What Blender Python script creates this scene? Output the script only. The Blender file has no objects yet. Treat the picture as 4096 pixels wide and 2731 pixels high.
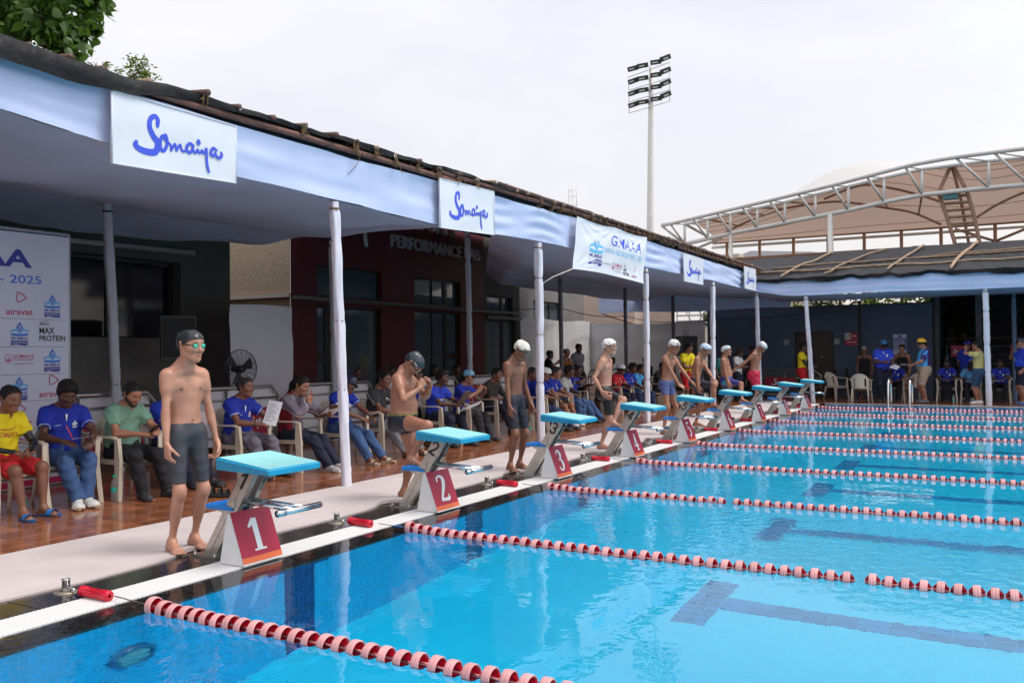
import bpy, bmesh, math, random
import numpy as np
from mathutils import Vector, Matrix, Euler
rnd = random.Random(7)
S = bpy.context.scene
COL = S.collection
PI = math.pi

# ------------------------------------------------------------------ camera
cd = bpy.data.cameras.new('camera'); cam = bpy.data.objects.new('camera', cd); COL.objects.link(cam)
cd.sensor_width = 36.0; cd.lens = 31.222; cd.clip_start = 0.05; cd.clip_end = 2000
def cam_axes(yaw, pitch, roll):
    cy, sy, cp, sp = math.cos(yaw), math.sin(yaw), math.cos(pitch), math.sin(pitch)
    f = Vector((sy*cp, cy*cp, sp)); r = Vector((cy, -sy, 0)); u = r.cross(f)
    cr, sr = math.cos(roll), math.sin(roll)
    return cr*r+sr*u, -sr*r+cr*u, f
_r, _u, _f = cam_axes(-0.51126, 0.01436, -0.008828)
M = Matrix(((_r.x, _u.x, -_f.x, 4.4452), (_r.y, _u.y, -_f.y, -3.4166), (_r.z, _u.z, -_f.z, 1.4333), (0, 0, 0, 1)))
cam.matrix_world = M
S.camera = cam

# ------------------------------------------------------------------ sky, sun, exposure
SUN_EL, SUN_AZ = math.radians(62), math.radians(72)       # azimuth measured from +Y towards +X
W = bpy.data.worlds.new('World'); S.world = W; W.use_nodes = True
nt = W.node_tree; nt.nodes.clear()
def N(t, typ, **kw):
    n = t.nodes.new(typ)
    for k, v in kw.items(): setattr(n, k, v)
    return n
out = N(nt, 'ShaderNodeOutputWorld'); bg = N(nt, 'ShaderNodeBackground'); add = N(nt, 'ShaderNodeAddShader'); bg2 = N(nt, 'ShaderNodeBackground')
sky = N(nt, 'ShaderNodeTexSky', sky_type='NISHITA', sun_disc=False)
sky.sun_elevation = SUN_EL; sky.sun_rotation = SUN_AZ; sky.air_density = 1.5; sky.dust_density = 4
nt.links.new(sky.outputs[0], bg.inputs[0]); bg.inputs[1].default_value = 0.05
tc = N(nt, 'ShaderNodeTexCoord'); mp = N(nt, 'ShaderNodeMapping'); mp.inputs['Scale'].default_value = (1.0, 1.0, 3.4); mp.inputs['Location'].default_value = (2.35, .4, .9)
no = N(nt, 'ShaderNodeTexNoise'); no.inputs['Scale'].default_value = 1.25; no.inputs['Detail'].default_value = 5; no.inputs['Roughness'].default_value = .48
no.inputs['Distortion'].default_value = .35
rp = N(nt, 'ShaderNodeValToRGB'); e = rp.color_ramp.elements
e[0].position = .38; e[0].color = (.76, .72, .76, 1); e[1].position = .60; e[1].color = (.94, .88, .84, 1)
nt.links.new(tc.outputs['Generated'], mp.inputs[0]); nt.links.new(mp.outputs[0], no.inputs['Vector']); nt.links.new(no.outputs['Fac'], rp.inputs[0])
nt.links.new(rp.outputs[0], bg2.inputs[0]); bg2.inputs[1].default_value = 0.745
nt.links.new(bg.outputs[0], add.inputs[0]); nt.links.new(bg2.outputs[0], add.inputs[1]); nt.links.new(add.outputs[0], out.inputs[0])
sl = bpy.data.lights.new('sun', 'SUN'); sl.energy = 1.5; sl.angle = math.radians(24); sl.color = (1, .97, .93)
so = bpy.data.objects.new('sun', sl); COL.objects.link(so)
sd = Vector((math.sin(SUN_AZ)*math.cos(SUN_EL), math.cos(SUN_AZ)*math.cos(SUN_EL), math.sin(SUN_EL)))
so.rotation_euler = sd.to_track_quat('Z', 'Y').to_euler(); so.location = sd*60
S.view_settings.view_transform = 'Standard'; S.view_settings.look = 'None'; S.view_settings.exposure = 0.32; S.view_settings.gamma = 1
S.view_settings.use_curve_mapping = False
S.render.engine = 'CYCLES'
cy = S.cycles
cy.use_denoising = True; cy.max_bounces = 9; cy.diffuse_bounces = 3; cy.glossy_bounces = 4; cy.transmission_bounces = 8; cy.transparent_max_bounces = 12
cy.caustics_refractive = True; cy.caustics_reflective = True; cy.sample_clamp_indirect = 6; cy.blur_glossy = .6
cy.use_adaptive_sampling = True; cy.adaptive_threshold = .01

# ------------------------------------------------------------------ materials
MATS = {}
def mat(name, col=(.5,.5,.5), rough=.5, metal=0, spec=.5, noise=None, bump=None, rand=0, coat=0, trans=0, sss=0, tint=None, island=0, sheen=0, alpha=None):
    """noise=(scale, amount, detail) value mottling of the base colour; bump=(scale, strength, dist); rand = per-object value change"""
    if name in MATS: return MATS[name]
    m = bpy.data.materials.new(name); m.use_nodes = True; MATS[name] = m
    t = m.node_tree; b = t.nodes['Principled BSDF']; L = t.links.new
    b.inputs['Base Color'].default_value = (*col, 1); b.inputs['Roughness'].default_value = rough
    b.inputs['Metallic'].default_value = metal; b.inputs['Specular IOR Level'].default_value = spec
    b.inputs['Coat Weight'].default_value = coat; b.inputs['Transmission Weight'].default_value = trans
    b.inputs['Sheen Weight'].default_value = sheen
    if sss:
        b.inputs['Subsurface Weight'].default_value = sss; b.inputs['Subsurface Radius'].default_value = (1., .35, .2); b.inputs['Subsurface Scale'].default_value = .012
    src = None
    co = None
    if noise or bump: co = N(t, 'ShaderNodeTexCoord')
    if noise or rand or tint or island:
        rgb = N(t, 'ShaderNodeRGB'); rgb.outputs[0].default_value = (*col, 1); src = rgb.outputs[0]
    if tint:                                        # vertex colour attribute replaces the base by its alpha
        at = N(t, 'ShaderNodeAttribute', attribute_name=tint); mx = N(t, 'ShaderNodeMix', data_type='RGBA')
        L(at.outputs['Alpha'], mx.inputs[0]); L(src, mx.inputs[6]); L(at.outputs['Color'], mx.inputs[7]); src = mx.outputs[2]
    fac = None
    def mulv(a, bb):
        x = N(t, 'ShaderNodeMath', operation='MULTIPLY'); L(a, x.inputs[0]); L(bb, x.inputs[1]); return x.outputs[0]
    if noise:
        nz = N(t, 'ShaderNodeTexNoise'); nz.inputs['Scale'].default_value = noise[0]; nz.inputs['Detail'].default_value = noise[2] if len(noise) > 2 else 4
        L(co.outputs['Object'], nz.inputs['Vector'])
        mr = N(t, 'ShaderNodeMapRange'); mr.inputs[1].default_value = .3; mr.inputs[2].default_value = .7
        mr.inputs[3].default_value = 1-noise[1]; mr.inputs[4].default_value = 1+noise[1]; L(nz.outputs['Fac'], mr.inputs[0]); fac = mr.outputs[0]
    if rand:
        oi = N(t, 'ShaderNodeObjectInfo'); mr = N(t, 'ShaderNodeMapRange'); mr.inputs[3].default_value = 1-rand; mr.inputs[4].default_value = 1+rand
        L(oi.outputs['Random'], mr.inputs[0]); fac = mulv(fac, mr.outputs[0]) if fac else mr.outputs[0]
    if island:
        ge = N(t, 'ShaderNodeNewGeometry'); mr = N(t, 'ShaderNodeMapRange'); mr.inputs[3].default_value = 1-island; mr.inputs[4].default_value = 1+island
        L(ge.outputs['Random Per Island'], mr.inputs[0]); fac = mulv(fac, mr.outputs[0]) if fac else mr.outputs[0]
    if src is not None:
        if fac:
            vm = N(t, 'ShaderNodeVectorMath', operation='SCALE'); L(src, vm.inputs[0]); L(fac, vm.inputs['Scale']); src = vm.outputs[0]
        L(src, b.inputs['Base Color'])
    if bump:
        nb = N(t, 'ShaderNodeTexNoise'); nb.inputs['Scale'].default_value = bump[0]; nb.inputs['Detail'].default_value = 3
        L(co.outputs['Object'], nb.inputs['Vector'])
        bp = N(t, 'ShaderNodeBump'); bp.inputs['Strength'].default_value = bump[1]; bp.inputs['Distance'].default_value = bump[2]
        L(nb.outputs['Fac'], bp.inputs['Height']); L(bp.outputs[0], b.inputs['Normal'])
    return m

# ------------------------------------------------------------------ mesh builder
class MB:
    def __init__(s): s.v = []; s.f = []; s.m = []; s.sm = []
    def add(s, vs, fs, mi=0, smooth=False):
        o = len(s.v); s.v += [tuple(p) for p in vs]
        for f in fs: s.f.append(tuple(i+o for i in f)); s.m.append(mi); s.sm.append(smooth)
        return s
    def box(s, c, d, mi=0, R=None):
        x, y, z = d[0]/2, d[1]/2, d[2]/2
        vs = [Vector(p) for p in ((-x,-y,-z),(x,-y,-z),(x,y,-z),(-x,y,-z),(-x,-y,z),(x,-y,z),(x,y,z),(-x,y,z))]
        if R is not None: vs = [R @ v for v in vs]
        c = Vector(c); return s.add([v+c for v in vs], ((0,3,2,1),(4,5,6,7),(0,1,5,4),(1,2,6,5),(2,3,7,6),(3,0,4,7)), mi)
    def bbox(s, lo, hi, mi=0): return s.box([(a+b)/2 for a, b in zip(lo, hi)], [b-a for a, b in zip(lo, hi)], mi)
    def chbox(s, lo, hi, c, mi=0):                  # chamfered top slab (no bottom)
        x0,y0,z0 = lo; x1,y1,z1 = hi
        vs = [(x0,y0,z0),(x1,y0,z0),(x1,y1,z0),(x0,y1,z0),(x0,y0,z1-c),(x1,y0,z1-c),(x1,y1,z1-c),(x0,y1,z1-c),(x0+c,y0+c,z1),(x1-c,y0+c,z1),(x1-c,y1-c,z1),(x0+c,y1-c,z1)]
        fs = [(0,1,5,4),(1,2,6,5),(2,3,7,6),(3,0,4,7),(4,5,9,8),(5,6,10,9),(6,7,11,10),(7,4,8,11),(8,9,10,11)]
        return s.add(vs, fs, mi)
    def tube(s, pts, r, n=8, mi=0, cap=True, closed=False, flat=None):
        pts = [Vector(p) for p in pts]; k = len(pts); rs = r if isinstance(r, (list, tuple)) else [r]*k
        tang = []
        for i in range(k):
            a = pts[(i-1) % k] if (closed or i > 0) else pts[0]; b = pts[(i+1) % k] if (closed or i < k-1) else pts[-1]
            tang.append((b-a).normalized())
        t0 = tang[0]; u = t0.orthogonal().normalized() if abs(t0.z) > .95 else Vector((0,0,1)).cross(t0).normalized()
        vs = []
        for i in range(k):
            t = tang[i]; u = (u - t*u.dot(t)); u = u.normalized() if u.length > 1e-6 else t.orthogonal().normalized(); w = t.cross(u)
            for j in range(n):
                a = 2*PI*j/n; fw = 1 if flat is None else flat
                vs.append(pts[i]+(u*math.cos(a)+w*math.sin(a)*fw)*rs[i])
        fs = []
        for i in range(k if closed else k-1):
            for j in range(n): fs.append((i*n+j, i*n+(j+1) % n, ((i+1) % k)*n+(j+1) % n, ((i+1) % k)*n+j))
        if cap and not closed:
            fs.append(tuple(range(n-1, -1, -1))); fs.append(tuple((k-1)*n+j for j in range(n)))
        return s.add(vs, fs, mi, True)
    def bar(s, a, b, w, h, up=(0,0,1), mi=0):       # rectangular bar from a to b
        a = Vector(a); b = Vector(b); t = (b-a).normalized(); u = Vector(up); sd_ = t.cross(u)
        sd_ = sd_.normalized() if sd_.length > 1e-5 else t.orthogonal().normalized(); u = sd_.cross(t)
        vs = [p+sd_*x*w/2+u*z*h/2 for p in (a, b) for x, z in ((-1,-1),(1,-1),(1,1),(-1,1))]
        return s.add(vs, ((0,1,2,3),(7,6,5,4),(0,4,5,1),(1,5,6,2),(2,6,7,3),(3,7,4,0)), mi)
    def lathe(s, prof, n=16, mi=0, M_=None, smooth=True):   # prof (r,z) around local z
        vs = []; k = len(prof)
        for r, z in prof:
            for j in range(n):
                a = 2*PI*j/n; p = Vector((r*math.cos(a), r*math.sin(a), z)); vs.append(M_ @ p if M_ is not None else p)
        fs = [(i*n+j, i*n+(j+1) % n, (i+1)*n+(j+1) % n, (i+1)*n+j) for i in range(k-1) for j in range(n)]
        return s.add(vs, fs, mi, smooth)
    def grid(s, fn, nu, nv, mi=0, smooth=True, flip=False):
        vs = [fn(i/nu, j/nv) for i in range(nu+1) for j in range(nv+1)]
        fs = []
        for i in range(nu):
            for j in range(nv):
                q = (i*(nv+1)+j, (i+1)*(nv+1)+j, (i+1)*(nv+1)+j+1, i*(nv+1)+j+1)
                fs.append(q[::-1] if flip else q)
        return s.add(vs, fs, mi, smooth)
    def poly(s, pts, mi=0): return s.add(pts, [tuple(range(len(pts)))], mi)
    def mesh(s, name, mats):
        me = bpy.data.meshes.new(name); me.from_pydata([tuple(v) for v in s.v], [], s.f)
        for m_ in (mats if isinstance(mats, (list, tuple)) else [mats]): me.materials.append(m_)
        me.polygons.foreach_set('material_index', s.m); me.polygons.foreach_set('use_smooth', s.sm); me.update(); return me
    def build(s, name, mats, parent=None, **kw): return link(name, s.mesh(name, mats), parent, **kw)
def link(name, me, parent=None, loc=None, rotz=None, label=None, cat=None, group=None, kind=None, mw=None):
    o = bpy.data.objects.new(name, me); COL.objects.link(o)
    if parent is not None: o.parent = parent
    if loc is not None: o.location = loc
    if rotz is not None: o.rotation_euler = (0, 0, rotz)
    if mw is not None: o.matrix_basis = mw
    return tag(o, label, cat, group, kind)
def tag(o, label=None, cat=None, group=None, kind=None):
    if label: o['label'] = label
    if cat: o['category'] = cat
    if group: o['group'] = group
    if kind: o['kind'] = kind
    return o
def empty(name, loc=(0,0,0), rotz=0, **kw):
    o = link(name, None, None, loc, rotz, **kw); o.empty_display_size = .1; return o
KIDS = {}
def copy_tree(o, loc=None, rotz=None, label=None, group=None, parent=None):
    c = o.copy(); COL.objects.link(c)
    if parent is not None: c.parent = parent
    for k in list(o.children): copy_tree(k, parent=c)
    if loc is not None: c.location = loc
    if rotz is not None: c.rotation_euler = (0, 0, rotz)
    if label: c['label'] = label
    if group: c['group'] = group
    return c
def lerp(a, b, t): return a+(b-a)*t
def catmull(pts, n=6):
    P = [np.array(p, float) for p in pts]; P = [2*P[0]-P[1]]+P+[2*P[-1]-P[-2]]; o = []
    for i in range(1, len(P)-2):
        a, b, c, d = P[i-1:i+3]
        for k in range(n):
            t = k/n; o.append(.5*((2*b)+(c-a)*t+(2*a-5*b+4*c-d)*t*t+(3*b-a-3*c+d)*t**3))
    o.append(P[-2]); return o
# flat print ---------------------------------------------------------------
TXT = {}
def text_geo(s_, bold=0.0):
    k = (s_, bold)
    if k in TXT: return TXT[k]
    cu = bpy.data.curves.new('t', 'FONT'); cu.body = s_; cu.size = 1; cu.offset = bold; cu.resolution_u = 3
    ob = bpy.data.objects.new('t', cu); COL.objects.link(ob)
    me = bpy.data.meshes.new_from_object(ob.evaluated_get(bpy.context.evaluated_depsgraph_get()))
    v = [tuple(p.co) for p in me.vertices]; f = [tuple(p.vertices) for p in me.polygons]
    bpy.data.objects.remove(ob); bpy.data.curves.remove(cu); bpy.data.meshes.remove(me)
    if v:
        x0 = min(p[0] for p in v); x1 = max(p[0] for p in v)
    else: x0 = x1 = 0
    TXT[k] = (v, f, x0, x1); return TXT[k]
def put_text(mb, s_, fn, x, y, h, mi=0, bold=0.0, width=None, align='L', d=.002):
    """text in the (x, y) plane of fn(x, y, d); h = cap height; width squeezes the line to that width"""
    v, f, x0, x1 = text_geo(s_, bold); k = h/.69; kx = k if width is None else width/max(1e-6, x1-x0)
    off = -x0*kx - (0 if align == 'L' else (x1-x0)*kx*(.5 if align == 'C' else 1))
    mb.add([fn(x+p[0]*kx+off, y+p[1]*k, d) for p in v], f, mi)
def ribbon(mb, pts, fn, mi=0, n=6, d=.002, dd=.0015, cap=True):
    """stroke of varying width: pts (x, y, w)"""
    P = catmull(pts, n); k = len(P); vs = []
    for i, p in enumerate(P):
        a = P[max(0, i-1)]; b = P[min(k-1, i+1)]; t = (b-a)[:2]; t = t/(np.linalg.norm(t)+1e-9); nn = np.array((-t[1], t[0]))
        z = d+dd*i/k
        vs += [fn(p[0]+nn[0]*p[2]/2, p[1]+nn[1]*p[2]/2, z), fn(p[0]-nn[0]*p[2]/2, p[1]-nn[1]*p[2]/2, z)]
    mb.add(vs, [(2*i, 2*i+1, 2*i+3, 2*i+2) for i in range(k-1)], mi)
    if cap:
        for q, z in ((P[0], d+dd*1.1), (P[-1], d+dd*1.2)):
            mb.add([fn(q[0]+q[2]/2*math.cos(a), q[1]+q[2]/2*math.sin(a), z) for a in [2*PI*j/10 for j in range(10)]], [tuple(range(10))], mi)
def poly2(mb, pts, fn, mi=0, d=.002): mb.add([fn(x, y, d) for x, y in pts], [tuple(range(len(pts)))], mi)
# ------------------------------------------------------------------ palette
m_water = bpy.data.materials.new('water'); m_water.use_nodes = True
t = m_water.node_tree; b = t.nodes['Principled BSDF']
b.inputs['Base Color'].default_value = (.90, .975, 1, 1); b.inputs['Roughness'].default_value = 0; b.inputs['IOR'].default_value = 1.33; b.inputs['Transmission Weight'].default_value = 1
co = N(t, 'ShaderNodeTexCoord')
def wnoise(sc, stretch, det):
    mp_ = N(t, 'ShaderNodeMapping'); mp_.inputs['Scale'].default_value = stretch; nz = N(t, 'ShaderNodeTexNoise')
    nz.inputs['Scale'].default_value = sc; nz.inputs['Detail'].default_value = det
    t.links.new(co.outputs['Object'], mp_.inputs[0]); t.links.new(mp_.outputs[0], nz.inputs['Vector']); return nz.outputs['Fac']
fine = wnoise(11, (1, .75, 1), 2); wide = wnoise(2.2, (1, .8, 1), 2); patch = wnoise(.23, (1, 1, 1), 1)
mr = N(t, 'ShaderNodeMapRange'); mr.inputs[1].default_value = .42; mr.inputs[2].default_value = .62; mr.inputs[3].default_value = .25; mr.inputs[4].default_value = 1.5
t.links.new(patch, mr.inputs[0])
sc_ = N(t, 'ShaderNodeMath', operation='MULTIPLY'); t.links.new(fine, sc_.inputs[0]); t.links.new(mr.outputs[0], sc_.inputs[1])
ad_ = N(t, 'ShaderNodeMath', operation='MULTIPLY_ADD'); ad_.inputs[1].default_value = .8; t.links.new(wide, ad_.inputs[0]); t.links.new(sc_.outputs[0], ad_.inputs[2])
bp = N(t, 'ShaderNodeBump'); bp.inputs['Strength'].default_value = .5; bp.inputs['Distance'].default_value = .008
t.links.new(ad_.outputs[0], bp.inputs['Height']); t.links.new(bp.outputs[0], b.inputs['Normal'])

def brick_mat(name, c1, c2, mortar, sx, sy, rough=.35):
    m = bpy.data.materials.new(name); m.use_nodes = True; t = m.node_tree; b = t.nodes['Principled BSDF']
    br = N(t, 'ShaderNodeTexBrick'); br.offset = 0; br.inputs['Color1'].default_value = (*c1, 1); br.inputs['Color2'].default_value = (*c2, 1); br.inputs['Mortar'].default_value = (*mortar, 1)
    br.inputs['Scale'].default_value = 1; br.inputs['Mortar Size'].default_value = .003; br.inputs['Brick Width'].default_value = sx; br.inputs['Row Height'].default_value = sy
    co = N(t, 'ShaderNodeTexCoord'); t.links.new(co.outputs['Object'], br.inputs['Vector']); t.links.new(br.outputs[0], b.inputs['Base Color']); b.inputs['Roughness'].default_value = rough
    return m
m_ground = mat('ground', (.20, .18, .15), .9, noise=(.6, .3))
m_deckbase = mat('deck_joint', (.07, .035, .02), .5)
m_tile = mat('deck_tile', (.30, .105, .045), .13, spec=.7, rand=.25, noise=(3.5, .4, 5), bump=(3.0, .22, .01))
m_tilef = mat('deck_tile_far', (.30, .105, .045), .13, spec=.7, island=.22, noise=(3.5, .35, 5), bump=(3.0, .22, .01))
m_mat = mat('walkway_mat', (.60, .53, .525), .85, noise=(2.5, .09, 6), bump=(160, .5, .003))
m_gran = mat('wet_granite', (.035, .032, .031), .14, spec=.6, noise=(38, .75, 6), bump=(30, .06, .004))
m_grate = mat('grating_white', (.86, .86, .85), .4, noise=(5, .06))
m_dark = mat('dark_void', (.012, .012, .013), .8)
m_ptile = mat('pool_tile', (.003, .52, .92), .25, island=.12)
m_pmark = mat('pool_tile_floor_navy', (.006, .26, .54), .3, island=.15)
m_pdark = mat('pool_tile_navy', (.004, .055, .24), .25, island=.2, rand=.2)
m_grout = mat('pool_grout', (.10, .62, .92), .6)
m_pfloor = brick_mat('pool_floor', (.004, .60, .90), (.006, .64, .92), (.02, .645, .915), .1, .1)
m_steel = mat('steel', (.56, .54, .50), .32, 1, noise=(8, .15), bump=(50, .1, .002))
m_chrome = mat('chrome', (.7, .7, .7), .12, 1)
m_railm = mat('rail_steel', (.45, .44, .42), .3, 1)
m_aqua = mat('block_top', (.33, .72, .74), .6, noise=(14, .06), bump=(140, .5, .004))
m_aquas = mat('block_side', (.004, .30, .52), .38, noise=(9, .08))
m_stepb = mat('step_blue', (.012, .22, .65), .5)
m_red = mat('board_red', (.42, .007, .045), .4, noise=(4, .06))
m_orange = mat('board_orange', (.80, .16, .05), .45)
m_white = mat('board_white', (.80, .80, .80), .45, noise=(4, .05))
m_black = mat('black_print', (.012, .012, .014), .5)
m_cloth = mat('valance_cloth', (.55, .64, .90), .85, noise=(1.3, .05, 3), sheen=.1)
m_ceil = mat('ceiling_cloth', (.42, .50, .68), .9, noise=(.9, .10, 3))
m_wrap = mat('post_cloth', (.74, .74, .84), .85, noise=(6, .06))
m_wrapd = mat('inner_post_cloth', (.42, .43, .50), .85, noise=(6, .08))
m_tarp = mat('black_tarp', (.010, .011, .014), .5, spec=.2, noise=(3, .3), bump=(5, .8, .05))
m_bamboo = mat('bamboo', (.12, .055, .042), .55, noise=(9, .4), rand=.3)
m_bamboopale = mat('bamboo_pale', (.29, .20, .13), .6, noise=(9, .3), rand=.25)
m_rope = mat('coir_rope', (.24, .15, .07), .9, noise=(40, .4))
m_banner = mat('banner_vinyl', (.76, .80, .88), .45, noise=(2, .03))
m_bannerd = mat('backdrop_vinyl', (.55, .56, .70), .5, noise=(2, .03))
m_iblue = mat('ink_royal', (.045, .10, .72), .5)
m_inavy = mat('ink_navy', (.02, .03, .30), .5)
m_isky = mat('ink_sky', (.03, .36, .85), .5)
m_icyan = mat('ink_cyan', (.10, .55, .92), .5)
m_imar = mat('ink_maroon', (.45, .015, .09), .5)
m_iwhite = mat('ink_white', (.82, .82, .84), .5)
m_iyellow = mat('ink_yellow', (.75, .62, .04), .5)
m_igrey = mat('ink_grey', (.22, .22, .24), .5)

# ------------------------------------------------------------------ ground, pool, deck
PX, PY0, PY1, PZ = .12, -2.4, 21.93, -1.82
g = MB(); R_ = 900
xs = [-R_, -.42, 50, R_]; ys = [-R_, PY0-.25, PY1+.25, R_]
for i in range(3):
    for j in range(3):
        if (i, j) != (1, 1): g.poly([(xs[i], ys[j], -.05), (xs[i+1], ys[j], -.05), (xs[i+1], ys[j+1], -.05), (xs[i], ys[j+1], -.05)])
g.build('ground', m_ground, kind='structure')
w = MB(); w.poly([(-.125, PY0-.1, -.004), (50, PY0-.1, -.004), (50, PY1+.1, -.004), (-.125, PY1+.1, -.004)])
w.build('pool_water', m_water, kind='structure')
f = MB(); f.poly([(PX-.2, PY0-.3, PZ), (50.2, PY0-.3, PZ), (50.2, PY1+.3, PZ), (PX-.2, PY1+.3, PZ)]); floor = f.build('pool_floor', m_pfloor, kind='structure')
BY = [1.15, 3.46, 5.88, 8.21, 10.50, 12.81, 15.10, 17.36, 19.71]        # starting blocks along the edge
for k, y in enumerate(BY):                                             # lane marks on the floor
    f = MB(); nt_ = 10
    for a in range(3):
        for c in range(nt_): f.bbox((2.2+.085*a, y-.5+.1*c+.003, PZ+.001), (2.2+.085*a+.081, y-.4+.1*c-.003, PZ+.006))
    for a in range(int((46-2.46)/.2)):
        for c in (-1, 0): f.bbox((2.46+.2*a, y+.125*c+.002, PZ+.001), (2.46+.2*a+.196, y+.125*c+.123, PZ+.006))
    f.build('lane_mark', m_pmark, floor, kind='stuff')
wl = MB(); wl.bbox((PX-.35, PY0-.35, PZ-.2), (PX, PY1+.35, -.032)); pw = wl.build('pool_wall', m_grout, kind='structure')
dk = MB(); lt = MB(); ts = .05; zt = -.036
marks = set()
for iy in range(int((PY1-PY0)/ts)):
    y0 = PY0+iy*ts
    for iz in range(35):
        z1 = zt-iz*ts; yc = y0+ts/2; dark = False; first = False
        for k, by in enumerate(BY):
            dy = yc-(by+.09)
            if abs(dy) < .15 or (abs(dy) < .31 and iz < 2): dark = True; first = (k == 0)
        if first: marks.add((round(y0, 3), round(z1, 3))); continue
        q = [(PX+.002, y0+.003, z1-ts+.003), (PX+.002, y0+ts-.003, z1-ts+.003), (PX+.002, y0+ts-.003, z1-.003), (PX+.002, y0+.003, z1-.003)]
        (dk if dark else lt).add(q, [(0, 1, 2, 3)])
lt.build('wall_tiling', m_ptile, pw, kind='stuff'); dk.build('wall_tiling', m_pdark, pw, kind='stuff')
tl = MB(); tl.bbox((0, .003, -.047), (.004, .047, -.003)); tme = tl.mesh('wall_tile', m_pdark)
for (y0, z1) in sorted(marks): link('wall_tile', tme, pw, loc=(PX, y0, z1))
fw = MB(); fw.bbox((-.1, PY1, PZ-.2), (50.3, PY1+.35, -.03)); o = fw.build('pool_wall', m_ptile, kind='structure')
fw = MB(); fw.bbox((-.1, PY0-.35, PZ-.2), (50.3, PY0, -.03)); fw.build('pool_wall', m_ptile, kind='structure')
fw = MB(); fw.bbox((50, PY0-.35, PZ-.2), (50.35, PY1+.35, -.03)); fw.build('pool_wall', m_ptile, kind='structure')
# far and near rims
cp = MB(); cp.bbox((-.13, PY1-.02, -.06), (50.3, PY1+.30, .006)); cp.bbox((-.13, PY0-.34, -.06), (50.3, PY0-.02, .006)); cp.build('pool_coping', m_gran, kind='structure')
cw = MB(); cw.bbox((.0, PY1+.02, .008), (50, PY1+.10, .016)); cw.build('drain_grating', m_grate, kind='structure')
# overflow ledge under a film of water, grating, second granite strip
lg = MB(); y = PY0-.3
while y < PY1+.2:
    lg.bbox((-.128, y+.002, -.07), (PX+.012, min(y+1.2, PY1+.2)-.002, -.022)); y += 1.2
lg.build('overflow_ledge', m_gran, kind='structure')
ch = MB(); ch.bbox((-.42, PY0-.3, -.25), (-.13, PY1+.2, -.05)); ch.build('overflow_channel', m_dark, kind='structure')
gr = empty('drain_grating', kind='structure')
bm_ = MB(); bm_.chbox((-.135, -.0105, -.03), (.135, .0105, .004), .003); bar_me = bm_.mesh('grate_bar', m_grate)
rest = MB(); y = -1.3; n_ = 0
while y < PY1+.02:
    if n_ < 300: link('grate_bar', bar_me, gr, loc=(-.268, y, 0))
    else: rest.chbox((-.403, y-.0105, -.03), (-.133, y+.0105, .004), .003)
    n_ += 1; y += .0265
rest.bbox((-.40, -1.3, -.035), (-.385, PY1, -.004)); rest.bbox((-.15, -1.3, -.035), (-.135, PY1, -.004)); rest.bbox((-.275, -1.3, -.035), (-.26, PY1, -.004))
rest.build('grate_bars', m_grate, gr, kind='stuff')
sg = empty('granite_strip', kind='structure'); y = PY0-.3
bs = MB()
bs.chbox((-.78, .002, -.06), (-.408, 1.198, .004), .004); sl_me = bs.mesh('granite_slab', m_gran)
for i in range(21): link('granite_slab', sl_me, sg, loc=(0, y+1.2*i, 0))
# walkway mat with a wavy front edge that dips behind every block
def mat_edge(y):
    e_ = -.735+.012*math.sin(y*2.1)+.01*math.sin(y*5.3+1)
    for by in BY: e_ -= .14*math.exp(-((y-by-.02)/.22)**2)
    return e_
def mat_fn(u, v):
    y = -2.6+u*25.2; xb = -1.98+.012*math.sin(y*1.3); xf = mat_edge(y); x = lerp(xb, xf, v)
    z = .012+.0016*math.sin(y*3.1+x*4)
    if v > .97: z += .004
    for by in BY: z += .016*math.exp(-((y-by-.05)/.25)**2)*max(0, v-.7)/.3
    return (x, y, z)
mm = MB(); mm.grid(mat_fn, 300, 14, flip=True)
mm.grid(lambda u, v: (lambda p: (p[0], p[1], p[2]*(1-v)))(mat_fn(u, 1.0)), 300, 1, smooth=False, flip=True)
mm.grid(lambda u, v: (lambda p: (p[0], p[1], p[2]*(1-v)))(mat_fn(u, 0.0)), 300, 1, smooth=False)
mm.build('walkway_mat', m_mat, kind='structure')
# red-brown deck: tiles nearest the camera one by one
dkb = MB(); dkb.bbox((-16, -30, -.06), (-.76, PY1+.02, -.008)); dkb.bbox((-16, PY1+.28, -.06), (52, 40, -.008)); deck = dkb.build('deck', m_deckbase, kind='structure')
TS = .30; cells = []
for ix in range(21):
    for iy in range(88):
        x0 = -1.9-TS*(ix+1); y0 = -2.5+TS*iy; cells.append(((x0+TS/2-4.4)**2+(y0+TS/2+3.4)**2 if y0 > -.4+(-1.9-x0)*.45 else 1e6+y0, x0, y0))
for ix in range(46):
    for iy in range(18): cells.append((1e4, -7.9+TS*ix, PY1+.30+TS*iy))
cells.sort()
tb = MB(); tb.chbox((.002, .002, -.02), (TS-.002, TS-.002, 0), .003); tme = tb.mesh('deck_tile', m_tile); tf = MB()
for k, (d_, x0, y0) in enumerate(cells):
    dz = rnd.uniform(-.0012, .0012)
    if k < 300:
        o = link('deck_tile', tme, deck, loc=(x0, y0, dz)); o.rotation_euler = (rnd.uniform(-.003, .003), rnd.uniform(-.003, .003), 0)
    else: tf.chbox((x0+.002, y0+.002, -.02), (x0+TS-.002, y0+TS-.002, dz), .003)
tf.build('deck_tiles', m_tilef, deck, kind='stuff')
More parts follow.
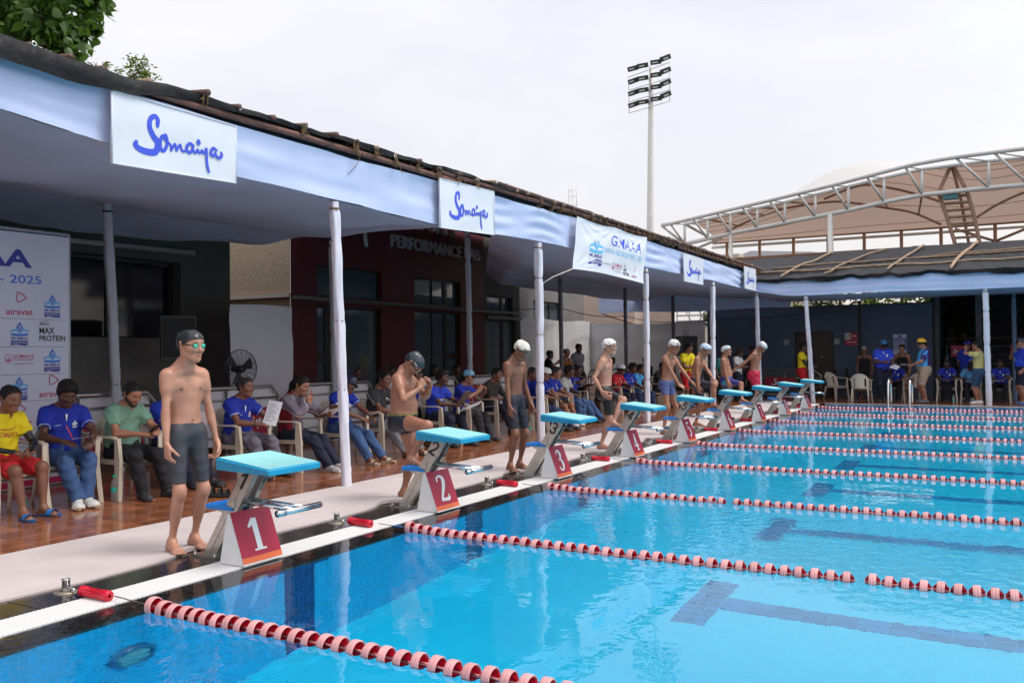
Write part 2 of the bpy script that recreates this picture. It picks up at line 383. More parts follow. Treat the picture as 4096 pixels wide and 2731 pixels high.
# submerged lamp in the end wall
ul = empty('underwater_lamp', (PX, -.11, -.73), label='round glass underwater lamp low on the blue pool wall', cat='lamp')
Rx = Matrix.Rotation(PI/2, 4, 'Y')
p = MB(); p.lathe([(.15, 0), (.15, .03), (.125, .045), (.12, .03)], 24, 0, Rx); p.build('bezel', mat('lamp_bezel', (.02, .20, .42), .3), ul)
p = MB(); p.lathe([(.12, .02), (.10, .045), (.05, .06), (0.001, .064)], 24, 0, Rx); p.build('lens', mat('lamp_lens', (.12, .42, .50), .08, spec=.8), ul)

# ------------------------------------------------------------------ lane ropes
m_fl = mat('float_band', (.78, .37, .37), .5, rand=.12, noise=(30, .08)); m_flr = mat('float_red', (.46, .006, .026), .35)
m_tens = mat('tensioner_red', (.60, .006, .03), .3, spec=.6); m_cable = mat('cable', (.12, .12, .11), .5); m_bluer = mat('blue_rope', (.03, .15, .5), .8)
fb = MB(); RX = Matrix.Rotation(PI/2, 4, 'Y'); r0 = .054
fb.lathe([(r0-.006, -.022), (r0-.001, -.022), (r0+.001, -.016), (r0-.0012, -.0145), (r0+.0015, -.013), (r0+.0015, -.001), (r0-.0005, 0), (r0+.0015, .001), (r0+.0015, .013), (r0-.0012, .0145), (r0+.001, .016), (r0-.001, .022), (r0-.006, .022), (r0-.006, -.022)], 20, 0, RX)
fb.lathe([(.012, -.048), (.012, .048)], 8, 0, RX)
fb.lathe([(.013, .0), (r0-.006, .0)], 20, 1, RX)
for k in range(6):
    a = PI/6+k*PI/3; c_, s_ = math.cos(a), math.sin(a)
    fb.add([(-.044, .012*c_, .012*s_), (-.044, .024*c_, .024*s_), (-.020, (r0-.006)*c_, (r0-.006)*s_), (.020, (r0-.006)*c_, (r0-.006)*s_), (.044, .024*c_, .024*s_), (.044, .012*c_, .012*s_)], [(0, 1, 2, 3, 4, 5)], 1)
fl_me = fb.mesh('float', [m_fl, m_flr])
def spring_tensioner():
    p = MB(); prof = [(.008, 0), (.034, .002), (.036, .012), (.036, .03), (.030, .036), (.030, .042), (.036, .048), (.036, .060), (.030, .066), (.030, .205), (.035, .212), (.037, .24), (.037, .275), (.033, .285), (.010, .286)]
    p.lathe(prof, 18, 0, Matrix.Rotation(PI/2, 4, 'Y'))
    for k in range(8):
        a = 2*PI*k/8; p.bar((.07, .031*math.cos(a), .031*math.sin(a)), (.205, .031*math.cos(a), .031*math.sin(a)), .006, .006)
    return p.mesh('tensioner', m_tens)
ten_me = spring_tensioner()
sk = MB(); sk.lathe([(.07, .0), (.07, .006), (.055, .009), (.03, .010)], 20, 1); sk.lathe([(.024, .009), (.024, .075), (.026, .077), (.026, .083), (.019, .084), (.019, .05), (.001, .05)], 16, 0)
sk.tube([(.022, 0, .03), (.05, .004, .032), (.07, .006, .026), (.075, 0, .014), (.06, -.004, .012)], .006, 8, 0)
sk_me = sk.mesh('anchor_socket', [m_chrome, mat('flange', (.36, .31, .25), .45, .6)])
words = ['nearest', 'second', 'third', 'fourth', 'fifth', 'sixth', 'seventh', 'eighth', 'farthest']
ropex = [.18, .15, .17, .2, .22, .2, .16, .17, .2]
gap = {1: 4.20, 2: 3.3, 3: None}
for k in range(9):
    y = 2.5*k; rope = empty('lane_rope', (0, y, 0), label=f'{words[k]} red and pink lane rope of wheel floats across the pool' if k else 'nearest red and pink lane rope, cut by the bottom of the picture', cat='lane rope', group='lane ropes across the pool')
    x = ropex[k]; i = 0
    gx = (2.05 if k == 2 else 3.6 if k == 1 else None)
    pts = [(-.14, .035)]
    xe = {0: 4.0, 1: 5.6, 2: 6.2}.get(k, 7.5)
    while x < xe:
        z = -.008+.034*math.exp(-max(0, x-.15)/.18)+rnd.uniform(-.003, .003)
        o = link('float', fl_me, rope, loc=(x, rnd.uniform(-.006, .006)+.01*math.sin(x*1.7+k), z)); o.rotation_euler = (rnd.uniform(0, 6.28), rnd.uniform(-.07, .07), rnd.uniform(-.09, .09))
        pts.append((x, z)); x += .096 if x > .8 else .086
        if gx and x > gx: x += .055; gx = None
    c = MB(); c.tube([(-.16, 0, .036)]+[(px_, 0, pz_) for px_, pz_ in pts[1:]], .0035, 5); c.build('cable', m_cable, rope)
    if k in (1, 3, 4): c = MB(); c.tube([(-.02, 0, .028), (.08, .004, .03)], .007, 6); c.build('rope_splice', m_bluer, rope)
    te = link('tensioner', ten_me, rope, loc=(-.46 if k else -.44, -.02, .04)); te.rotation_euler = (0, .02, rnd.uniform(-.08, .08)); te.scale = (.88, .88, .88)
    c = MB(); c.tube([(-.55, 0, .025), (-.50, 0, .035), (-.44, 0, .04)], .004, 5); c.build('hook', m_chrome, rope)
    if k < 7:
        link('anchor_socket', sk_me, None, loc=(-.61, y-.005, .004), label=[f'chrome anchor socket on the granite behind the {words[k]} red tensioner'][0], cat='anchor socket', group='chrome rope anchors')

# ------------------------------------------------------------------ starting blocks
DIG = {  # digit strokes for the leg numerals, unit cell 1 x 1.6
 '1': [[(.1, 1.05), (.3, 1.25), (.55, 1.6)], [(.55, 1.6), (.55, .8), (.55, 0)]],
 '2': [[(.08, 1.2), (.2, 1.5), (.55, 1.6), (.85, 1.4), (.8, 1.0), (.45, .5), (.08, .06)], [(.08, .06), (.5, .06), (.92, .06)]],
 '3': [[(.1, 1.4), (.4, 1.6), (.8, 1.45), (.8, 1.05), (.45, .85)], [(.45, .85), (.85, .7), (.88, .25), (.5, 0), (.1, .2)]],
 '4': [[(.68, 0), (.68, .8), (.68, 1.6)], [(.68, 1.6), (.35, 1.0), (.05, .45)], [(.05, .45), (.5, .45), (.95, .45)]],
 '5': [[(.85, 1.55), (.5, 1.55), (.18, 1.55)], [(.18, 1.55), (.16, 1.2), (.14, .88)], [(.14, .88), (.45, 1.02), (.82, .85), (.85, .3), (.5, 0), (.1, .15)]],
 '6': [[(.75, 1.55), (.35, 1.2), (.12, .6), (.3, .05), (.7, .05), (.88, .45), (.65, .85), (.3, .8), (.14, .5)]],
 '7': [[(.08, 1.54), (.5, 1.54), (.92, 1.54)], [(.92, 1.54), (.6, .9), (.35, 0)]],
 '8': [[(.5, .84), (.2, 1.1), (.25, 1.5), (.5, 1.6), (.76, 1.5), (.8, 1.1), (.5, .84), (.12, .55), (.15, .12), (.5, 0), (.86, .12), (.88, .55), (.5, .84)]],
 '9': [[(.86, 1.1), (.6, .78), (.25, .85), (.12, 1.2), (.35, 1.58), (.72, 1.55), (.88, 1.1), (.65, .4), (.25, 0)]]}
def plane_fn(o_, ux, uy):
    o_, ux, uy = Vector(o_), Vector(ux).normalized(), Vector(uy).normalized(); n__ = ux.cross(uy)
    return lambda x, y, d=0: tuple(o_+ux*x+uy*y+n__*d)
def digit(mb, s_, fn, x, y, h, wd, thick, mi=0, d=.002):
    for j, st in enumerate(DIG[s_]): ribbon(mb, [(x+p[0]*wd, y+p[1]/1.6*h, thick) for p in st], fn, mi, 5, d+.0008*j, .0006)
def serif(mb, s_, fn, mi=0, d=.002):
    """condensed serif numerals as on the lane boards, cell 0..1 x 0..1.6"""
    w_ = {'1': [[(.52, 1.5, .30), (.52, .8, .30), (.52, .06, .30)]], '2': [[(.16, 1.22, .12), (.22, 1.46, .14), (.5, 1.55, .14), (.74, 1.35, .28), (.68, 1.0, .30), (.42, .55, .22), (.2, .2, .16)], [(.1, .12, .2), (.5, .10, .2), (.86, .12, .22), (.9, .4, .05)]],
      '3': [[(.16, 1.28, .12), (.3, 1.5, .14), (.56, 1.5, .18), (.72, 1.22, .28), (.56, .9, .18), (.35, .84, .10)], [(.35, .84, .1), (.62, .78, .2), (.76, .42, .30), (.55, .06, .18), (.25, .06, .14), (.12, .3, .14)]],
      '4': [[(.62, 1.55, .24), (.62, .8, .26), (.62, .08, .26)], [(.62, 1.5, .10), (.35, .95, .09), (.1, .48, .10)], [(.06, .46, .15), (.5, .46, .15), (.95, .46, .15)]],
      '5': [[(.22, 1.5, .2), (.5, 1.48, .2), (.82, 1.5, .2)], [(.24, 1.5, .09), (.22, 1.2, .09), (.2, .88, .09)], [(.2, .88, .10), (.5, .98, .16), (.74, .75, .28), (.72, .35, .28), (.45, .05, .16), (.16, .14, .16)]],
      '6': [[(.8, 1.5, .08), (.45, 1.3, .16), (.24, .75, .28), (.32, .2, .24), (.52, .05, .14), (.76, .3, .26), (.72, .72, .24), (.5, .88, .12), (.3, .7, .1)]],
      '7': [[(.1, 1.44, .18), (.5, 1.46, .2), (.88, 1.46, .18)], [(.86, 1.4, .12), (.55, .8, .2), (.44, .06, .26)]],
      '8': [DIG['8'][0]], '9': [DIG['9'][0]]}[s_]
    for j, st in enumerate(w_): ribbon(mb, [(p[0], p[1], p[2] if len(p) > 2 else .2) for p in st], fn, mi, 5, d+.0012*j, .001, cap=False)
    if s_ == '1':
        for pts in ([(.2, 0), (.86, 0), (.86, .09), (.2, .09)], [(.1, 1.16), (.17, 1.08), (.42, 1.22), (.42, 1.56)]): poly2(mb, pts, fn, mi, d+.003)
    if s_ == '4': poly2(mb, [(.36, 0), (.9, 0), (.9, .09), (.36, .09)], fn, mi, d+.003)
def block_parts(root, num):
    p = MB()                                        # wedge platform, thin at the front
    def plat(x0, x1, y0, y1, zt, th0, th1, mi_top, inset):
        za = lambda x: lerp(.745, .690, (x-x0)/(x1-x0))
        c_ = .012
        b0 = [(x0-.012, y0+.01, za(x0)-th0), (x1+.006, y0+.004, za(x1)-th1), (x1+.006, y1-.004, za(x1)-th1), (x0-.012, y1-.01, za(x0)-th0)]
        m0 = [(x0-.006, y0-.004, za(x0)-c_), (x1+.006, y0-.004, za(x1)-c_), (x1+.006, y1+.004, za(x1)-c_), (x0-.006, y1+.004, za(x0)-c_)]
        t0 = [(x0+.008, y0+.008, za(x0)), (x1-.008, y0+.008, za(x1)), (x1-.008, y1-.008, za(x1)), (x0+.008, y1-.008, za(x0))]
        p.add(b0+m0+t0, [(3, 2, 1, 0), (0, 1, 5, 4), (1, 2, 6, 5), (2, 3, 7, 6), (3, 0, 4, 7), (4, 5, 9, 8), (5, 6, 10, 9), (6, 7, 11, 10), (7, 4, 8, 11)], 0)
        p.add([(q[0], q[1], q[2]+.0015) for q in t0], [(0, 1, 2, 3)], 1)
    plat(-.30, .175, -.25, .25, 0, .085, .045, 1, 0)
    p.build('platform', [m_aquas, m_aqua], root)
    tr = MB()                                       # anti-slip ribs on top
    for k in range(22):
        y = -.225+k*.0214; tr.add([(-.27, y, .7435), (.15, y, .6948), (.15, y+.011, .6948), (-.27, y+.011, .7435), (-.27, y+.003, .7460), (.15, y+.003, .6973), (.15, y+.008, .6973), (-.27, y+.008, .7460)], [(0, 1, 5, 4), (3, 7, 6, 2), (4, 5, 6, 7)])
    tr.build('grip_ribs', m_aqua, root, kind='stuff')
    for s_ in (-1, 1):                              # two leaning steel channels
        q = MB(); y = s_*.055
        A, B = Vector((-.585, y, .0)), Vector((-.165, y, .655)); d_ = (B-A).normalized(); nn = Vector((-d_.z, 0, d_.x))
        for off, wd_ in ((-.0285, .052), (.0285, .052)): q.bar(A+nn*off, B+nn*off, .045, wd_, up=nn)
        q.bar(A+nn*.0, B+nn*.0, .034, .012, up=nn)
        lg_ = q.build('leg', m_steel, root)
        if s_ == -1:
            z = MB(); dfn = lambda x, y2, d=0, A=A, d_=d_, nn=nn: tuple(A+d_*(.615+y2)+nn*(.043-x)+Vector((0, -.0228-d, 0)))
            digit(z, num, dfn, .002, 0, .125, .076, .019); z.build('numeral', m_black, lg_)
        else:
            z = MB(); dfn = lambda x, y2, d=0, A=A, d_=d_, nn=nn: tuple(A+d_*(.615+y2)-nn*(.0548+d)+Vector((0, -.020+x*.5, 0)))
            digit(z, num, dfn, .0, 0, .125, .085, .016); z.build('numeral', m_black, lg_)
    q = MB(); q.bbox((-.72, -.11, .004), (-.48, .11, .018)); 
    for bx in (-.70, -.50):
        for by in (-.09, .09): q.lathe([(.014, .018), (.014, .03), (.006, .032), (.006, .045)], 6, 0, Matrix.Translation((bx, by, 0)))
    q.build('base_plate', m_steel, root)
    q = MB(); q.tube([(.215, -.21, .395), (.215, .21, .395)], .021, 14); q.lathe([(.0215, 0), (.0235, .002), (.0235, .07), (.0215, .072)], 14, 0, Matrix.Translation((.215, -.212, .395)) @ Matrix.Rotation(-PI/2, 4, 'X'))
    q.build('grab_bar', m_chrome, root)
    for s_ in (-1, 1):
        q = MB(); q.tube([(-.30, s_*.05, .42), (.20, s_*.05, .398)], .016, 10); q.build('bar_support', m_chrome, root)
    q = MB(); q.bar((-.33, -.09, .40), (-.33, .09, .40), .05, .05); q.build('cross_tube', m_steel, root)
    q = MB(); q.chbox((-.59, -.09, .352), (-.33, .13, .385), .006)
    for k in range(9): q.bar((-.578+k*.029, -.08, .386), (-.578+k*.029, .12, .386), .012, .004)
    q.build('side_step', m_stepb, root)
    q = MB(); q.bar((-.52, -.01, .345), (-.36, -.01, .30), .05, .03); q.build('step_bracket', m_steel, root)
nums = '123456789'; NW = 'one two three four five six seven eight nine'.split()
for k, y in enumerate(BY):
    xo_ = .009*(y-1.15)
    r = empty('starting_block', (xo_, y, 0), label=f'turquoise starting block with black numeral {NW[k]} on its steel legs', cat='starting block', group='starting blocks along the pool edge')
    block_parts(r, nums[k])
    nb = empty('number_board', (-.225+xo_, y-.005, .006), label=f'red lane board with white numeral {NW[k]} folded into a white wedge stand', cat='number board', group='lane number boards')
    q = MB(); hw = .185
    F0, F1 = Vector((.115, 0, .002)), Vector((-.02, 0, .355)); B0, B1 = Vector((-.115, 0, .002)), Vector((-.045, 0, .345))
    ft = .006
    for (p0, p1) in ((F0, F1), (B1, B0)):
        d_ = (p1-p0).normalized(); n2 = Vector((d_.z, 0, -d_.x))
        v = [p+n2*o_+Vector((0, yy, 0)) for o_ in (0, -ft) for p, yy in ((p0, -hw), (p0, hw), (p1, hw), (p1, -hw))]
        q.add(v, [(0, 1, 2, 3), (7, 6, 5, 4), (0, 4, 5, 1), (1, 5, 6, 2), (2, 6, 7, 3), (3, 7, 4, 0)])
    for yy in (-hw+.004, hw-.004): q.add([F0+Vector((-.004, yy, 0)), B0+Vector((.004, yy, 0)), B1+Vector((.006, yy, -.004)), F1+Vector((-.008, yy, -.004))], [(0, 1, 2, 3)])
    q.bbox((-.11, -hw+.01, .001), (.11, hw-.01, .005))
    q.build('stand', m_white, nb)
    d_ = (F1-F0).normalized(); fn = plane_fn(F0+Vector((0, -hw, 0))+d_*.0, (0, 1, 0), d_)
    H_ = (F1-F0).length
    q = MB(); poly2(q, [(.0, .052), (2*hw, .052), (2*hw, H_), (0, H_)], fn, 0, .002); q.build('panel', m_red, nb)
    q = MB(); poly2(q, [(.0, .012), (2*hw, .012), (2*hw, .0515), (0, .0515)], fn, 0, .0022); q.build('band', m_orange, nb)
    q = MB(); serif(q, nums[k], lambda x, y2, d=0: fn(.10+x*.165, .085+y2*.152, d*.6), 0, .006); q.build('numeral', m_iwhite, nb)
# ------------------------------------------------------------------ canopy beside the pool
from mathutils import noise as mnoise
def nz(x, y, z=0): return mnoise.noise(Vector((x, y, z)))
VB = ([-4, .4, 1.34, 2.7, 4.2, 6.2, 9.0, 13.7, 18.4, 22.8], [3.26, 3.262, 3.195, 3.162, 3.150, 3.110, 3.216, 3.187, 3.222, 3.19])
VT = ([-4, .4, 1.34, 2.7, 4.4, 6.2, 10.3, 16.4, 22.6], [3.67, 3.669, 3.649, 3.645, 3.639, 3.68, 3.74, 3.69, 3.64])
vb = lambda y: float(np.interp(y, *VB)); vt = lambda y: float(np.interp(y, *VT))
canopy = empty('canopy', (-4, 9, 0), label='long white cloth canopy with a black tarpaulin roof over the officials beside the pool', cat='canopy')
canopy.location = (0, 0, 0)
def vfn(u, v):
    y = -4+26.75*u; z = lerp(vb(y), vt(y), v); ph = (y % 4.5)/4.5
    x = -2.0+.030*nz(y*.9, v*2.2)+.018*math.sin(v*18+5*nz(y*.6, 3))*abs(nz(y*.6, 7))*2+.03*v*v+.006*nz(y*6, v*3, 2)+(.014 if ph < .018 else 0)
    return (x, y, z+.012*nz(y*1.4, v, 5))
q = MB(); q.grid(vfn, 260, 14); q.build('valance', m_cloth, canopy)
q = MB()                                                # dark sheet standing in for the shaded gap above the valance
q.grid(lambda u, v: (-2.03-.02*v, -4+26.7*u, lerp(vt(-4+26.7*u)-.03, 3.80, v)), 120, 1); q.build('gap_shade_strip', mat('gap_shade', (.02, .03, .05), .7), canopy)
def ceil1(u, v):
    y = -4+11.5*u; xb = -6.75+.25*nz(y*.8, 3)-.15*v; x = lerp(-2.02, -7.0+.15*math.sin(y), v)
    ypost = ((y-4.0) % 4.35)/4.35
    z = lerp(vb(y)+.005, 3.40, min(1, v*1.38)) + .035*nz(x*.9, y*.7, 2)+.03*nz(x*.4, y*1.9, 4)
    z -= .075*math.sin(PI*min(1, v*1.38))*(1-.3*math.cos(2*PI*ypost)); z -= .16*max(0, v-.72)/.28
    if u > .84: k_ = min(1, (u-.84)/.13)*min(1, v*7); z = lerp(z, 3.335+.022*math.sin(v*19)+.03*nz(v*6, 2), k_*k_*(3-2*k_))
    return (x, y, z)
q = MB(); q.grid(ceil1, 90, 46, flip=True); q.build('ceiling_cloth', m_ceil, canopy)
def ceil2(u, v):
    x = lerp(-2.02, -7.2, v); ys = 8.55+max(0, (-2.6-x))*1.62; y = lerp(ys, 26.3, u)
    ypost = ((y-4.0) % 4.35)/4.35
    z = lerp(vb(min(y, 22.5))+.01, 3.40, min(1, v*1.44))+.03*nz(x*.9, y*.7, 9)-.06*math.sin(PI*min(1, v*1.4))*(1-.3*math.cos(2*PI*ypost))-.15*max(0, v-.72)/.28
    if u < .07: z += .25*(1-u/.07)*min(1, v*4)
    return (x, y, z)
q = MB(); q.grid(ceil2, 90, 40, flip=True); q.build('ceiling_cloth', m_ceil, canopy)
def tarp(u, v):
    y = -5+28.2*u; x = lerp(-1.93, -7.75 if y < 10.75 else -8.93, v); e_ = max(0, 1-v*12)  # unseen back edge extended towards the maroon wall to keep it in shade
    z = 3.80+.07*min(1, max(0, (y-1)/4))+.95*v+.025*nz(y*1.1, v*5)+.022*nz(y*3, v*3, 3)*e_-.03*e_*abs(math.sin(y*1.45))+.05*min(1, max(0, (y-5)/5))
    return (x, y, z)
q = MB(); q.grid(tarp, 230, 12, flip=False)
def skirt(u, v):
    y = -5+28.2*u; near = 1/(1+math.exp((y-1.6)*2.2)); dep = .045+.17*near+.06*max(0, nz(y*.75, 11))
    x, _, z = tarp(u, 0); return (x+.014*math.sin(y*5)*v+.055*near*min(1, v*3)+.01, y, z-dep*v)
q.grid(skirt, 260, 3); q.build('tarpaulin_roof', m_tarp, canopy)
# grommets, purlins, rafter ends, lashings
q = MB()
for y in (.62, 2.66, 5.1): q.lathe([(.013, 0), (.021, .003), (.021, 0)], 10, 0, Matrix.Translation((-1.905, y, 3.79)) @ Matrix.Rotation(PI/2, 4, 'Y'))
q.build('grommets', m_chrome, canopy, kind='stuff')
def bamboo(name, a, b_, r, m_, parent, seed=0, seg=.34):
    a, b_ = Vector(a), Vector(b_); L_ = (b_-a).length; k = max(2, int(L_/seg)); pts = []; rs = []
    for i in range(k+1):
        p = a.lerp(b_, i/k)+Vector((nz(i*.4, seed)*.012, nz(i*.4, seed+5)*.012, nz(i*.4, seed+9)*.015))
        if i == 0 or i == k: pts.append(p); rs.append(r)
        else:
            d_ = (b_-a).normalized()
            for dd, rr in ((-.012, r), (0, r*1.14), (.012, r)): pts.append(p+d_*dd); rs.append(rr)
    q = MB(); q.tube(pts, rs, 9); return q.build(name, m_, parent)
for i, (y0, y1, z) in enumerate([(-4, 1.9, 3.70), (1.4, 6.6, 3.705), (6.1, 11.2, 3.80), (10.6, 16.2, 3.80), (15.6, 22.9, 3.775)]): bamboo('bamboo_purlin', (-1.965, y0, z), (-1.955, y1, z+.03), .034, m_bamboo, canopy, i)
for i, (y0, y1) in enumerate([(7.6, 12.5), (11.7, 17.8), (17, 23.2)]): bamboo('bamboo_purlin', (-1.93, y0, 3.885), (-1.93, y1, 3.875), .03, m_bamboo, canopy, i+30)
y = .35; i = 0; lash = MB()
while y < 23.2:
    pale = rnd.random() < .4; z = 3.80+.03*rnd.random()+(.05 if y > 7 else 0)
    bamboo('bamboo_rafter', ((-1.86 if y > 2.0 else -2.0)-.05*rnd.random(), y, z), (-3.4, y+rnd.uniform(-.1, .1), z+.16), rnd.uniform(.022, .034), m_bamboopale if pale else m_bamboo, canopy, i+60)
    if rnd.random() < .75 and y > 2.0:
        for k in range(4):
            c = Vector((-1.955, y+rnd.uniform(-.03, .03), z-.045)); pts = []
            rx, rz = rnd.uniform(.045, .06), rnd.uniform(.05, .085)
            for a in range(10): pts.append(c+Vector((math.cos(a*PI/5)*rx, rnd.uniform(-.008, .008)+.01*math.sin(a), math.sin(a*PI/5)*rz)))
            lash.tube(pts, .006, 4, closed=True)
        for k in range(rnd.randint(1, 5)):
            p0 = Vector((-1.90, y+rnd.uniform(-.04, .04), z-.05)); pts = [p0]
            for a in range(4): p0 = p0+Vector((rnd.uniform(-.005, .022), rnd.uniform(-.03, .03), rnd.uniform(-.05, .012))); pts.append(p0)
            lash.tube(pts, .0035, 3)
    y += rnd.uniform(.30, .52) if y < 9 else rnd.uniform(.22, .42); i += 1
lash.tube([(-1.9, 4.45, 3.72), (-1.93, 4.46, 3.64), (-1.945, 4.42, 3.56), (-1.95, 4.28, 3.44)], .004, 4)
lash.build('rope_lashings', m_rope, canopy, kind='stuff')
# cloth-wrapped posts
def post(name, base, top, r, m_, label, group, seed, ties=True):
    o = empty(name, base, label=label, cat='canopy post', group=group); b0 = Vector((0, 0, 0)); t0 = Vector(top)-Vector(base)
    q = MB(); k = 46; n_ = 18; vs = []
    for i in range(k+1):
        u = i/k; c = b0.lerp(t0, u)+Vector((nz(u*3, seed)*.012, nz(u*3, seed+3)*.012, 0))
        for j in range(n_):
            a = 2*PI*j/n_; ph = a*4+nz(u*6, seed)*3+(8*u if u < .22 else 0)
            rr = r*(1+.21*math.sin(ph)*(.4+abs(nz(u*8, seed+7)))+.10*nz(u*9, a, seed))
            for tz in (.31, .55, .83): rr *= 1-.26*math.exp(-((u-tz-.03*math.sin(seed))/.008)**2)
            if u > .965: rr *= .8
            vs.append(c+Vector((math.cos(a)*rr, math.sin(a)*rr, 0)))
    q.add(vs, [(i*n_+j, i*n_+(j+1) % n_, (i+1)*n_+(j+1) % n_, (i+1)*n_+j) for i in range(k) for j in range(n_)], 0, True)
    q.build('cloth_wrap', m_, o)
    q = MB()
    for tz in ((.31, .55, .83, .975) if ties else (.30, .97)):
        c = b0.lerp(t0, tz+(.03*math.sin(seed) if tz < .9 else 0)); q.tube([c+Vector((math.cos(a*PI/6)*r*.86, math.sin(a*PI/6)*r*.86, .004*math.sin(a))) for a in range(12)], .005 if tz < .9 else .014, 5, closed=True)
    q.build('tie_cord', m_rope if m_ is m_wrap else m_black, o)
    q = MB(); q.tube([b0, t0+Vector((0, 0, .0))], r*.55, 8); q.build('pole', m_bamboopale, o); return o
fp = 'front posts of the canopy'
for nm, bs_, tp, r, lb in [('a', (-1.93, 4.21, .0), (-2.03, 4.15, 3.13), .053, 'white cloth wrapped post right of the woman in the maroon and grey jacket'), ('b', (-2.20, 9.35, 0), (-2.04, 9.02, 3.19), .062, 'white cloth wrapped post beside the standing swimmer in the cream cap'),
     ('c', (-2.14, 14.03, 0), (-2.04, 13.75, 3.16), .058, 'white cloth wrapped post right of the boy with his foot on block step four'), ('d', (-2.08, 18.5, 0), (-2.04, 18.44, 3.19), .06, 'white cloth wrapped post behind the swimmer leaning on his knee'),
     ('e', (-1.98, 22.9, 0), (-2.04, 22.86, 3.16), .058, 'white cloth wrapped post behind the swimmer in red shorts'), ('f', (-.45, 22.72, 0), (-.62, 22.76, 3.0), .057, 'slightly leaning white cloth post beside the lifeguard in the yellow shirt'),
     ('g', (3.94, 22.86, 0), (3.90, 22.80, 3.03), .068, 'white cloth wrapped post in front of the man taking a picture'), ('h', (8.4, 22.8, 0), (8.4, 22.8, 3.06), .07, 'white cloth wrapped post of the end canopy beyond the right edge of the picture')]:
    post('canopy_post', bs_, tp, r, m_wrap, lb, fp, ord(nm)*1.7)
ip = 'inner posts of the canopy along the railing'
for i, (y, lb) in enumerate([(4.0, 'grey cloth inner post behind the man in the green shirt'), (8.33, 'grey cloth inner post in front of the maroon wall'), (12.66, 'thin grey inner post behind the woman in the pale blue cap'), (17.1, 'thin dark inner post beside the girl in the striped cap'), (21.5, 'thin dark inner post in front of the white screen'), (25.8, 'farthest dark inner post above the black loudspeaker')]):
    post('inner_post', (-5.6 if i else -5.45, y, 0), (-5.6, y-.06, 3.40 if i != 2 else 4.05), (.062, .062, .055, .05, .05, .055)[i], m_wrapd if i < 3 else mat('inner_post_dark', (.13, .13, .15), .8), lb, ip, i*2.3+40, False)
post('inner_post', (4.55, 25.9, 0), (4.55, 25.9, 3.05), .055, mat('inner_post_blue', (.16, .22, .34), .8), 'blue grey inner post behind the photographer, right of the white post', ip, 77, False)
q = empty('inner_post', (.38, 25.9, 0), label='slim black pole in front of the blue grey wall', cat='canopy post', group=ip)
p = MB(); p.tube([(0, 0, 0), (0, 0, 3.0)], .045, 10); p.build('pole', mat('pole_black', (.015, .016, .02), .6), q)

# ------------------------------------------------------------------ canopy across the end of the pool
ec = empty('end_canopy', (0, 0, 0), label='white cloth canopy with a sloping black tarpaulin across the far end of the pool', cat='canopy')
def evfn(u, v):
    x = -2.02+16*u; zb = 3.04+.16*math.exp(-((x+2.1)/.7)**2)+.012*math.sin(x*1.3); zt = 3.53+.02*math.sin(x*2.1)
    return (x, 22.72+.03*nz(x*.9, v*2.5, 4)+.012*math.sin(v*17+3*nz(x, 3)), lerp(zb, zt, v))
q = MB(); q.grid(evfn, 150, 12); q.build('valance', m_cloth, ec)
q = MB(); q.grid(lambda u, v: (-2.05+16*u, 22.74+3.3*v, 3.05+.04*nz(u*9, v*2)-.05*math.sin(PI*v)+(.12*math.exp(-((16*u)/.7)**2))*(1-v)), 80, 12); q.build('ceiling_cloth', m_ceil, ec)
def etarp(u, v):
    x = -4.2+20*u; y = 22.62+4.6*v; z = 3.56+1.02*v+.045*nz(x*1.3, v*4, 2)+.03*nz(x*4, v*7, 6)
    if v < .2: z += .05*math.sin(x*3.1)*nz(x, 1)-.02
    z += .15*math.exp(-((x-3)/5)**2)*v
    return (x, y, z)
q = MB(); q.grid(etarp, 260, 40); q.grid(lambda u, v: (etarp(u, 0)[0], 22.62+.03*math.sin(u*60)*v, etarp(u, 0)[2]-v*(.11+.09*nz(u*22, 5))), 260, 3); q.build('tarpaulin_roof', m_tarp, ec)
zr = lambda x, y: etarp((x+4.2)/20, (y-22.62)/4.6)[2]+.035
for i, (y0, y1, x0, x1) in enumerate([(23.55, 23.75, -2.2, 6), (24.35, 25.15, -1.9, 6.5), (24.9, 26.2, 2.2, 9), (23.3, 23.5, 5, 13)]):
    q = MB(); q.tube([(lerp(x0, x1, k/14), lerp(y0, y1, k/14), zr(lerp(x0, x1, k/14), lerp(y0, y1, k/14))) for k in range(15)], .03, 7); q.build('bamboo_purlin', m_bamboopale, ec)
for i, (xa, xb) in enumerate([(-1.3, -.55), (-.1, 1.05), (1.55, 2.15), (3.1, 3.62), (5.3, 5.0), (7, 7.4)]):
    q = MB(); q.tube([(lerp(xa, xb, (k/8)**1.3), 22.66+4.2*k/8, zr(lerp(xa, xb, (k/8)**1.3), 22.66+4.2*k/8)+.03) for k in range(9)], .032 if i != 3 else .045, 7); q.build('bamboo_rafter', m_bamboopale, ec)

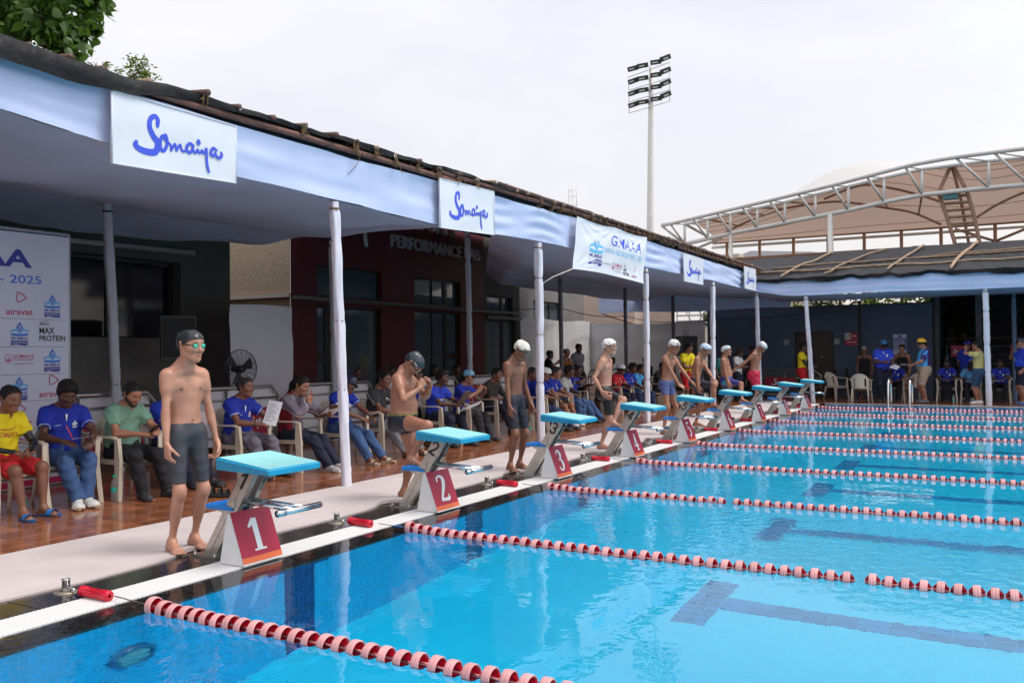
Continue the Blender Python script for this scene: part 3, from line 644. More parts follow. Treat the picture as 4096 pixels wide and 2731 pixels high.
# ------------------------------------------------------------------ printed banners
def sheet(root, name, corners, m_, nu=24, nv=14, th=.006, wob=.008, seed=0, pinch=0):
    """corners (bl, br, tr, tl) in world; returns fn(x, y, d) on unit square of the sheet"""
    bl, br, tr, tl_ = [Vector(c) for c in corners]; nrm = (br-bl).cross(tl_-bl).normalized()
    def at(x, y, d=0):
        p = bl*(1-x)*(1-y)+br*x*(1-y)+tr*x*y+tl_*(1-x)*y
        e_ = wob*nz(x*2.5+seed, y*2.5, seed)
        if pinch:
            for cx, cy in ((0, 0), (1, 0), (0, 1), (1, 1), (.5, 1)):
                dx, dy = x-cx, y-cy; rr = math.hypot(dx*1.6, dy); e_ += pinch*math.cos(math.atan2(dy, dx)*14)*math.exp(-rr*3.2)*min(1, rr*6)
            p = p+(Vector((0, 0, 1))*.035*math.sin(PI*x)*(1-y)) - Vector((0, 0, .03))*abs(math.sin(2*PI*x))*y + (br-bl).normalized()*.03*math.sin(PI*y)*(1 if x < .5 else -1)*(abs(x-.5)*2)**3
        return tuple(p+nrm*(e_+d))
    q = MB(); q.grid(lambda u, v: at(u, v, 0), nu, nv); q.grid(lambda u, v: at(u, v, -th), nu, nv, flip=True)
    for (fa) in (lambda u, v: at(u, 0, -th*v), lambda u, v: at(u, 1, -th*(1-v)), lambda u, v: at(0, u, -th*(1-v)), lambda u, v: at(1, u, -th*v)): q.grid(fa, nu, 1, smooth=False)
    q.build(name, m_, root); return at
# handwritten name, in the unit square of the banner with the first panel as model
SCRIPT = [[(.405,.66,.034),(.408,.75,.042),(.385,.795,.040),(.345,.74,.042),(.335,.62,.048),(.365,.50,.052),(.41,.40,.058),(.395,.27,.058),(.34,.235,.055),(.26,.25,.05),(.215,.30,.046),(.222,.345,.036)],
 [(.47,.525,.026),(.445,.51,.030),(.432,.42,.033),(.438,.32,.034),(.462,.30,.032),(.485,.36,.032),(.495,.46,.028),(.478,.545,.028),(.462,.51,.024),(.478,.46,.02),(.50,.44,.022)],
 [(.50,.45,.020),(.528,.40,.022),(.53,.33,.022),(.545,.38,.022),(.562,.44,.022),(.575,.40,.022),(.578,.34,.022),(.595,.40,.022),(.612,.445,.022),(.622,.40,.022),(.63,.36,.022),(.655,.355,.02)],
 [(.735,.47,.026),(.705,.50,.027),(.678,.455,.029),(.672,.39,.029),(.695,.35,.028),(.722,.39,.026),(.728,.455,.022),(.735,.40,.022),(.755,.365,.02),(.775,.43,.022),(.785,.39,.022),(.80,.38,.02),(.815,.43,.022)],
 [(.775,.545,.030),(.783,.575,.032),(.790,.545,.030),(.782,.53,.030)],
 [(.815,.43,.022),(.828,.39,.022),(.845,.41,.024),(.858,.475,.026),(.862,.38,.026),(.866,.24,.026),(.876,.14,.026),(.888,.09,.020)],
 [(.96,.48,.026),(.93,.51,.027),(.907,.46,.028),(.906,.40,.028),(.928,.375,.026),(.948,.43,.024),(.955,.40,.024),(.975,.36,.028),(1.0,.375,.030),(1.015,.42,.028),(1.008,.455,.028)]]
def script(mb, fn, x0, y0, w_, h_, mi=0, th=1.0, d=.003, dd=.004):
    for j, st in enumerate(SCRIPT): ribbon(mb, [(x0+(p[0]-.2)/.83*w_, y0+(p[1]-.08)/.73*h_, p[2]*th) for p in st], fn, mi, 5, d+.0012*j, .001)
def wfn(at, wd, ht): return lambda x, y, d=0: at(x/wd, y/ht, d)            # metres on a sheet
def name_banner(y0, y1, zb0, zb1, zt0, zt1, label, xo=-1.90):
    r = empty('name_banner', (0, 0, 0), label=label, cat='banner', group='handwritten name banners on the valance')
    at = sheet(r, 'panel', [(xo, y0, zb0), (xo, y1, zb1), (xo, y1, zt1), (xo, y0, zt0)], m_banner, wob=.01, seed=y0, th=.02)
    wd, ht = y1-y0, (zt0+zt1-zb0-zb1)/2; q = MB()
    script(q, wfn(at, wd, ht), wd*.155, ht*.10, wd*.72, ht*.71, 0, 1.0*wd*.78); q.build('lettering', m_iblue, r)
    q = MB()
    for (a, b_) in (((0, 0), (1, 0)), ((1, 0), (1, 1)), ((1, 1), (0, 1)), ((0, 1), (0, 0))): q.tube([at(a[0], a[1], .003), at(b_[0], b_[1], .003)], .006, 5)
    q.build('hem', m_banner, r); return r
name_banner(1.275, 2.60, 3.012, 3.067, 3.612, 3.605, 'largest white banner with blue handwriting, hanging at the left end of the valance')
name_banner(6.04, 7.40, 3.062, 3.12, 3.695, 3.735, 'second white handwriting banner, beside the second front post')
name_banner(15.79, 17.2, 3.035, 3.04, 3.66, 3.655, 'third white handwriting banner, just right of the printed event banner')
name_banner(20.85, 22.05, 3.18, 3.185, 3.78, 3.80, 'smallest white handwriting banner, at the inner corner of the valance', -1.86)
def aquatics(mb, fn, cx, y0, s_, mi=(0, 1, 2, 3), word=True, d=.003):
    """pentagon star emblem with a swimmer, the two words under it; s_ = overall width"""
    fn0 = fn; fn = lambda x, y, d=0: fn0(x, y0+(y-y0)*.82, d)
    P = lambda pts: [(cx+x*s_, y0+y*s_) for x, y in pts]
    poly2(mb, P([(-.5, .93), (-.18, 1.05), (0, .80), (0, .56), (-.44, .60)]), fn, mi[1], d); poly2(mb, P([(.5, .93), (.44, .60), (0, .56), (0, .80), (.18, 1.05)]), fn, mi[1], d)
    poly2(mb, P([(0, 1.50), (-.20, 1.12), (0, .82), (.20, 1.12)]), fn, mi[0], d+.001)
    poly2(mb, P([(-.46, .84), (-.18, .90), (-.02, .72), (-.40, .74)]), fn, mi[2], d+.002); poly2(mb, P([(.46, .84), (.40, .74), (.02, .72), (.18, .90)]), fn, mi[2], d+.002)
    poly2(mb, P([(-.47, .74), (-.02, .70), (0, .57), (-.44, .61)]), fn, mi[0], d+.003); poly2(mb, P([(.47, .74), (.44, .61), (0, .57), (.02, .70)]), fn, mi[0], d+.003)
    ribbon(mb, [(cx-.03*s_, y0+.9*s_, .03*s_), (cx-.06*s_, y0+1.12*s_, .04*s_), (cx+.02*s_, y0+1.24*s_, .05*s_), (cx+.06*s_, y0+1.1*s_, .035*s_), (cx+.02*s_, y0+1.0*s_, .03*s_)], fn, mi[2], 4, d+.004)
    if word:
        put_text(mb, 'MUMBAI', fn, cx-.44*s_, y0+.35*s_, .17*s_, mi[3], .012, .88*s_, d=d)
        poly2(mb, P([(-.46, .28), (-.46, -.04), (-.2, .03), (.1, -.03), (.3, -.05), (.46, 0), (.46, .28)]), fn, mi[3], d)
        put_text(mb, 'AQUATICS', fn, cx-.40*s_, y0+.09*s_, .12*s_, mi[2], .01, .80*s_, d=d+.002)
def airavat(mb, fn, x0, y0, w_, mi=0, d=.003):
    put_text(mb, 'airavat', fn, x0, y0, .22*w_, mi, .012, w_, d=d)
    c = (x0+.56*w_, y0+.62*w_); A = [(c[0]-.14*w_, c[1]+.20*w_), (c[0]-.14*w_, c[1]-.18*w_), (c[0]+.2*w_, c[1])]
    for j in range(3):
        a, b_ = A[j], A[(j+1) % 3]; m_ = ((a[0]+b_[0])/2+(((a[0]+b_[0])/2-c[0]))*.22, (a[1]+b_[1])/2+((a[1]+b_[1])/2-c[1])*.22)
        ribbon(mb, [(*a, .03*w_), (*m_, .034*w_), (*b_, .03*w_)], fn, mi, 5, d+.001*j)
def maxp(mb, fn, x0, y0, w_, mi=0, d=.003):
    put_text(mb, 'PROTEIN', fn, x0, y0, .19*w_, mi, .022, w_, d=d); put_text(mb, 'MAX', fn, x0, y0+.26*w_, .22*w_, mi, .022, .58*w_, d=d)
    put_text(mb, 'RiteBite', fn, x0+.02*w_, y0+.57*w_, .09*w_, mi, .005, .36*w_, d=d); ribbon(mb, [(x0, y0+.56*w_, .01*w_), (x0+.1*w_, y0+.69*w_, .02*w_), (x0+.38*w_, y0+.73*w_, .006*w_)], fn, mi, 4, d)
def university(mb, fn, x0, y0, w_, mi=(0, 1), d=.003):
    c = (x0+.14*w_, y0+.13*w_)
    ring = [(c[0]+.12*w_*math.cos(a*PI/8), c[1]+.14*w_*math.sin(a*PI/8), .018*w_) for a in range(17)]; ribbon(mb, ring, fn, mi[0], 1, d, cap=False)
    poly2(mb, [(c[0]-.08*w_, c[1]-.03*w_), (c[0]-.04*w_, c[1]-.09*w_), (c[0]+.04*w_, c[1]-.09*w_), (c[0]+.08*w_, c[1]-.03*w_)], fn, mi[0], d); poly2(mb, [(c[0]-.02*w_, c[1]-.01*w_), (c[0]+.02*w_, c[1]-.01*w_), (c[0], c[1]+.09*w_)], fn, mi[0], d)
    put_text(mb, 'SOMAIYA', fn, x0+.31*w_, y0+.14*w_, .12*w_, mi[0], .004, .69*w_, d=d); put_text(mb, 'VIDYAVIHAR UNIVERSITY', fn, x0+.31*w_, y0+.06*w_, .05*w_, mi[0], 0, .69*w_, d=d)
    put_text(mb, 'Somaiya Sports Academy', fn, x0+.31*w_, y0-.06*w_, .05*w_, mi[1], 0, .69*w_, d=d)
r = empty('event_banner', (0, 0, 0), label='wrinkled printed event banner tied by cords between two front posts', cat='banner')
at = sheet(r, 'panel', [(-1.84, 9.86, 2.835), (-1.84, 13.08, 2.795), (-1.87, 13.45, 3.755), (-1.87, 10.1, 3.735)], m_banner, 60, 30, wob=.03, seed=4, pinch=.014)
fn = wfn(at, 3.3, .93); q = MB()
aquatics(q, lambda x, y, d=0: fn(.87+(x-.87)*1.35, y, d), .87, .14, .47, (1, 1, 2, 0))
put_text(q, 'GMAAA', fn, 1.50, .57, .20, 3, .006, 1.50); put_text(q, 'ANNUAL AGE GROUP MEET - 2025', fn, 1.22, .41, .10, 1, .0, 1.85)
put_text(q, 'IN ASSOCIATION WITH', fn, 1.2, .185, .03, 4, 0, .42); university(q, fn, 1.68, .12, .5, (5, 4)); maxp(q, fn, 2.26, .07, .28, 6); airavat(q, fn, 2.66, .07, .26, 5)
q.build('print', [m_inavy, m_icyan, m_iwhite, m_iblue, m_igrey, m_imar, m_black], r)
for pts in ([at(0, 0), (-2.0, 9.45, 2.68), (-2.08, 9.2, 2.55)], [at(1, 0), (-1.98, 13.5, 2.6), (-2.05, 13.85, 2.45)]): q = MB(); q.tube(pts, .009, 5); q.build('tie_cord', mat('cord_white', (.6, .58, .5), .8), r)
# backdrop of sponsors at the left
r = empty('sponsor_backdrop', (-5.0, 0, 0), label='tall lilac white backdrop of sponsor emblems behind the man in the blue polo shirt', cat='backdrop'); r.location = (0, 0, 0)
at = sheet(r, 'panel', [(-5.0, -1.6, .02), (-5.0, 2.98, .02), (-5.0, 3.0, 2.82), (-5.0, -1.6, 2.78)], m_bannerd, 40, 30, wob=.012, seed=9, th=.02)
fn = lambda y, z, d=0: at((y+1.6)/4.59, (z-.02)/2.79, d); q = MB()
put_text(q, 'GMAAA', fn, 2.55, 2.435, .18, 0, .03, 1.5, 'R'); put_text(q, 'ANNUAL AGE GROUP MEET - 2025', fn, 2.66, 2.255, .085, 1, .012, 2.9, 'R')
rows = [1.88, 1.565, 1.27, .97, .665, .36]
for ri, zb in enumerate(rows):
    for ci in range(12):
        cx = 2.79-.38*ci; kind = (['A', 'R', 'A', 'U'][(ci+0) % 4] if ri % 3 == 0 else ['M', 'A', 'U', 'A'][ci % 4] if ri % 3 == 1 else ['A', 'U', 'R', 'A'][ci % 4])
        if (ri, ci) == (2, 0): kind = 'A'
        if (ri, ci) == (3, 0): kind = 'R'
        if (ri, ci) == (3, 1): kind = 'A'
        if (ri, ci) == (4, 0): kind = 'A'
        if (ri, ci) == (4, 1): kind = 'R'
        if cx < .5 and ci > 6: continue
        if kind == 'A': aquatics(q, fn, cx, zb+.015, .205, (1, 2, 3, 0))
        elif kind == 'R': airavat(q, fn, cx-.15, zb+.03, .30, 4)
        elif kind == 'M': maxp(q, fn, cx-.155, zb+.06, .31, 5)
        else: university(q, fn, cx-.165, zb+.12, .33, (4, 5))
for z in [1.866, 1.56, 1.256, .965, .655]: q.tube([fn(-1.55, z, .002), fn(2.95, z, .002)], .002, 4, 6)
poly2(q, [(-1.58, .03), (2.97, .03), (2.97, .10), (-1.58, .10)], fn, 4, .003)
q.build('print', [m_inavy, mat('ink_midblue', (.03, .16, .65), .5), mat('ink_lightblue', (.10, .40, .80), .5), m_bannerd, m_imar, m_black, m_igrey], r)
q = MB(); q.tube([(-5.03, 3.02, 0), (-5.03, 3.02, 2.85)], .018, 8); q.tube([(-5.03, -1.62, 2.83), (-5.03, 3.02, 2.85)], .018, 8); q.build('frame', m_wrapd, r)

# ------------------------------------------------------------------ buildings on the left
m_wdark = mat('wall_charcoal', (.070, .068, .064), .8, noise=(2, .12), bump=(60, .15, .004)); m_wmar = mat('wall_maroon', (.085, .007, .014), .6, noise=(1.5, .1)); m_wbeige = mat('wall_pebbledash', (.46, .36, .25), .9, noise=(60, .35, 2), bump=(70, .7, .01))
m_glass = mat('window_glass', (.075, .10, .125), .06, spec=.9); m_frame = mat('window_frame', (.02, .018, .02), .45); m_panelg = mat('panel_grey', (.13, .125, .12), .7, noise=(3, .15)); m_duct = mat('duct_metal', (.30, .30, .31), .45, .3)
m_wgrey = mat('wall_grey', (.20, .19, .19), .85, noise=(1.2, .15)); m_wlight = mat('wall_light', (.55, .48, .42), .85, noise=(1, .1))
B1 = empty('garage_building', (0, 0, 0), label='charcoal walled building with a wide dark opening at the left', cat='building')
q = MB(); q.bbox((-8.3, -8, 0), (-8.0, 3.6, 3.9)); q.bbox((-8.3, 3.6, 3.06), (-8.0, 7.12, 3.9)); q.bbox((-8.3, 7.12, 0), (-8.0, 8.23, 3.9)); q.bbox((-14, 8.0, 0), (-8.302, 8.23, 3.9)); q.build('wall', m_wdark, B1)
q = MB(); q.bbox((-8.9, 3.5, 0), (-8.8, 7.3, 3.1)); q.build('opening_back', m_dark, B1)
q = MB()
for y in (3.62, 4.75, 5.85, 7.08): q.bbox((-8.25, y-.03, 1.75), (-8.2, y+.03, 3.05))
q.bbox((-8.25, 3.6, 3.0), (-8.2, 7.1, 3.05)); q.build('opening_frame', m_frame, B1)
for y0, y1, z0, z1 in ((3.66, 4.7, 1.78, 2.98), (4.8, 5.8, 1.78, 2.98), (5.9, 7.04, 1.78, 2.98)):
    q = MB(); q.bbox((-8.235, y0, z0), (-8.228, y1, z1)); q.build('dark_pane', mat('dark_pane', (.008, .009, .012), .08, spec=.6), B1)
q = MB(); q.bbox((-8.12, 3.7, 0), (-8.05, 7.10, 1.76)); q.build('lower_panel', m_panelg, B1)
q = MB(); q.tube([(-7.93, 3.6, 3.19), (-7.93, 7.35, 3.235)], .045, 10); q.build('duct_pipe', m_duct, B1)
q = MB(); q.bbox((-14, -8, 3.9), (-7.9, 8.3, 4.05)); q.build('roof', m_wdark, B1)
B2 = empty('sports_building', (0, 0, 0), label='maroon building with raised lettering and tall dark windows behind the canopy', cat='building')
def wall_with_holes(mb, x, y0, y1, z0, z1, holes, th=.25, mi=0):
    ys = sorted({y0, y1, *[h[0] for h in holes], *[h[1] for h in holes]}); zs = sorted({z0, z1, *[h[2] for h in holes], *[h[3] for h in holes]})
    for a, b_ in zip(ys, ys[1:]):
        for c, d_ in zip(zs, zs[1:]):
            if any(h[0] <= a and b_ <= h[1] and h[2] <= c and d_ <= h[3] for h in holes): continue
            mb.add([(x, a, c), (x, b_, c), (x, b_, d_), (x, a, d_)], [(0, 1, 2, 3)], mi)
    for h in holes:
        a, b_, c, d_ = h; mb.add([(x, a, c), (x, b_, c), (x, b_, d_), (x, a, d_), (x-th, a, c), (x-th, b_, c), (x-th, b_, d_), (x-th, a, d_)], [(0, 4, 5, 1), (1, 5, 6, 2), (2, 6, 7, 3), (3, 7, 4, 0)], mi)
holes = [(11.70, 14.04, 2.76, 3.49), (11.70, 14.0, .55, 2.56), (15.41, 17.62, 2.76, 3.47), (15.40, 17.6, .55, 2.60)]
q = MB(); wall_with_holes(q, -9.0, 10.86, 18.9, 0, 5.6, holes); q.add([(-9, 18.9, 0), (-12, 18.9, 0), (-12, 18.9, 5.6), (-9, 18.9, 5.6)], [(0, 1, 2, 3)]); q.build('maroon_wall', m_wmar, B2)
q = MB(); q.bbox((-14, 10.84, 2.78), (-9.003, 10.858, 5.6)); q.build('pebbledash_wall', m_wbeige, B2)
q = MB(); q.bbox((-14, 10.845, 0), (-9.003, 10.859, 2.70)); q.build('plinth_wall', mat('wall_brown', (.22, .13, .09), .8, noise=(2, .1)), B2)
q = MB(); q.bbox((-14, 10.77, 2.70), (-9.0, 10.86, 2.78)); q.build('string_course', mat('ledge', (.55, .48, .42), .7), B2)
def window(parent, x, y0, y1, z0, z1, muls=(), trans=(), dx=.12):
    q = MB(); w_ = .05
    for a, b_ in ((y0, y0+w_), (y1-w_, y1)): q.bbox((x-dx-.05, a, z0), (x-dx+.02, b_, z1))
    for a, b_ in ((z0, z0+w_), (z1-w_, z1)): q.bbox((x-dx-.05, y0+w_, a), (x-dx+.02, y1-w_, b_))
    for m__ in muls: q.bbox((x-dx-.049, m__[0], z0+w_), (x-dx+.019, m__[1], z1-w_))
    for m__ in trans: q.bbox((x-dx-.048, m__[0], m__[2]), (x-dx+.018, m__[1], m__[3]))
    f = q.build('window', m_frame, parent); q = MB(); q.bbox((x-dx-.03, y0+.01, z0+.01), (x-dx-.02, y1-.01, z1-.01)); q.build('pane', m_glass, f)
window(B2, -9, 11.70, 14.04, 2.76, 3.49, [(12.38, 12.44)]); window(B2, -9, 11.70, 14.0, .55, 2.56, [(12.06, 12.32)], [(11.75, 12.06, 1.30, 1.48)])
window(B2, -9, 15.41, 17.62, 2.76, 3.47, [(16.34, 16.37), (16.92, 17.07)]); window(B2, -9, 15.40, 17.6, .55, 2.60, [(16.34, 16.37), (16.92, 17.07)], [(17.07, 17.55, 1.32, 1.48)])
q = MB(); q.bbox((-9.0, 10.9, 2.66), (-8.9, 21.0, 2.74)); q.build('sill_band', mat('sill_grey', (.14, .13, .13), .6), B2)
m_letter = mat('raised_letters', (.50, .56, .62), .4, .2)
def raised(word, y0, y1, z, h, parent):
    v, f, x0, x1 = text_geo(word, .0); k = (y1-y0)/(x1-x0); q = MB(); kz = h/.69
    top = [(-8.93, y0+(p[0]-x0)*k, z+p[1]*kz) for p in v]; bot = [(-9.0, p[1], p[2]) for p in top]
    q.add(top, f); from collections import Counter; c = Counter()
    for p in f:
        for i in range(len(p)): c[tuple(sorted((p[i], p[(i+1) % len(p)])))] += 1
    q.add(top+bot, [(a, b_, b_+len(v), a+len(v)) for (a, b_), n__ in c.items() if n__ == 1]); q.build('lettering', m_letter, parent)
raised('SPORTS', 15.45, 17.26, 4.70, .30, B2); raised('PERFORMANCE LAB', 14.39, 18.57, 4.145, .31, B2)
q = MB(); pts = catmull([(13.33, 5.0), (13.33, 4.5), (13.34, 4.2), (13.39, 4.03)], 6)
q.tube([(-8.95, p[0], p[1]) for p in pts], [.05]*(len(pts)-1)+[.03], 8); q.build('emblem', m_letter, B2)
B3 = empty('annex_building', (0, 0, 0), label='dark grey annex with small windows right of the maroon building', cat='building')
h3 = [(19.13, 20.70, 2.62, 3.19), (19.12, 20.9, .3, 2.47)]
q = MB(); wall_with_holes(q, -9.05, 18.95, 21.15, 0, 5.4, h3); q.build('wall', mat('wall_annex', (.075, .07, .07), .8), B3)
window(B3, -9.05, 19.13, 20.70, 2.62, 3.19, [(20.15, 20.28)]); window(B3, -9.05, 19.12, 20.9, .3, 2.47, [(20.15, 20.3)])
q = MB(); q.bbox((-9.05, 19.0, 2.49), (-8.93, 21.1, 2.58)); q.build('lintel', m_panelg, B3)
h4 = [(23.1, 25.3, 2.62, 3.25)]
q = MB(); wall_with_holes(q, -9.6, 21.15, 27.2, 0, 5.0, h4); q.bbox((-14, 27.0, 0), (-9.62, 27.2, 5)); q.build('wall', m_wgrey, B3); window(B3, -9.6, 23.1, 25.3, 2.62, 3.25, [(23.7, 23.76), (24.5, 24.58)])
# ------------------------------------------------------------------ railing with cloth and red boards
m_rcloth = mat('railing_cloth', (.62, .62, .68), .85, noise=(3, .05)); m_rboard = mat('railing_board', (.30, .008, .03), .5)
segs = [(-2.6, 2.2, 'left of the sponsor backdrop'), (2.4, 4.68, 'behind the man in the green shirt'), (4.86, 6.98, 'behind the older man in the blue polo'), (7.18, 9.35, 'behind the woman in the maroon jacket'), (9.55, 12.2, 'behind the pale blue cap'), (12.4, 15.4, 'behind the man in the dark jacket'), (15.6, 18.6, 'behind the seated men in jeans'), (18.8, 22.0, 'behind the red shirted official')]
for i, (y0, y1, wh) in enumerate(segs):
    r = empty('railing', (-5.62, 0, 0), label=f'steel railing section {wh}', cat='railing', group='railing sections behind the chairs')
    zt = .97; q = MB(); c = .14
    q.tube([(0, y0, 0), (0, y0, zt-c), (0, y0+c, zt), (0, y1-c, zt), (0, y1, zt-c), (0, y1, 0)], .025, 10); q.build('top_rail', m_railm, r)
    q = MB()
    for z in (.80, .55, .27): q.tube([(0, y0, z), (0, y1, z)], .014, 8)
    q.build('cross_rail', m_railm, r)
    n_ = max(1, round((y1-y0)/1.2))
    for k in range(1, n_):
        q = MB(); y = lerp(y0, y1, k/n_); q.tube([(0, y, 0), (0, y, zt-.02)], .02, 8); q.lathe([(.05, 0), (.05, .008), (.02, .01)], 10, 0, Matrix.Translation((0, y, 0))); q.build('rail_post', m_railm, r)
    if 1 <= i <= 5:
        q = MB(); q.grid(lambda u, v: (-.05+.012*nz(u*7, v*3, i), lerp(y0+.05, y1-.05, u), lerp(.12, .93, v)+.012*nz(u*5, v*9, i)), 40, 12); q.build('cloth_screen', m_rcloth, r)
m_hand = m_iwhite
for y0, y1, zt, lb in [(3.35, 4.45, .60, 'maroon handwriting board on the railing between the blue polo man and the green shirt man'), (5.75, 6.75, .66, 'maroon board on the railing beside the older official with a watch'), (12.15, 13.45, .78, 'maroon handwriting board on the railing right of the woman in the pale blue cap'), (15.75, 17.0, .76, 'maroon handwriting board on the railing beside the official holding up papers'), (8.0, 8.6, .62, 'narrow maroon board on the railing behind the woman in the jacket')]:
    bd = empty('railing_board', (-5.56, 0, 0), label=lb, cat='board', group='maroon boards on the railing'); q = MB(); q.bbox((-.012, y0, zt-.40), (.012, y1, zt)); q.build('panel', m_rboard, bd)
    q = MB(); q.bbox((-.0125, y0+.01, zt-.44), (.0145, y1-.01, zt-.402)); q.build('band', m_orange, bd)
    q = MB(); f_ = plane_fn((.012, y0, zt-.40), (0, 1, 0), (0, 0, 1)); script(q, f_, (y1-y0)*.14, .08, (y1-y0)*.7, .26, 0, .6*(y1-y0)); q.build('lettering', m_hand, bd)
# ------------------------------------------------------------------ white cloth screens
m_scr = mat('screen_cloth', (.66, .66, .67), .85, noise=(.7, .06)); 
def screen(label, a, b_, z0, z1, seed, m_=m_scr, amp=.05):
    a, b_ = Vector(a), Vector(b_); n__ = Vector((-(b_-a).y, (b_-a).x, 0)).normalized(); L_ = (b_-a).length
    def f_(u, v): return tuple(a.lerp(b_, u)+n__*(amp*nz(u*L_*.9, v*1.2, seed)+.02*math.sin(u*L_*9+v*3)*nz(u*L_, v, seed+4)+.035*nz(u*L_*.35+v*2.2, v*5-u*L_*.6, seed+8))+Vector((0, 0, lerp(z0, z1+.03*math.sin(u*PI*L_/1.9), v))))
    q = MB(); q.grid(f_, 70, 40); o = q.build('cloth_screen', m_); tag(o, label, 'cloth screen', 'white cloth screens'); return o
screen('white cloth screen hung in the gap between the charcoal and maroon walls, behind the fan', (-7.0, 7.29, 0), (-7.0, 8.78, 0), .12, 2.31, 1, mat('screen_shade', (.68, .67, .74), .85, noise=(.7, .06)))
screen('grey white cloth screen along the annex wall behind the girl in the striped cap', (-9.0, 21.1, 0), (-9.0, 26.4, 0), .3, 2.58, 2)
screen('broad white cloth screen across the end behind the loudspeaker', (-9.5, 26.5, 0), (-4.72, 26.5, 0), .35, 2.5, 3)
q = MB(); q.grid(lambda u, v: (-8.6+6.8*u, 26.3+.03*nz(u*8, v*2), lerp(2.87+.03*math.sin(u*9), 3.42, v)), 60, 6); tag(q.build('inner_valance', m_cloth), 'lilac inner cloth band hanging across the far end of the side canopy', 'cloth band')
# ------------------------------------------------------------------ end wall with door and signs
m_wblue = mat('wall_slate', (.075, .10, .155), .75, noise=(.9, .12)); m_door = mat('door_brown', (.045, .028, .022), .5)
EW = empty('end_wall', (0, 26.6, 0), label='slate blue wall with a dark doorway behind the far end of the pool', cat='wall')
q = MB(); q.bbox((-4.66, 0, 0), (-1.72, .2, 2.87)); q.bbox((-.52, 0, 0), (2.36, .2, 2.87)); q.bbox((-1.72, 0, 2.05), (-.52, .2, 2.87)); q.build('wall', m_wblue, EW)
q = MB(); q.bbox((-1.68, .1, 0), (-.56, .14, 2.03)); d_ = q.build('door', m_door, EW); q = MB(); q.lathe([(.03, 0), (.04, .03), (.03, .06), (.001, .065)], 10, 0, Matrix.Translation((-.9, .1, 1.25)) @ Matrix.Rotation(PI/2, 4, 'X')); q.build('handle', m_chrome, d_)
q = MB()
for a, b_ in (((-1.74, -.015, 0), (-1.68, .1, 2.09)), ((-.56, -.015, 0), (-.50, .1, 2.09)), ((-1.68, -.015, 2.03), (-.56, .1, 2.09))): q.bbox(a, b_)
q.build('door_frame', m_frame, EW)
q = MB(); q.bbox((-4.7, -.04, 2.87), (2.4, .24, 2.92)); q.build('coping', m_wdark, EW)
for x in (-2.0, -.42):
    q = MB(); q.bbox((x-.08, -.02, 1.66), (x+.08, -.001, 1.84)); o = q.build('switch_plate', mat('plate_grey', (.30, .30, .32), .5), EW)
sg_ = empty('safety_sign', (0, 26.57, 0), label='small red and white safety sign with a prohibition circle on the slate wall', cat='sign')
q = MB(); q.bbox((-.17, 0, 1.62), (.21, .02, 2.02)); q.build('panel', m_red, sg_)
f_ = lambda x, y, d=0: (x, -d, y); q = MB(); poly2(q, [(-.16, 1.81), (.0, 1.81), (.0, 2.01), (-.16, 2.01)], f_, 0, .002); poly2(q, [(-.1, 1.72), (.16, 1.72), (.16, 1.735), (-.1, 1.735)], f_, 0, .002); poly2(q, [(.04, 1.9), (.18, 1.9), (.18, 1.93), (.04, 1.93)], f_, 0, .002)
ribbon(q, [(-.08+.06*math.cos(a*PI/6), 1.91+.07*math.sin(a*PI/6), .018) for a in range(13)], f_, 1, 1, .004, cap=False); ribbon(q, [(-.12, 1.86, .018), (-.04, 1.96, .018)], f_, 1, 2, .005); q.build('print', [m_iwhite, m_black], sg_)
sg_ = empty('rules_board', (0, 26.57, 0), label='blue and white rules board on the slate wall above the swimmers in black', cat='sign')
q = MB(); q.bbox((1.26, 0, 1.3), (1.64, .02, 1.95)); q.build('panel', mat('board_pale', (.45, .50, .62), .5), sg_)
q = MB(); poly2(q, [(1.27, 1.46), (1.63, 1.46), (1.63, 1.82), (1.27, 1.82)], f_, 0, .002)
for k in range(6): poly2(q, [(1.28, 1.48+.056*k), (1.60, 1.48+.056*k), (1.60, 1.498+.056*k), (1.28, 1.498+.056*k)], f_, 1, .004)
poly2(q, [(1.45+.05*math.cos(a*PI/5), 1.885+.04*math.sin(a*PI/5)) for a in range(10)], f_, 0, .003); q.build('print', [m_inavy, m_iwhite], sg_)
# dark colonnade and steps to the right of the end wall
m_dkroom = mat('colonnade_dark', (.035, .035, .045), .8, noise=(1, .2))
CB = empty('colonnade_building', (0, 0, 0), label='dark open building with a tiered stand behind the right end of the canopy', cat='building')
q = MB(); q.bbox((2.36, 31.5, 0), (20, 31.7, 4.2)); q.bbox((2.30, 26.82, 0), (2.42, 31.5, 3.35)); q.bbox((2.36, 26.6, 3.2), (20, 31.5, 3.35)); q.build('back_wall', m_dkroom, CB)
for x in (2.46, 3.62, 6.4, 9.5): q = MB(); q.bbox((x-.08, 27.0, 0), (x+.08, 27.2, 3.2)); q.build('pillar', mat('pillar_grey', (.12, .12, .13), .8), CB)
for k in range(4): q = MB(); q.bbox((2.5, 27.6+.9*k, 0), (20, 28.5+.9*k, .42*(k+1)-.02*k)); q.build('tier', m_dkroom, CB)
r = empty('end_railing', (0, 26.9, 0), label='thin steel railing in front of the dark tiered stand', cat='railing')
for z in (1.8, 1.55, 1.28, 1.02): q = MB(); q.tube([(2.5, 0, z), (14, 0, z)], .016, 7); q.build('rail', m_railm, r)
for x in (2.75, 3.9, 5.2, 6.6): q = MB(); q.tube([(x, 0, 0), (x, 0, 1.8)], .02, 7); q.build('rail_post', m_railm, r)
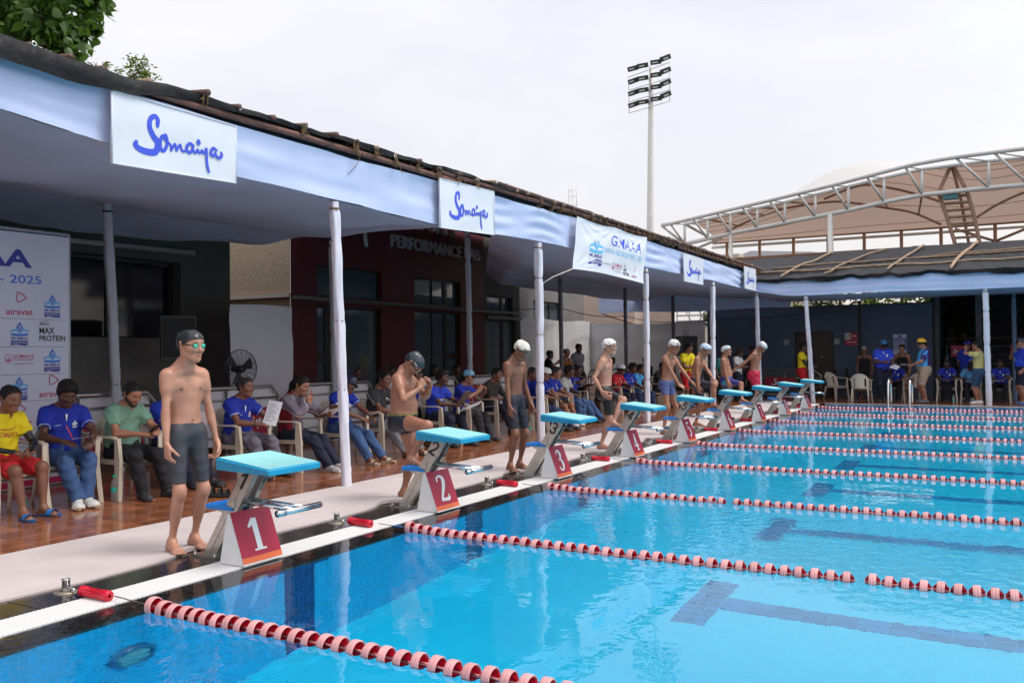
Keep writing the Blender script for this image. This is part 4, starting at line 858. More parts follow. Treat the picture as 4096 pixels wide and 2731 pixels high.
for x0, lb in ((2.86, 'dim maroon handwriting board in front of the tiered stand'), (4.45, 'dim maroon handwriting board at the right edge behind the white post')):
    bd = empty('railing_board', (0, 26.85, 0), label=lb, cat='board', group='maroon boards on the railing'); q = MB(); q.bbox((x0, -.01, 1.24), (x0+(.38 if x0 < 4 else .7), .01, 1.58)); q.build('panel', m_rboard, bd)
    q = MB(); script(q, lambda x, y, d=0, x0=x0: (x0+x, -.01-d, 1.24+y), .06, .08, .26, .16, 0, .2); q.build('lettering', m_hand, bd)
r = empty('pool_side_railing', (0, 24.9, 0), label='low steel railing with a bent corner in front of the dark doorway', cat='railing')
q = MB(); q.tube([(-4.4, 0, .88), (-.86, 0, .88), (-.62, 0, .72), (-.62, 0, 0)], .02, 8); q.build('top_rail', m_railm, r)
for z in (.62, .35, .1): q = MB(); q.tube([(-4.4, 0, z), (-.62, 0, z)], .012, 7); q.build('cross_rail', m_railm, r)
for x in (-4.3, -2.9, -1.7): q = MB(); q.tube([(x, 0, 0), (x, 0, .88)], .02, 8); q.build('rail_post', m_railm, r)
bd = empty('railing_board', (0, 24.86, 0), label='maroon handwriting board behind starting blocks seven and eight', cat='board', group='maroon boards on the railing'); q = MB(); q.bbox((-2.30, -.01, .30), (-1.36, .01, .64)); q.build('panel', m_rboard, bd)
q = MB(); script(q, lambda x, y, d=0: (-2.30+x, -.01-d, .30+y), .2, .06, .56, .24, 0, .5); q.build('lettering', m_hand, bd)
q = MB(); q.bbox((-4.4, .02, .12), (-1.3, .03, .84)); q.build('screen', mat('rail_screen', (.06, .07, .08), .8), r)
# pool ladder rails
m_lad = mat('ladder_steel', (.75, .75, .76), .18, 1)
r = empty('pool_ladder', (0, PY1, 0), label='pair of curved polished ladder rails at the far edge of the pool', cat='ladder')
for x in (1.62, 2.14): q = MB(); q.tube(catmull([(x, .55, .0), (x, .55, .45), (x, .45, .66), (x, .25, .70), (x, .02, .62), (x, -.10, .35), (x, -.12, 0), (x, -.12, -.9)], 5), .03, 10); q.build('rail', m_lad, r)
for z in (-.3, -.6): q = MB(); q.bbox((1.62, -.18, z-.02), (2.14, -.08, z+.02)); q.build('tread', m_lad, r)
# hand wheel (reel frame) by the door
r = empty('rope_reel', (0, 25.6, 0), label='dark spoked rope reel beside the doorway', cat='reel')
for x in (-.34, .02):
    q = MB(); q.tube([(x, .28*math.cos(a*PI/10), .55+.36*math.sin(a*PI/10)) for a in range(20)], .018, 6, closed=True)
    for a in range(6): q.tube([(x, 0, .55), (x, .28*math.cos(a*PI/3), .55+.36*math.sin(a*PI/3))], .01, 5)
    q.build('wheel', m_frame, r)
q = MB(); q.tube([(-.45, 0, .55), (.12, 0, .55)], .05, 8); 
for x in (-.42, .1): q.tube([(x, -.25, 0), (x, 0, .55), (x, .25, 0)], .02, 6)
q.build('stand', m_frame, r)
# ------------------------------------------------------------------ tensile roof beyond
m_wsteel = mat('white_steel', (.74, .74, .72), .4, noise=(3, .05)); m_bsteel = mat('brown_steel', (.36, .22, .15), .5, noise=(3, .1))
m_memb = bpy.data.materials.new('membrane'); m_memb.use_nodes = True          # white outside; tan inside stands for daylight coming through the cloth
t = m_memb.node_tree; b = t.nodes['Principled BSDF']; b.inputs['Roughness'].default_value = .6
ge = N(t, 'ShaderNodeNewGeometry'); mc = N(t, 'ShaderNodeMix', data_type='RGBA'); mc.inputs[6].default_value = (.88, .88, .87, 1); mc.inputs[7].default_value = (.62, .50, .44, 1)
t.links.new(ge.outputs['Backfacing'], mc.inputs[0]); t.links.new(mc.outputs[2], b.inputs['Base Color'])
tr_ = N(t, 'ShaderNodeBsdfTranslucent'); tr_.inputs[0].default_value = (.62, .46, .38, 1); mx = N(t, 'ShaderNodeMixShader'); mx.inputs[0].default_value = .30
t.links.new(b.outputs[0], mx.inputs[1]); t.links.new(tr_.outputs[0], mx.inputs[2]); t.links.new(mx.outputs[0], t.nodes['Material Output'].inputs[0])
TR = empty('tensile_stand_roof', (0, 0, 0), label='white trussed grandstand roof with a tan membrane beyond the end canopy', cat='roof structure')
topc = [(-8.2, 6.756), (-3.775, 7.40), (-1.405, 7.76), (1.3, 8.22), (2.67, 8.34), (4.96, 8.40), (9, 8.3), (13, 7.8)]
botc = [(-7.55, 6.036), (-5.6, 6.34), (-3.37, 6.61), (-.94, 6.90), (.33, 7.10), (1.66, 7.25), (3.85, 7.30), (4.95, 7.29), (9, 7.2), (13, 6.7)]
bakc = [(-7.54, 6.889), (-5.53, 7.176), (-3.36, 7.455), (-.97, 7.84), (.34, 8.04), (1.66, 8.22), (3.87, 8.28), (4.97, 8.27), (9, 8.15), (13, 7.7)]
ip_ = lambda L_, x: float(np.interp(x, [p[0] for p in L_], [p[1] for p in L_]))
ds = [lerp(-8.2, 13, i/40) for i in range(41)]
q = MB(); q.tube([(x, 32, ip_(topc, x)) for x in ds], .085, 10); q.build('top_chord', m_wsteel, TR)
ds2 = [lerp(-7.54, 13, i/40) for i in range(41)]
q = MB(); q.tube([(x, 33, ip_(botc, x)) for x in ds2], .085, 10); q.build('bottom_chord', m_wsteel, TR)
q = MB(); q.tube([(x, 33, ip_(bakc, x)) for x in ds2], .075, 10); q.build('back_chord', m_wsteel, TR)
vx = [-7.54, -6.54, -5.57, -4.47, -3.365, -2.19, -.95, .335, 1.66, 3.86, 5.1, 6.3, 7.6, 9, 10.4, 12]
tx = [-7.82, -6.86, -5.86, -4.83, -3.75, -2.66, -1.405, -.154, 1.17, 2.82, 4.03, 5.2, 6.4, 7.7, 9.1, 10.8]
for i, x in enumerate(vx): q = MB(); q.tube([(x, 33, ip_(botc, x)), (x, 33, ip_(bakc, x))], .06, 8); q.build('strut', m_wsteel, TR)
for i, x in enumerate(tx):
    j = min(i, len(vx)-1); q = MB(); q.tube([(x, 32, ip_(topc, x)), (vx[j], 33, ip_(botc, vx[j]))], .05, 8); q.build('brace', m_wsteel, TR)
    q = MB(); q.tube([(x, 32, ip_(topc, x)), (vx[j], 33, ip_(bakc, vx[j]))], .04, 8); q.build('brace', m_wsteel, TR)
q = MB(); q.tube([(-8.2, 32, 6.756), (-7.54, 33, 6.04)], .06, 8); q.build('brace', m_wsteel, TR)
for x, zt in ((-1.64, 6.8), (-5.57, 6.35), (7.6, 7.2)): q = MB(); q.tube([(x, 33, 0), (x, 33, zt)], .11 if x > -3 else .075, 12); q.build('column', m_wsteel, TR)
def memb(u, v):                                        # front chord -> eave, dome over the left bay
    xf = lerp(-7.54, 13, u); xb = lerp(-8.1, 13.4, u); zf = ip_(bakc, xf)+.02; zb = 6.86
    z = lerp(zf, zb, v**1.15)+1.55*math.sin(PI*min(1, v*1.05))**1.3*math.exp(-((xf+.9)/3.1)**2)*1.0+1.2*math.sin(PI*v)**1.3*math.exp(-((xf-8.5)/3.4)**2)+.25*math.sin(PI*v)
    return (lerp(xf, xb, v), lerp(33.02, 40, v), z)
q = MB(); q.grid(memb, 90, 30); q.build('membrane', m_memb, TR)
q = MB()
for v in (.2, .35, .5, .65, .8, .92): q.tube([(lambda p: (p[0], p[1], p[2]-.012))(memb(u/60, v)) for u in range(61)], .012, 4)
q.build('membrane_seams', mat('seam', (.45, .30, .22), .7), TR, kind='stuff')
for pts in ([(-7.3, 37.3, 6.83), (-6.46, 37, 7.14), (-5.3, 37, 7.56), (-4.03, 37, 7.83), (-2.4, 37, 7.93), (-1.52, 37, 7.83), (-.13, 37, 7.49), (.99, 37, 7.17), (2.04, 37, 6.6)], [(-2.2, 35, 7.75), (-.77, 35, 8.17), (.32, 35, 7.96), (1.38, 35, 7.58), (2.17, 35, 7.23)], [(3.2, 37, 6.7), (4.2, 37, 7.3), (5.5, 37, 7.75), (7.5, 37, 7.9), (9.5, 37, 7.5)]):
    q = MB(); q.tube(catmull(pts, 5), .05, 7); q.build('arch_rib', m_bsteel, TR)
for a, b_ in (((-5.4, 33, 7.17), (-5.15, 37, 7.6)), ((-4.4, 33, 7.3), (-4.2, 37, 7.8)), ((-3.3, 33, 7.45), (-3.1, 37, 7.9)), ((-6.5, 33, 7.0), (-6.3, 37, 7.2)), ((.34, 33, 7.1), (.0, 37, 7.5)), ((1.5, 35, 7.6), (1.2, 37, 7.1))): q = MB(); q.tube([a, b_], .04, 6); q.build('tie_rod', m_bsteel, TR)
q = MB(); q.tube([(-8.4, 40, 6.86), (13, 40, 6.86)], .06, 8); q.build('eave_beam', m_bsteel, TR)
q = MB(); q.tube([(-8.5, 40.2, 6.68), (13, 40.2, 6.68)], .08, 8); q.build('eave_beam', m_wsteel, TR)
q = MB(); q.tube([(-8.5, 40, 6.0), (13, 40, 6.0)], .09, 8); q.build('stand_beam', m_bsteel, TR)
for x in (-7.69, -6.09, -4.49, -2.92, -1.33, .24, 1.85, 3.95, 6, 8, 10): q = MB(); q.tube([(x, 40, 0), (x, 40, 6.8)], .075, 8); q.build('column', m_bsteel, TR)
for a, b_ in (((-7.54, 33, 6.9), (-8.1, 40, 6.86)), ((-7.54, 33, 6.04), (-7.69, 40, 6.0)), ((-7.5, 34.5, 6.0), (-7.1, 37, 6.7)), ((3.95, 40, 6.1), (5.6, 40, 6.75)), ((2.4, 40, 6.75), (3.95, 40, 6.1))): q = MB(); q.tube([a, b_], .06, 8); q.build('brace', m_wsteel if a[0] < 0 else m_bsteel, TR)
MA = empty('ladder_pylon', (0, 33.3, 0), label='brown triangular pylon with rungs carrying the middle of the trussed roof', cat='pylon')
L0, L1 = [(2.62, 8.3), (2.18, 7.3), (2.44, 6.45), (2.66, 5.6), (2.9, 4.6), (3.5, 0)], [(2.68, 8.3), (3.14, 7.28), (3.35, 6.40), (3.49, 5.54), (3.66, 4.6), (4.3, 0)]
for L_ in (L0, L1): q = MB(); q.tube([(p[0], 0, p[1]) for p in L_], .07, 8); q.build('leg', m_bsteel, MA)
q = MB(); q.tube([(2.65, .0, 8.3), (2.9, .8, 7.1), (3.2, .9, 5.0), (3.9, .9, 0)], .06, 8); q.build('leg', m_bsteel, MA)
z = 7.2
fl = lambda L_, z: float(np.interp(z, [p[1] for p in L_][::-1], [p[0] for p in L_][::-1]))
while z > 3.6:
    q = MB(); q.bbox((fl(L0, z), -.03, z-.05), (fl(L1, z), .40, z)); q.build('rung', m_bsteel, MA); z -= .26
q = MB(); q.bbox((2.35, -.25, 7.02), (2.85, .05, 7.32)); lb_ = q.build('lamp_box', mat('lamp_green', (.05, .22, .25), .4), MA)
# ------------------------------------------------------------------ floodlight mast
FL = empty('floodlight_mast', (-19.0, 60, 0), label='tall white mast carrying four rows of dark floodlights against the sky', cat='floodlight')
q = MB(); q.tube([(-.25, 0, 0), (-.08, 0, 12), (.06, 0, 19.8), (.12, 0, 23.0)], [.34, .26, .2, .15], 14); q.build('mast', m_wsteel, FL)
q = MB()
rows_ = [(22.66, 23.05), (21.6, 21.85), (20.75, 20.95), (19.85, 20.05)]
for z0, z1 in [(22.55, 22.9), (21.55, 21.75), (20.65, 20.85), (19.8, 20.0)]: q.tube([(-1.62, -.2, z0-.1), (.1, -.25, (z0+z1)/2), (1.7, -.2, z1+.15)], .03, 5)
for x, z0, z1 in ((-1.62, 19.7, 22.5), (1.62, 20.1, 23.0)): q.tube([(x, -.2, z0), (x, -.2, z1)], .03, 5)
q.build('lamp_frame', m_wsteel, FL)
m_lamp = mat('floodlight_black', (.03, .032, .035), .5); m_lens = mat('floodlight_lens', (.55, .57, .6), .3)
for ri, zc in enumerate((23.0, 22.05, 21.15, 20.25)):
    for ci, (x, rz) in enumerate(((-1.2, .1), (-.42, -.15), (.62, -.2), (1.36, -.8))):
        if ri > 0 and ci == 0: rz = .35
        o = empty('lamp', (x, -.35, zc+.16*ci*.55+(.1 if ci == 3 else 0)), 0); o.parent = FL; o.rotation_euler = (.28, (-.05 if ci < 3 else -.42), -rz)
        q = MB(); q.box((0, 0, 0), (.80, .28, .34)); q.box((0, -.145, 0), (.72, .02, .26)); q.build('housing', m_lamp, o); q = MB(); q.box((-.05, -.160, -.02), (.42, .012, .10)); q.build('lens', m_lens, o)
AN = empty('radio_antenna', (-20.8, 50, 9), label='thin antenna mast standing above the canopy roof', cat='antenna')
q = MB(); q.tube([(0, 0, -9), (0, 0, 3.9)], .05, 6)
for x in (-.28, .0, .28): q.tube([(x, 0, 2.1), (x, 0, 3.6)], .022, 5)
for z in (2.3, 2.9, 3.3): q.tube([(-.3, 0, z), (.3, 0, z)], .02, 5)
q.tube([(.28, 0, 2.2), (.05, 0, 1.7)], .03, 5); q.build('mast', m_wsteel, AN)
# ------------------------------------------------------------------ far buildings
q = MB(); q.bbox((-15, 60, 0), (-12.4, 66, 8.5)); o = q.build('far_house', m_wlight); tag(o, 'pale house corner seen through the left end of the trussed roof', 'building')
o = empty('long_roofed_hall', (0, 0, 0), label='low hall with a long grey roof seen below the trussed membrane', cat='building')
q = MB(); q.bbox((-12.4, 61, 0), (-6.5, 68, 8.15)); q.build('wall', m_wlight, o); q = MB(); q.add([(-13.2, 60, 8.1), (-6.2, 60, 8.1), (-8.2, 64, 8.75), (-12.6, 64, 9.1), (-13.2, 68, 8.2), (-6.2, 68, 8.0)], [(0, 1, 2, 3), (3, 2, 5, 4), (1, 5, 2), (0, 3, 4)]); q.build('roof', mat('roof_grey', (.16, .16, .18), .8), o)
q = MB(); q.bbox((-16, 31, 0), (-9.05, 36, 3.9)); o = q.build('store_house', mat('wall_pinkbeige', (.60, .48, .40), .85, noise=(.7, .08))); tag(o, 'pinkish beige plain building behind the white cloth screens', 'building')
r = empty('steel_gantry', (0, 34, 0), label='white steel gantry frame in front of the palms behind the cloth screen', cat='gantry')
for z in (2.55, 2.8, 3.05, 3.32): q = MB(); q.tube([(-8.3, 0, z), (-5.9, 0, z)], .04, 6); q.build('rail', m_wsteel, r)
for x in (-8.25, -7.7, -7.2, -6.6, -6.0): q = MB(); q.tube([(x, 0, 0), (x, 0, 3.35)], .035, 6); q.build('post', m_wsteel, r)
for x in (-7.9, -7.3): q = MB(); q.tube([(x, 0, 3.3), (x+.5, 0, 2.4)], .03, 6); q.build('brace', m_wsteel, r)
q = MB(); q.tube([(-9.0, 27.5, 2.95), (-6.5, 29, 2.0)], .05, 8); tag(q.build('slanting_pole', m_bsteel), 'brown pole leaning behind the white cloth screen', 'pole')
# ------------------------------------------------------------------ trees
def leaf_mesh(name, L_, W_, m_, heart=True):
    q = MB(); pr = [(0, .0), (.06, .62), (.22, 1.0), (.45, .86), (.68, .5), (.85, .18), (1.06, 0)] if heart else [(0, 0), (.2, .6), (.5, 1), (.8, .55), (1, 0)]
    vs = []; 
    for t_, w_ in pr: vs += [(L_*t_, -W_/2*w_, .10*W_*w_-.22*L_*t_*t_), (L_*t_, 0, -.22*L_*t_*t_), (L_*t_, W_/2*w_, .10*W_*w_-.22*L_*t_*t_)]
    fs = []
    for i in range(len(pr)-1): fs += [(3*i, 3*i+3, 3*i+4, 3*i+1), (3*i+1, 3*i+4, 3*i+5, 3*i+2)]
    q.add(vs, fs, 0, True); return q
def leaf_mat(name, c, var=.45):
    m = mat(name, c, .42, spec=.4, rand=var, island=var*.7); t = m.node_tree; b = t.nodes['Principled BSDF']; tr_ = N(t, 'ShaderNodeBsdfTranslucent'); tr_.inputs[0].default_value = (c[0]*2.2, c[1]*2.4, c[2]*.9, 1)
    mx = N(t, 'ShaderNodeMixShader'); mx.inputs[0].default_value = .3; t.links.new(b.outputs[0], mx.inputs[1]); t.links.new(tr_.outputs[0], mx.inputs[2]); t.links.new(mx.outputs[0], t.nodes['Material Output'].inputs[0]); return m
m_leaf = leaf_mat('peepal_leaf', (.062, .122, .028)); m_leafy = leaf_mat('bright_leaf', (.12, .17, .03)); m_leafd = leaf_mat('dark_leaf', (.035, .07, .022)); m_bark = mat('bark', (.10, .075, .055), .9, noise=(6, .3), bump=(12, .6, .02))
def rot_to(d, roll):
    d = Vector(d).normalized(); return d.to_track_quat('X', 'Z').to_matrix() @ Matrix.Rotation(roll, 3, 'X')
def tree(name, label, base, trunk, clusters, leaf, n_obj, n_leaf, m_l, hang=.6, seed=1, group=None):
    """clusters: (centre, radius, weight) of the crown; limbs run from the trunk top to every cluster"""
    R = random.Random(seed); T_ = empty(name, base, label=label, cat='tree', group=group); b0 = Vector(base)
    q = MB(); q.tube([Vector(p)-b0 for p in trunk], [.30*(1-.6*i/(len(trunk)-1)) for i in range(len(trunk))], 10)
    top = Vector(trunk[-1])-b0; limbs = []
    for c, rad, w_ in clusters:
        c = Vector(c)-b0; mid = top.lerp(c, .5)+Vector((0, 0, .3)); pts = catmull([tuple(top), tuple(mid), tuple(c)], 4); q.tube(pts, [lerp(.09, .02, i/(len(pts)-1)) for i in range(len(pts))], 6)
        for k in range(5):
            d = Vector((R.gauss(0, 1), R.gauss(0, 1), R.gauss(0, .7))).normalized(); p1 = c+d*rad*.85; q.tube([c, c.lerp(p1, .5)+Vector((0, 0, .05)), p1], [.018, .010, .004], 4); limbs.append((c, p1, rad))
    q.build('trunk', m_bark, T_)
    ws = [w_ for _, _, w_ in clusters]; lm = leaf.mesh('leaf', m_l); cr = MB(); base_v = [Vector(v) for v in leaf.v]; base_f = leaf.f
    items = []
    for i in range(n_leaf):
        ci = R.choices(range(len(clusters)), ws)[0]; c, rad, _ = clusters[ci]; c = Vector(c)-b0
        u = R.random()
        if u < .6:
            _, p1, _ = limbs[ci*5+R.randrange(5)]; p = c.lerp(p1, R.uniform(.25, 1.05))+Vector((R.gauss(0, .12), R.gauss(0, .12), R.gauss(0, .12)))*rad
        else:
            d = Vector((R.gauss(0, 1), R.gauss(0, 1), R.gauss(0, 1))).normalized(); p = c+d*rad*R.uniform(.35, 1.02)
        d = Vector((R.gauss(0, 1), R.gauss(0, 1), R.gauss(-hang, .55))); items.append((p, d, R.uniform(0, 6.28), R.uniform(.65, 1.25)))
    camp = Vector((4.445, -3.417, 1.433))-b0
    items.sort(key=lambda it: (it[0]-camp).length/it[3])
    for i, (p, d, ro, sc) in enumerate(items):
        Rm = rot_to(d, ro)
        if i < n_obj: link('leaf', lm, T_, mw=Matrix.Translation(p) @ Rm.to_4x4() @ Matrix.Scale(sc, 4))
        else: cr.add([Rm @ (v*sc)+p for v in base_v], base_f, 0, True)
    cr.build('crown', m_l, T_, kind='stuff'); return T_
big = leaf_mesh('leaf', .19, .155, m_leaf)
tree('peepal_tree', 'tall tree with large heart shaped green leaves rising behind the canopy at top left', (-11.5, 3.5, 0), [(-11.5, 3.5, 0), (-11.4, 3.6, 3), (-11.2, 3.7, 5.4), (-11, 3.8, 6.6)],
     [((-9.2, 4.3, 7.3), .8, 1.2), ((-9.4, 5.1, 7.6), .75, 1.1), ((-9.2, 5.6, 7.0), .6, .9), ((-9.1, 5.7, 6.45), .45, .6), ((-9.3, 6.1, 7.5), .55, .8), ((-9.6, 3.4, 7.3), 1.0, 1.2), ((-9.8, 4.6, 8.6), 1.1, 1.2), ((-9.8, 6.0, 8.4), .7, .8), ((-9.3, 4.9, 6.5), .7, .9), ((-9.9, 2.2, 7.6), 1.2, .8), ((-10.4, 5.2, 7.2), 1.0, .9), ((-9.35, 5.95, 6.85), .35, .45), ((-9.2, 6.25, 7.15), .30, .35), ((-9.25, 6.35, 7.75), .35, .4)], big, 300, 2900, m_leaf, .8, 3)
small = leaf_mesh('leaf', .10, .035, m_leafy, False)
tree('slender_tree', 'feathery light green treetop peeping over the canopy roof', (-13.5, 9.5, 0), [(-13.5, 9.5, 0), (-13.3, 9.4, 4), (-13.0, 9.4, 6.6)],
     [((-12.6, 8.95, 7.65), .26, .5), ((-12.6, 9.85, 7.85), .42, 1.4), ((-12.6, 10.25, 7.6), .34, .9), ((-12.6, 9.35, 7.5), .3, .4), ((-12.6, 10.0, 7.1), .5, .9), ((-12.5, 10.65, 7.35), .25, .4)], small, 120, 1500, m_leafy, .2, 5)
sm2 = leaf_mesh('leaf', .22, .09, m_leafd, False)
for i, (x, y, h_, m_l) in enumerate([(-3.6, 31, 3.6, m_leafy), (-1.2, 32, 3.9, m_leafd), (1.0, 31.5, 3.7, m_leafy), (2.6, 31.2, 3.8, m_leafd), (-5.6, 33.5, 3.9, m_leafd)]):
    tree('garden_tree', ['bright green shrubby tree above the left part of the slate wall', 'dark green tree above the doorway in the slate wall', 'bright green tree above the middle of the slate wall', 'dark tree at the right end of the slate wall', 'dark green tree left of the slate wall behind the gantry'][i], (x, y, 0), [(x, y, 0), (x, y, 1.5), (x+.1, y, h_-1.2)],
         [((x+dx, y+dy, h_-.4+dz), .75, 1) for dx, dy, dz in ((-.9, 0, -.3), (0, -.2, .1), (.9, .1, -.3), (.2, -.5, -.9), (-.5, -.4, -.8), (.7, -.4, -1.0))], leaf_mesh('leaf', .20, .10, m_l, False), 60, 1000, m_l, .2, 20+i, 'trees behind the end wall')
# palm behind the white screen
PT = empty('areca_palm', (-8.9, 32.5, 0), label='clump of palm fronds behind the white cloth screen', cat='palm'); R = random.Random(4); q = MB(); q.tube([(0, 0, 0), (.05, 0, 1.8), (0, 0, 2.3)], .06, 8); q.build('trunk', m_bark, PT)
for k in range(22):
    a = R.uniform(0, 6.28); L_ = R.uniform(1.0, 1.7); q = MB(); pts = [Vector((math.cos(a)*L_*s_*.8, math.sin(a)*L_*s_*.5, 1.7+1.5*s_-.9*s_*s_+R.uniform(-.02, .02))) for s_ in [j/9 for j in range(10)]]
    q.tube(pts, .010, 4)
    for j in range(1, 10):
        t_ = (pts[j]-pts[j-1]).normalized(); sd_ = t_.cross(Vector((0, 0, 1))).normalized()
        for s_ in (-1, 1):
            for f_ in (0, .5):
                p0 = pts[j-1].lerp(pts[j], f_); d = (sd_*s_+t_*.7+Vector((0, 0, -.25))).normalized()*.34*(1-.05*j); w_ = t_*.018
                q.add([p0-w_, p0+d*.5+w_*1.2, p0+d, p0+d*.5-w_], [(0, 1, 2, 3)])
    q.build('frond', m_leafy if k % 2 else m_leafd, PT)
# ------------------------------------------------------------------ people: implicit bodies turned into one continuous mesh
from mathutils.bvhtree import BVHTree
V3 = lambda *a: np.array(a, float)
def unit(v): v = np.asarray(v, float); return v/(np.linalg.norm(v)+1e-9)
def nets(F, lo, h):
    s = F < 0; n0, n1, n2 = F.shape
    cnt = np.zeros((n0-1, n1-1, n2-1), np.int8)
    for a in (0, 1):
        for b_ in (0, 1):
            for c in (0, 1): cnt += s[a:n0-1+a, b_:n1-1+b_, c:n2-1+c]
    act = (cnt > 0) & (cnt < 8); ai = np.argwhere(act)
    if len(ai) == 0: return np.zeros((0, 3)), np.zeros((0, 4), int)
    acc = np.zeros((len(ai), 3)); num = np.zeros(len(ai)); co_ = [(a, b_, c) for a in (0, 1) for b_ in (0, 1) for c in (0, 1)]
    val = {c: F[ai[:, 0]+c[0], ai[:, 1]+c[1], ai[:, 2]+c[2]] for c in co_}
    for a in co_:
        for ax in range(3):
            if a[ax]: continue
            b_ = tuple(1 if i == ax else a[i] for i in range(3)); fa, fb_ = val[a], val[b_]; m = (fa < 0) != (fb_ < 0)
            tt = fa[m]/(fa[m]-fb_[m]); p = np.tile(np.array(a, float), (m.sum(), 1)); p[:, ax] += tt; acc[m] += p; num[m] += 1
    verts = lo+h*(ai+acc/num[:, None]); idx = -np.ones(act.shape, int); idx[act] = np.arange(len(ai)); quads = []
    for ax in range(3):
        o1, o2 = [(1, 2), (2, 0), (0, 1)][ax]
        sl0 = [slice(None)]*3; sl1 = [slice(None)]*3; sl0[ax] = slice(0, -1); sl1[ax] = slice(1, None)
        a, b_ = s[tuple(sl0)], s[tuple(sl1)]; e_ = np.argwhere(a != b_)
        ok = (e_[:, o1] > 0) & (e_[:, o2] > 0) & (e_[:, o1] < F.shape[o1]-1) & (e_[:, o2] < F.shape[o2]-1); e_ = e_[ok]
        def cell(d1, d2): q_ = e_.copy(); q_[:, o1] += d1; q_[:, o2] += d2; return idx[q_[:, 0], q_[:, 1], q_[:, 2]]
        q_ = np.stack([cell(-1, -1), cell(0, -1), cell(0, 0), cell(-1, 0)], 1)
        inside = a[e_[:, 0], e_[:, 1], e_[:, 2]]; q_[~inside] = q_[~inside][:, ::-1]; quads.append(q_)
    return verts, np.concatenate(quads)
class Prim:
    """tapered limb segment: radius profile rs at stations ts, flattened by factor f along axis u"""
    def __init__(s, a, b, rs, k=.02, u=None, f=1., tag='', ts=None, sub=False):
        s.a, s.b = np.asarray(a, float), np.asarray(b, float); s.rs = np.atleast_1d(np.asarray(rs, float)); s.k = k; s.u = None if u is None else unit(u); s.f = f; s.tag = tag
        s.ts = np.linspace(0, 1, len(s.rs)) if ts is None else np.asarray(ts, float); s.sub = sub
def field(prims, h, off=0, clips=None, noise=None, pad=.03):
    lo = np.min([np.minimum(p.a, p.b)-p.rs.max()-abs(off) for p in prims], 0)-pad; hi = np.max([np.maximum(p.a, p.b)+p.rs.max()+abs(off) for p in prims], 0)+pad
    n = np.ceil((hi-lo)/h).astype(int)+1; F = np.full(n, .06, np.float32); ax = [lo[i]+h*np.arange(n[i]) for i in range(3)]
    for p in prims:
        r = p.rs+off; e_ = r.max()+p.k+2.5*h
        i0 = np.maximum(0, np.floor((np.minimum(p.a, p.b)-e_-lo)/h).astype(int)); i1 = np.minimum(n, np.ceil((np.maximum(p.a, p.b)+e_-lo)/h).astype(int)+1)
        if (i1 <= i0).any(): continue
        X = ax[0][i0[0]:i1[0]][:, None, None]; Y = ax[1][i0[1]:i1[1]][None, :, None]; Z = ax[2][i0[2]:i1[2]][None, None, :]
        d = p.b-p.a; L2 = float(d@d)+1e-9
        tt = np.clip(((X-p.a[0])*d[0]+(Y-p.a[1])*d[1]+(Z-p.a[2])*d[2])/L2, 0, 1)
        dx, dy, dz = X-p.a[0]-tt*d[0], Y-p.a[1]-tt*d[1], Z-p.a[2]-tt*d[2]; q2 = dx*dx+dy*dy+dz*dz
        if p.u is not None and p.f != 1:
            w_ = dx*p.u[0]+dy*p.u[1]+dz*p.u[2]; q2 = q2+(1/p.f**2-1)*w_*w_
        R_ = r[0] if len(r) == 1 else np.interp(tt, p.ts, r)
        D = np.sqrt(q2)-R_
        if p.f < 1: D = D*(.5+.5*p.f)
        for (tg, pt, nn) in (clips or []):
            if tg == p.tag: D = np.maximum(D, (X-pt[0])*nn[0]+(Y-pt[1])*nn[1]+(Z-pt[2])*nn[2])
        G = F[i0[0]:i1[0], i0[1]:i1[1], i0[2]:i1[2]]
        if p.sub:
            D = -D; hh = np.maximum(p.k-np.abs(G-D), 0)/p.k; G[...] = np.maximum(G, D)+hh*hh*p.k*.25
        else:
            hh = np.maximum(p.k-np.abs(G-D), 0)/p.k; G[...] = np.minimum(G, D)-hh*hh*p.k*.25
    for (tg, pt, nn) in (clips or []):
        if tg == '*':
            F[...] = np.maximum(F, (ax[0][:, None, None]-pt[0])*nn[0]+(ax[1][None, :, None]-pt[1])*nn[1]+(ax[2][None, None, :]-pt[2])*nn[2])
    if noise:
        amp, fr, sd_ = noise; X, Y, Z = ax[0][:, None, None], ax[1][None, :, None], ax[2][None, None, :]
        w1 = np.sin(fr*(X*1.1+.6*Y+.9*Z)+sd_+1.7*np.sin(fr*.31*(Y-Z)+sd_)); w2 = np.sin(fr*(.5*X-1.2*Y+1.0*Z)*1.15+2*sd_+1.3*np.sin(fr*.27*(X+Z)))
        F += (amp*(w1*w2)).astype(np.float32)
    return F, lo
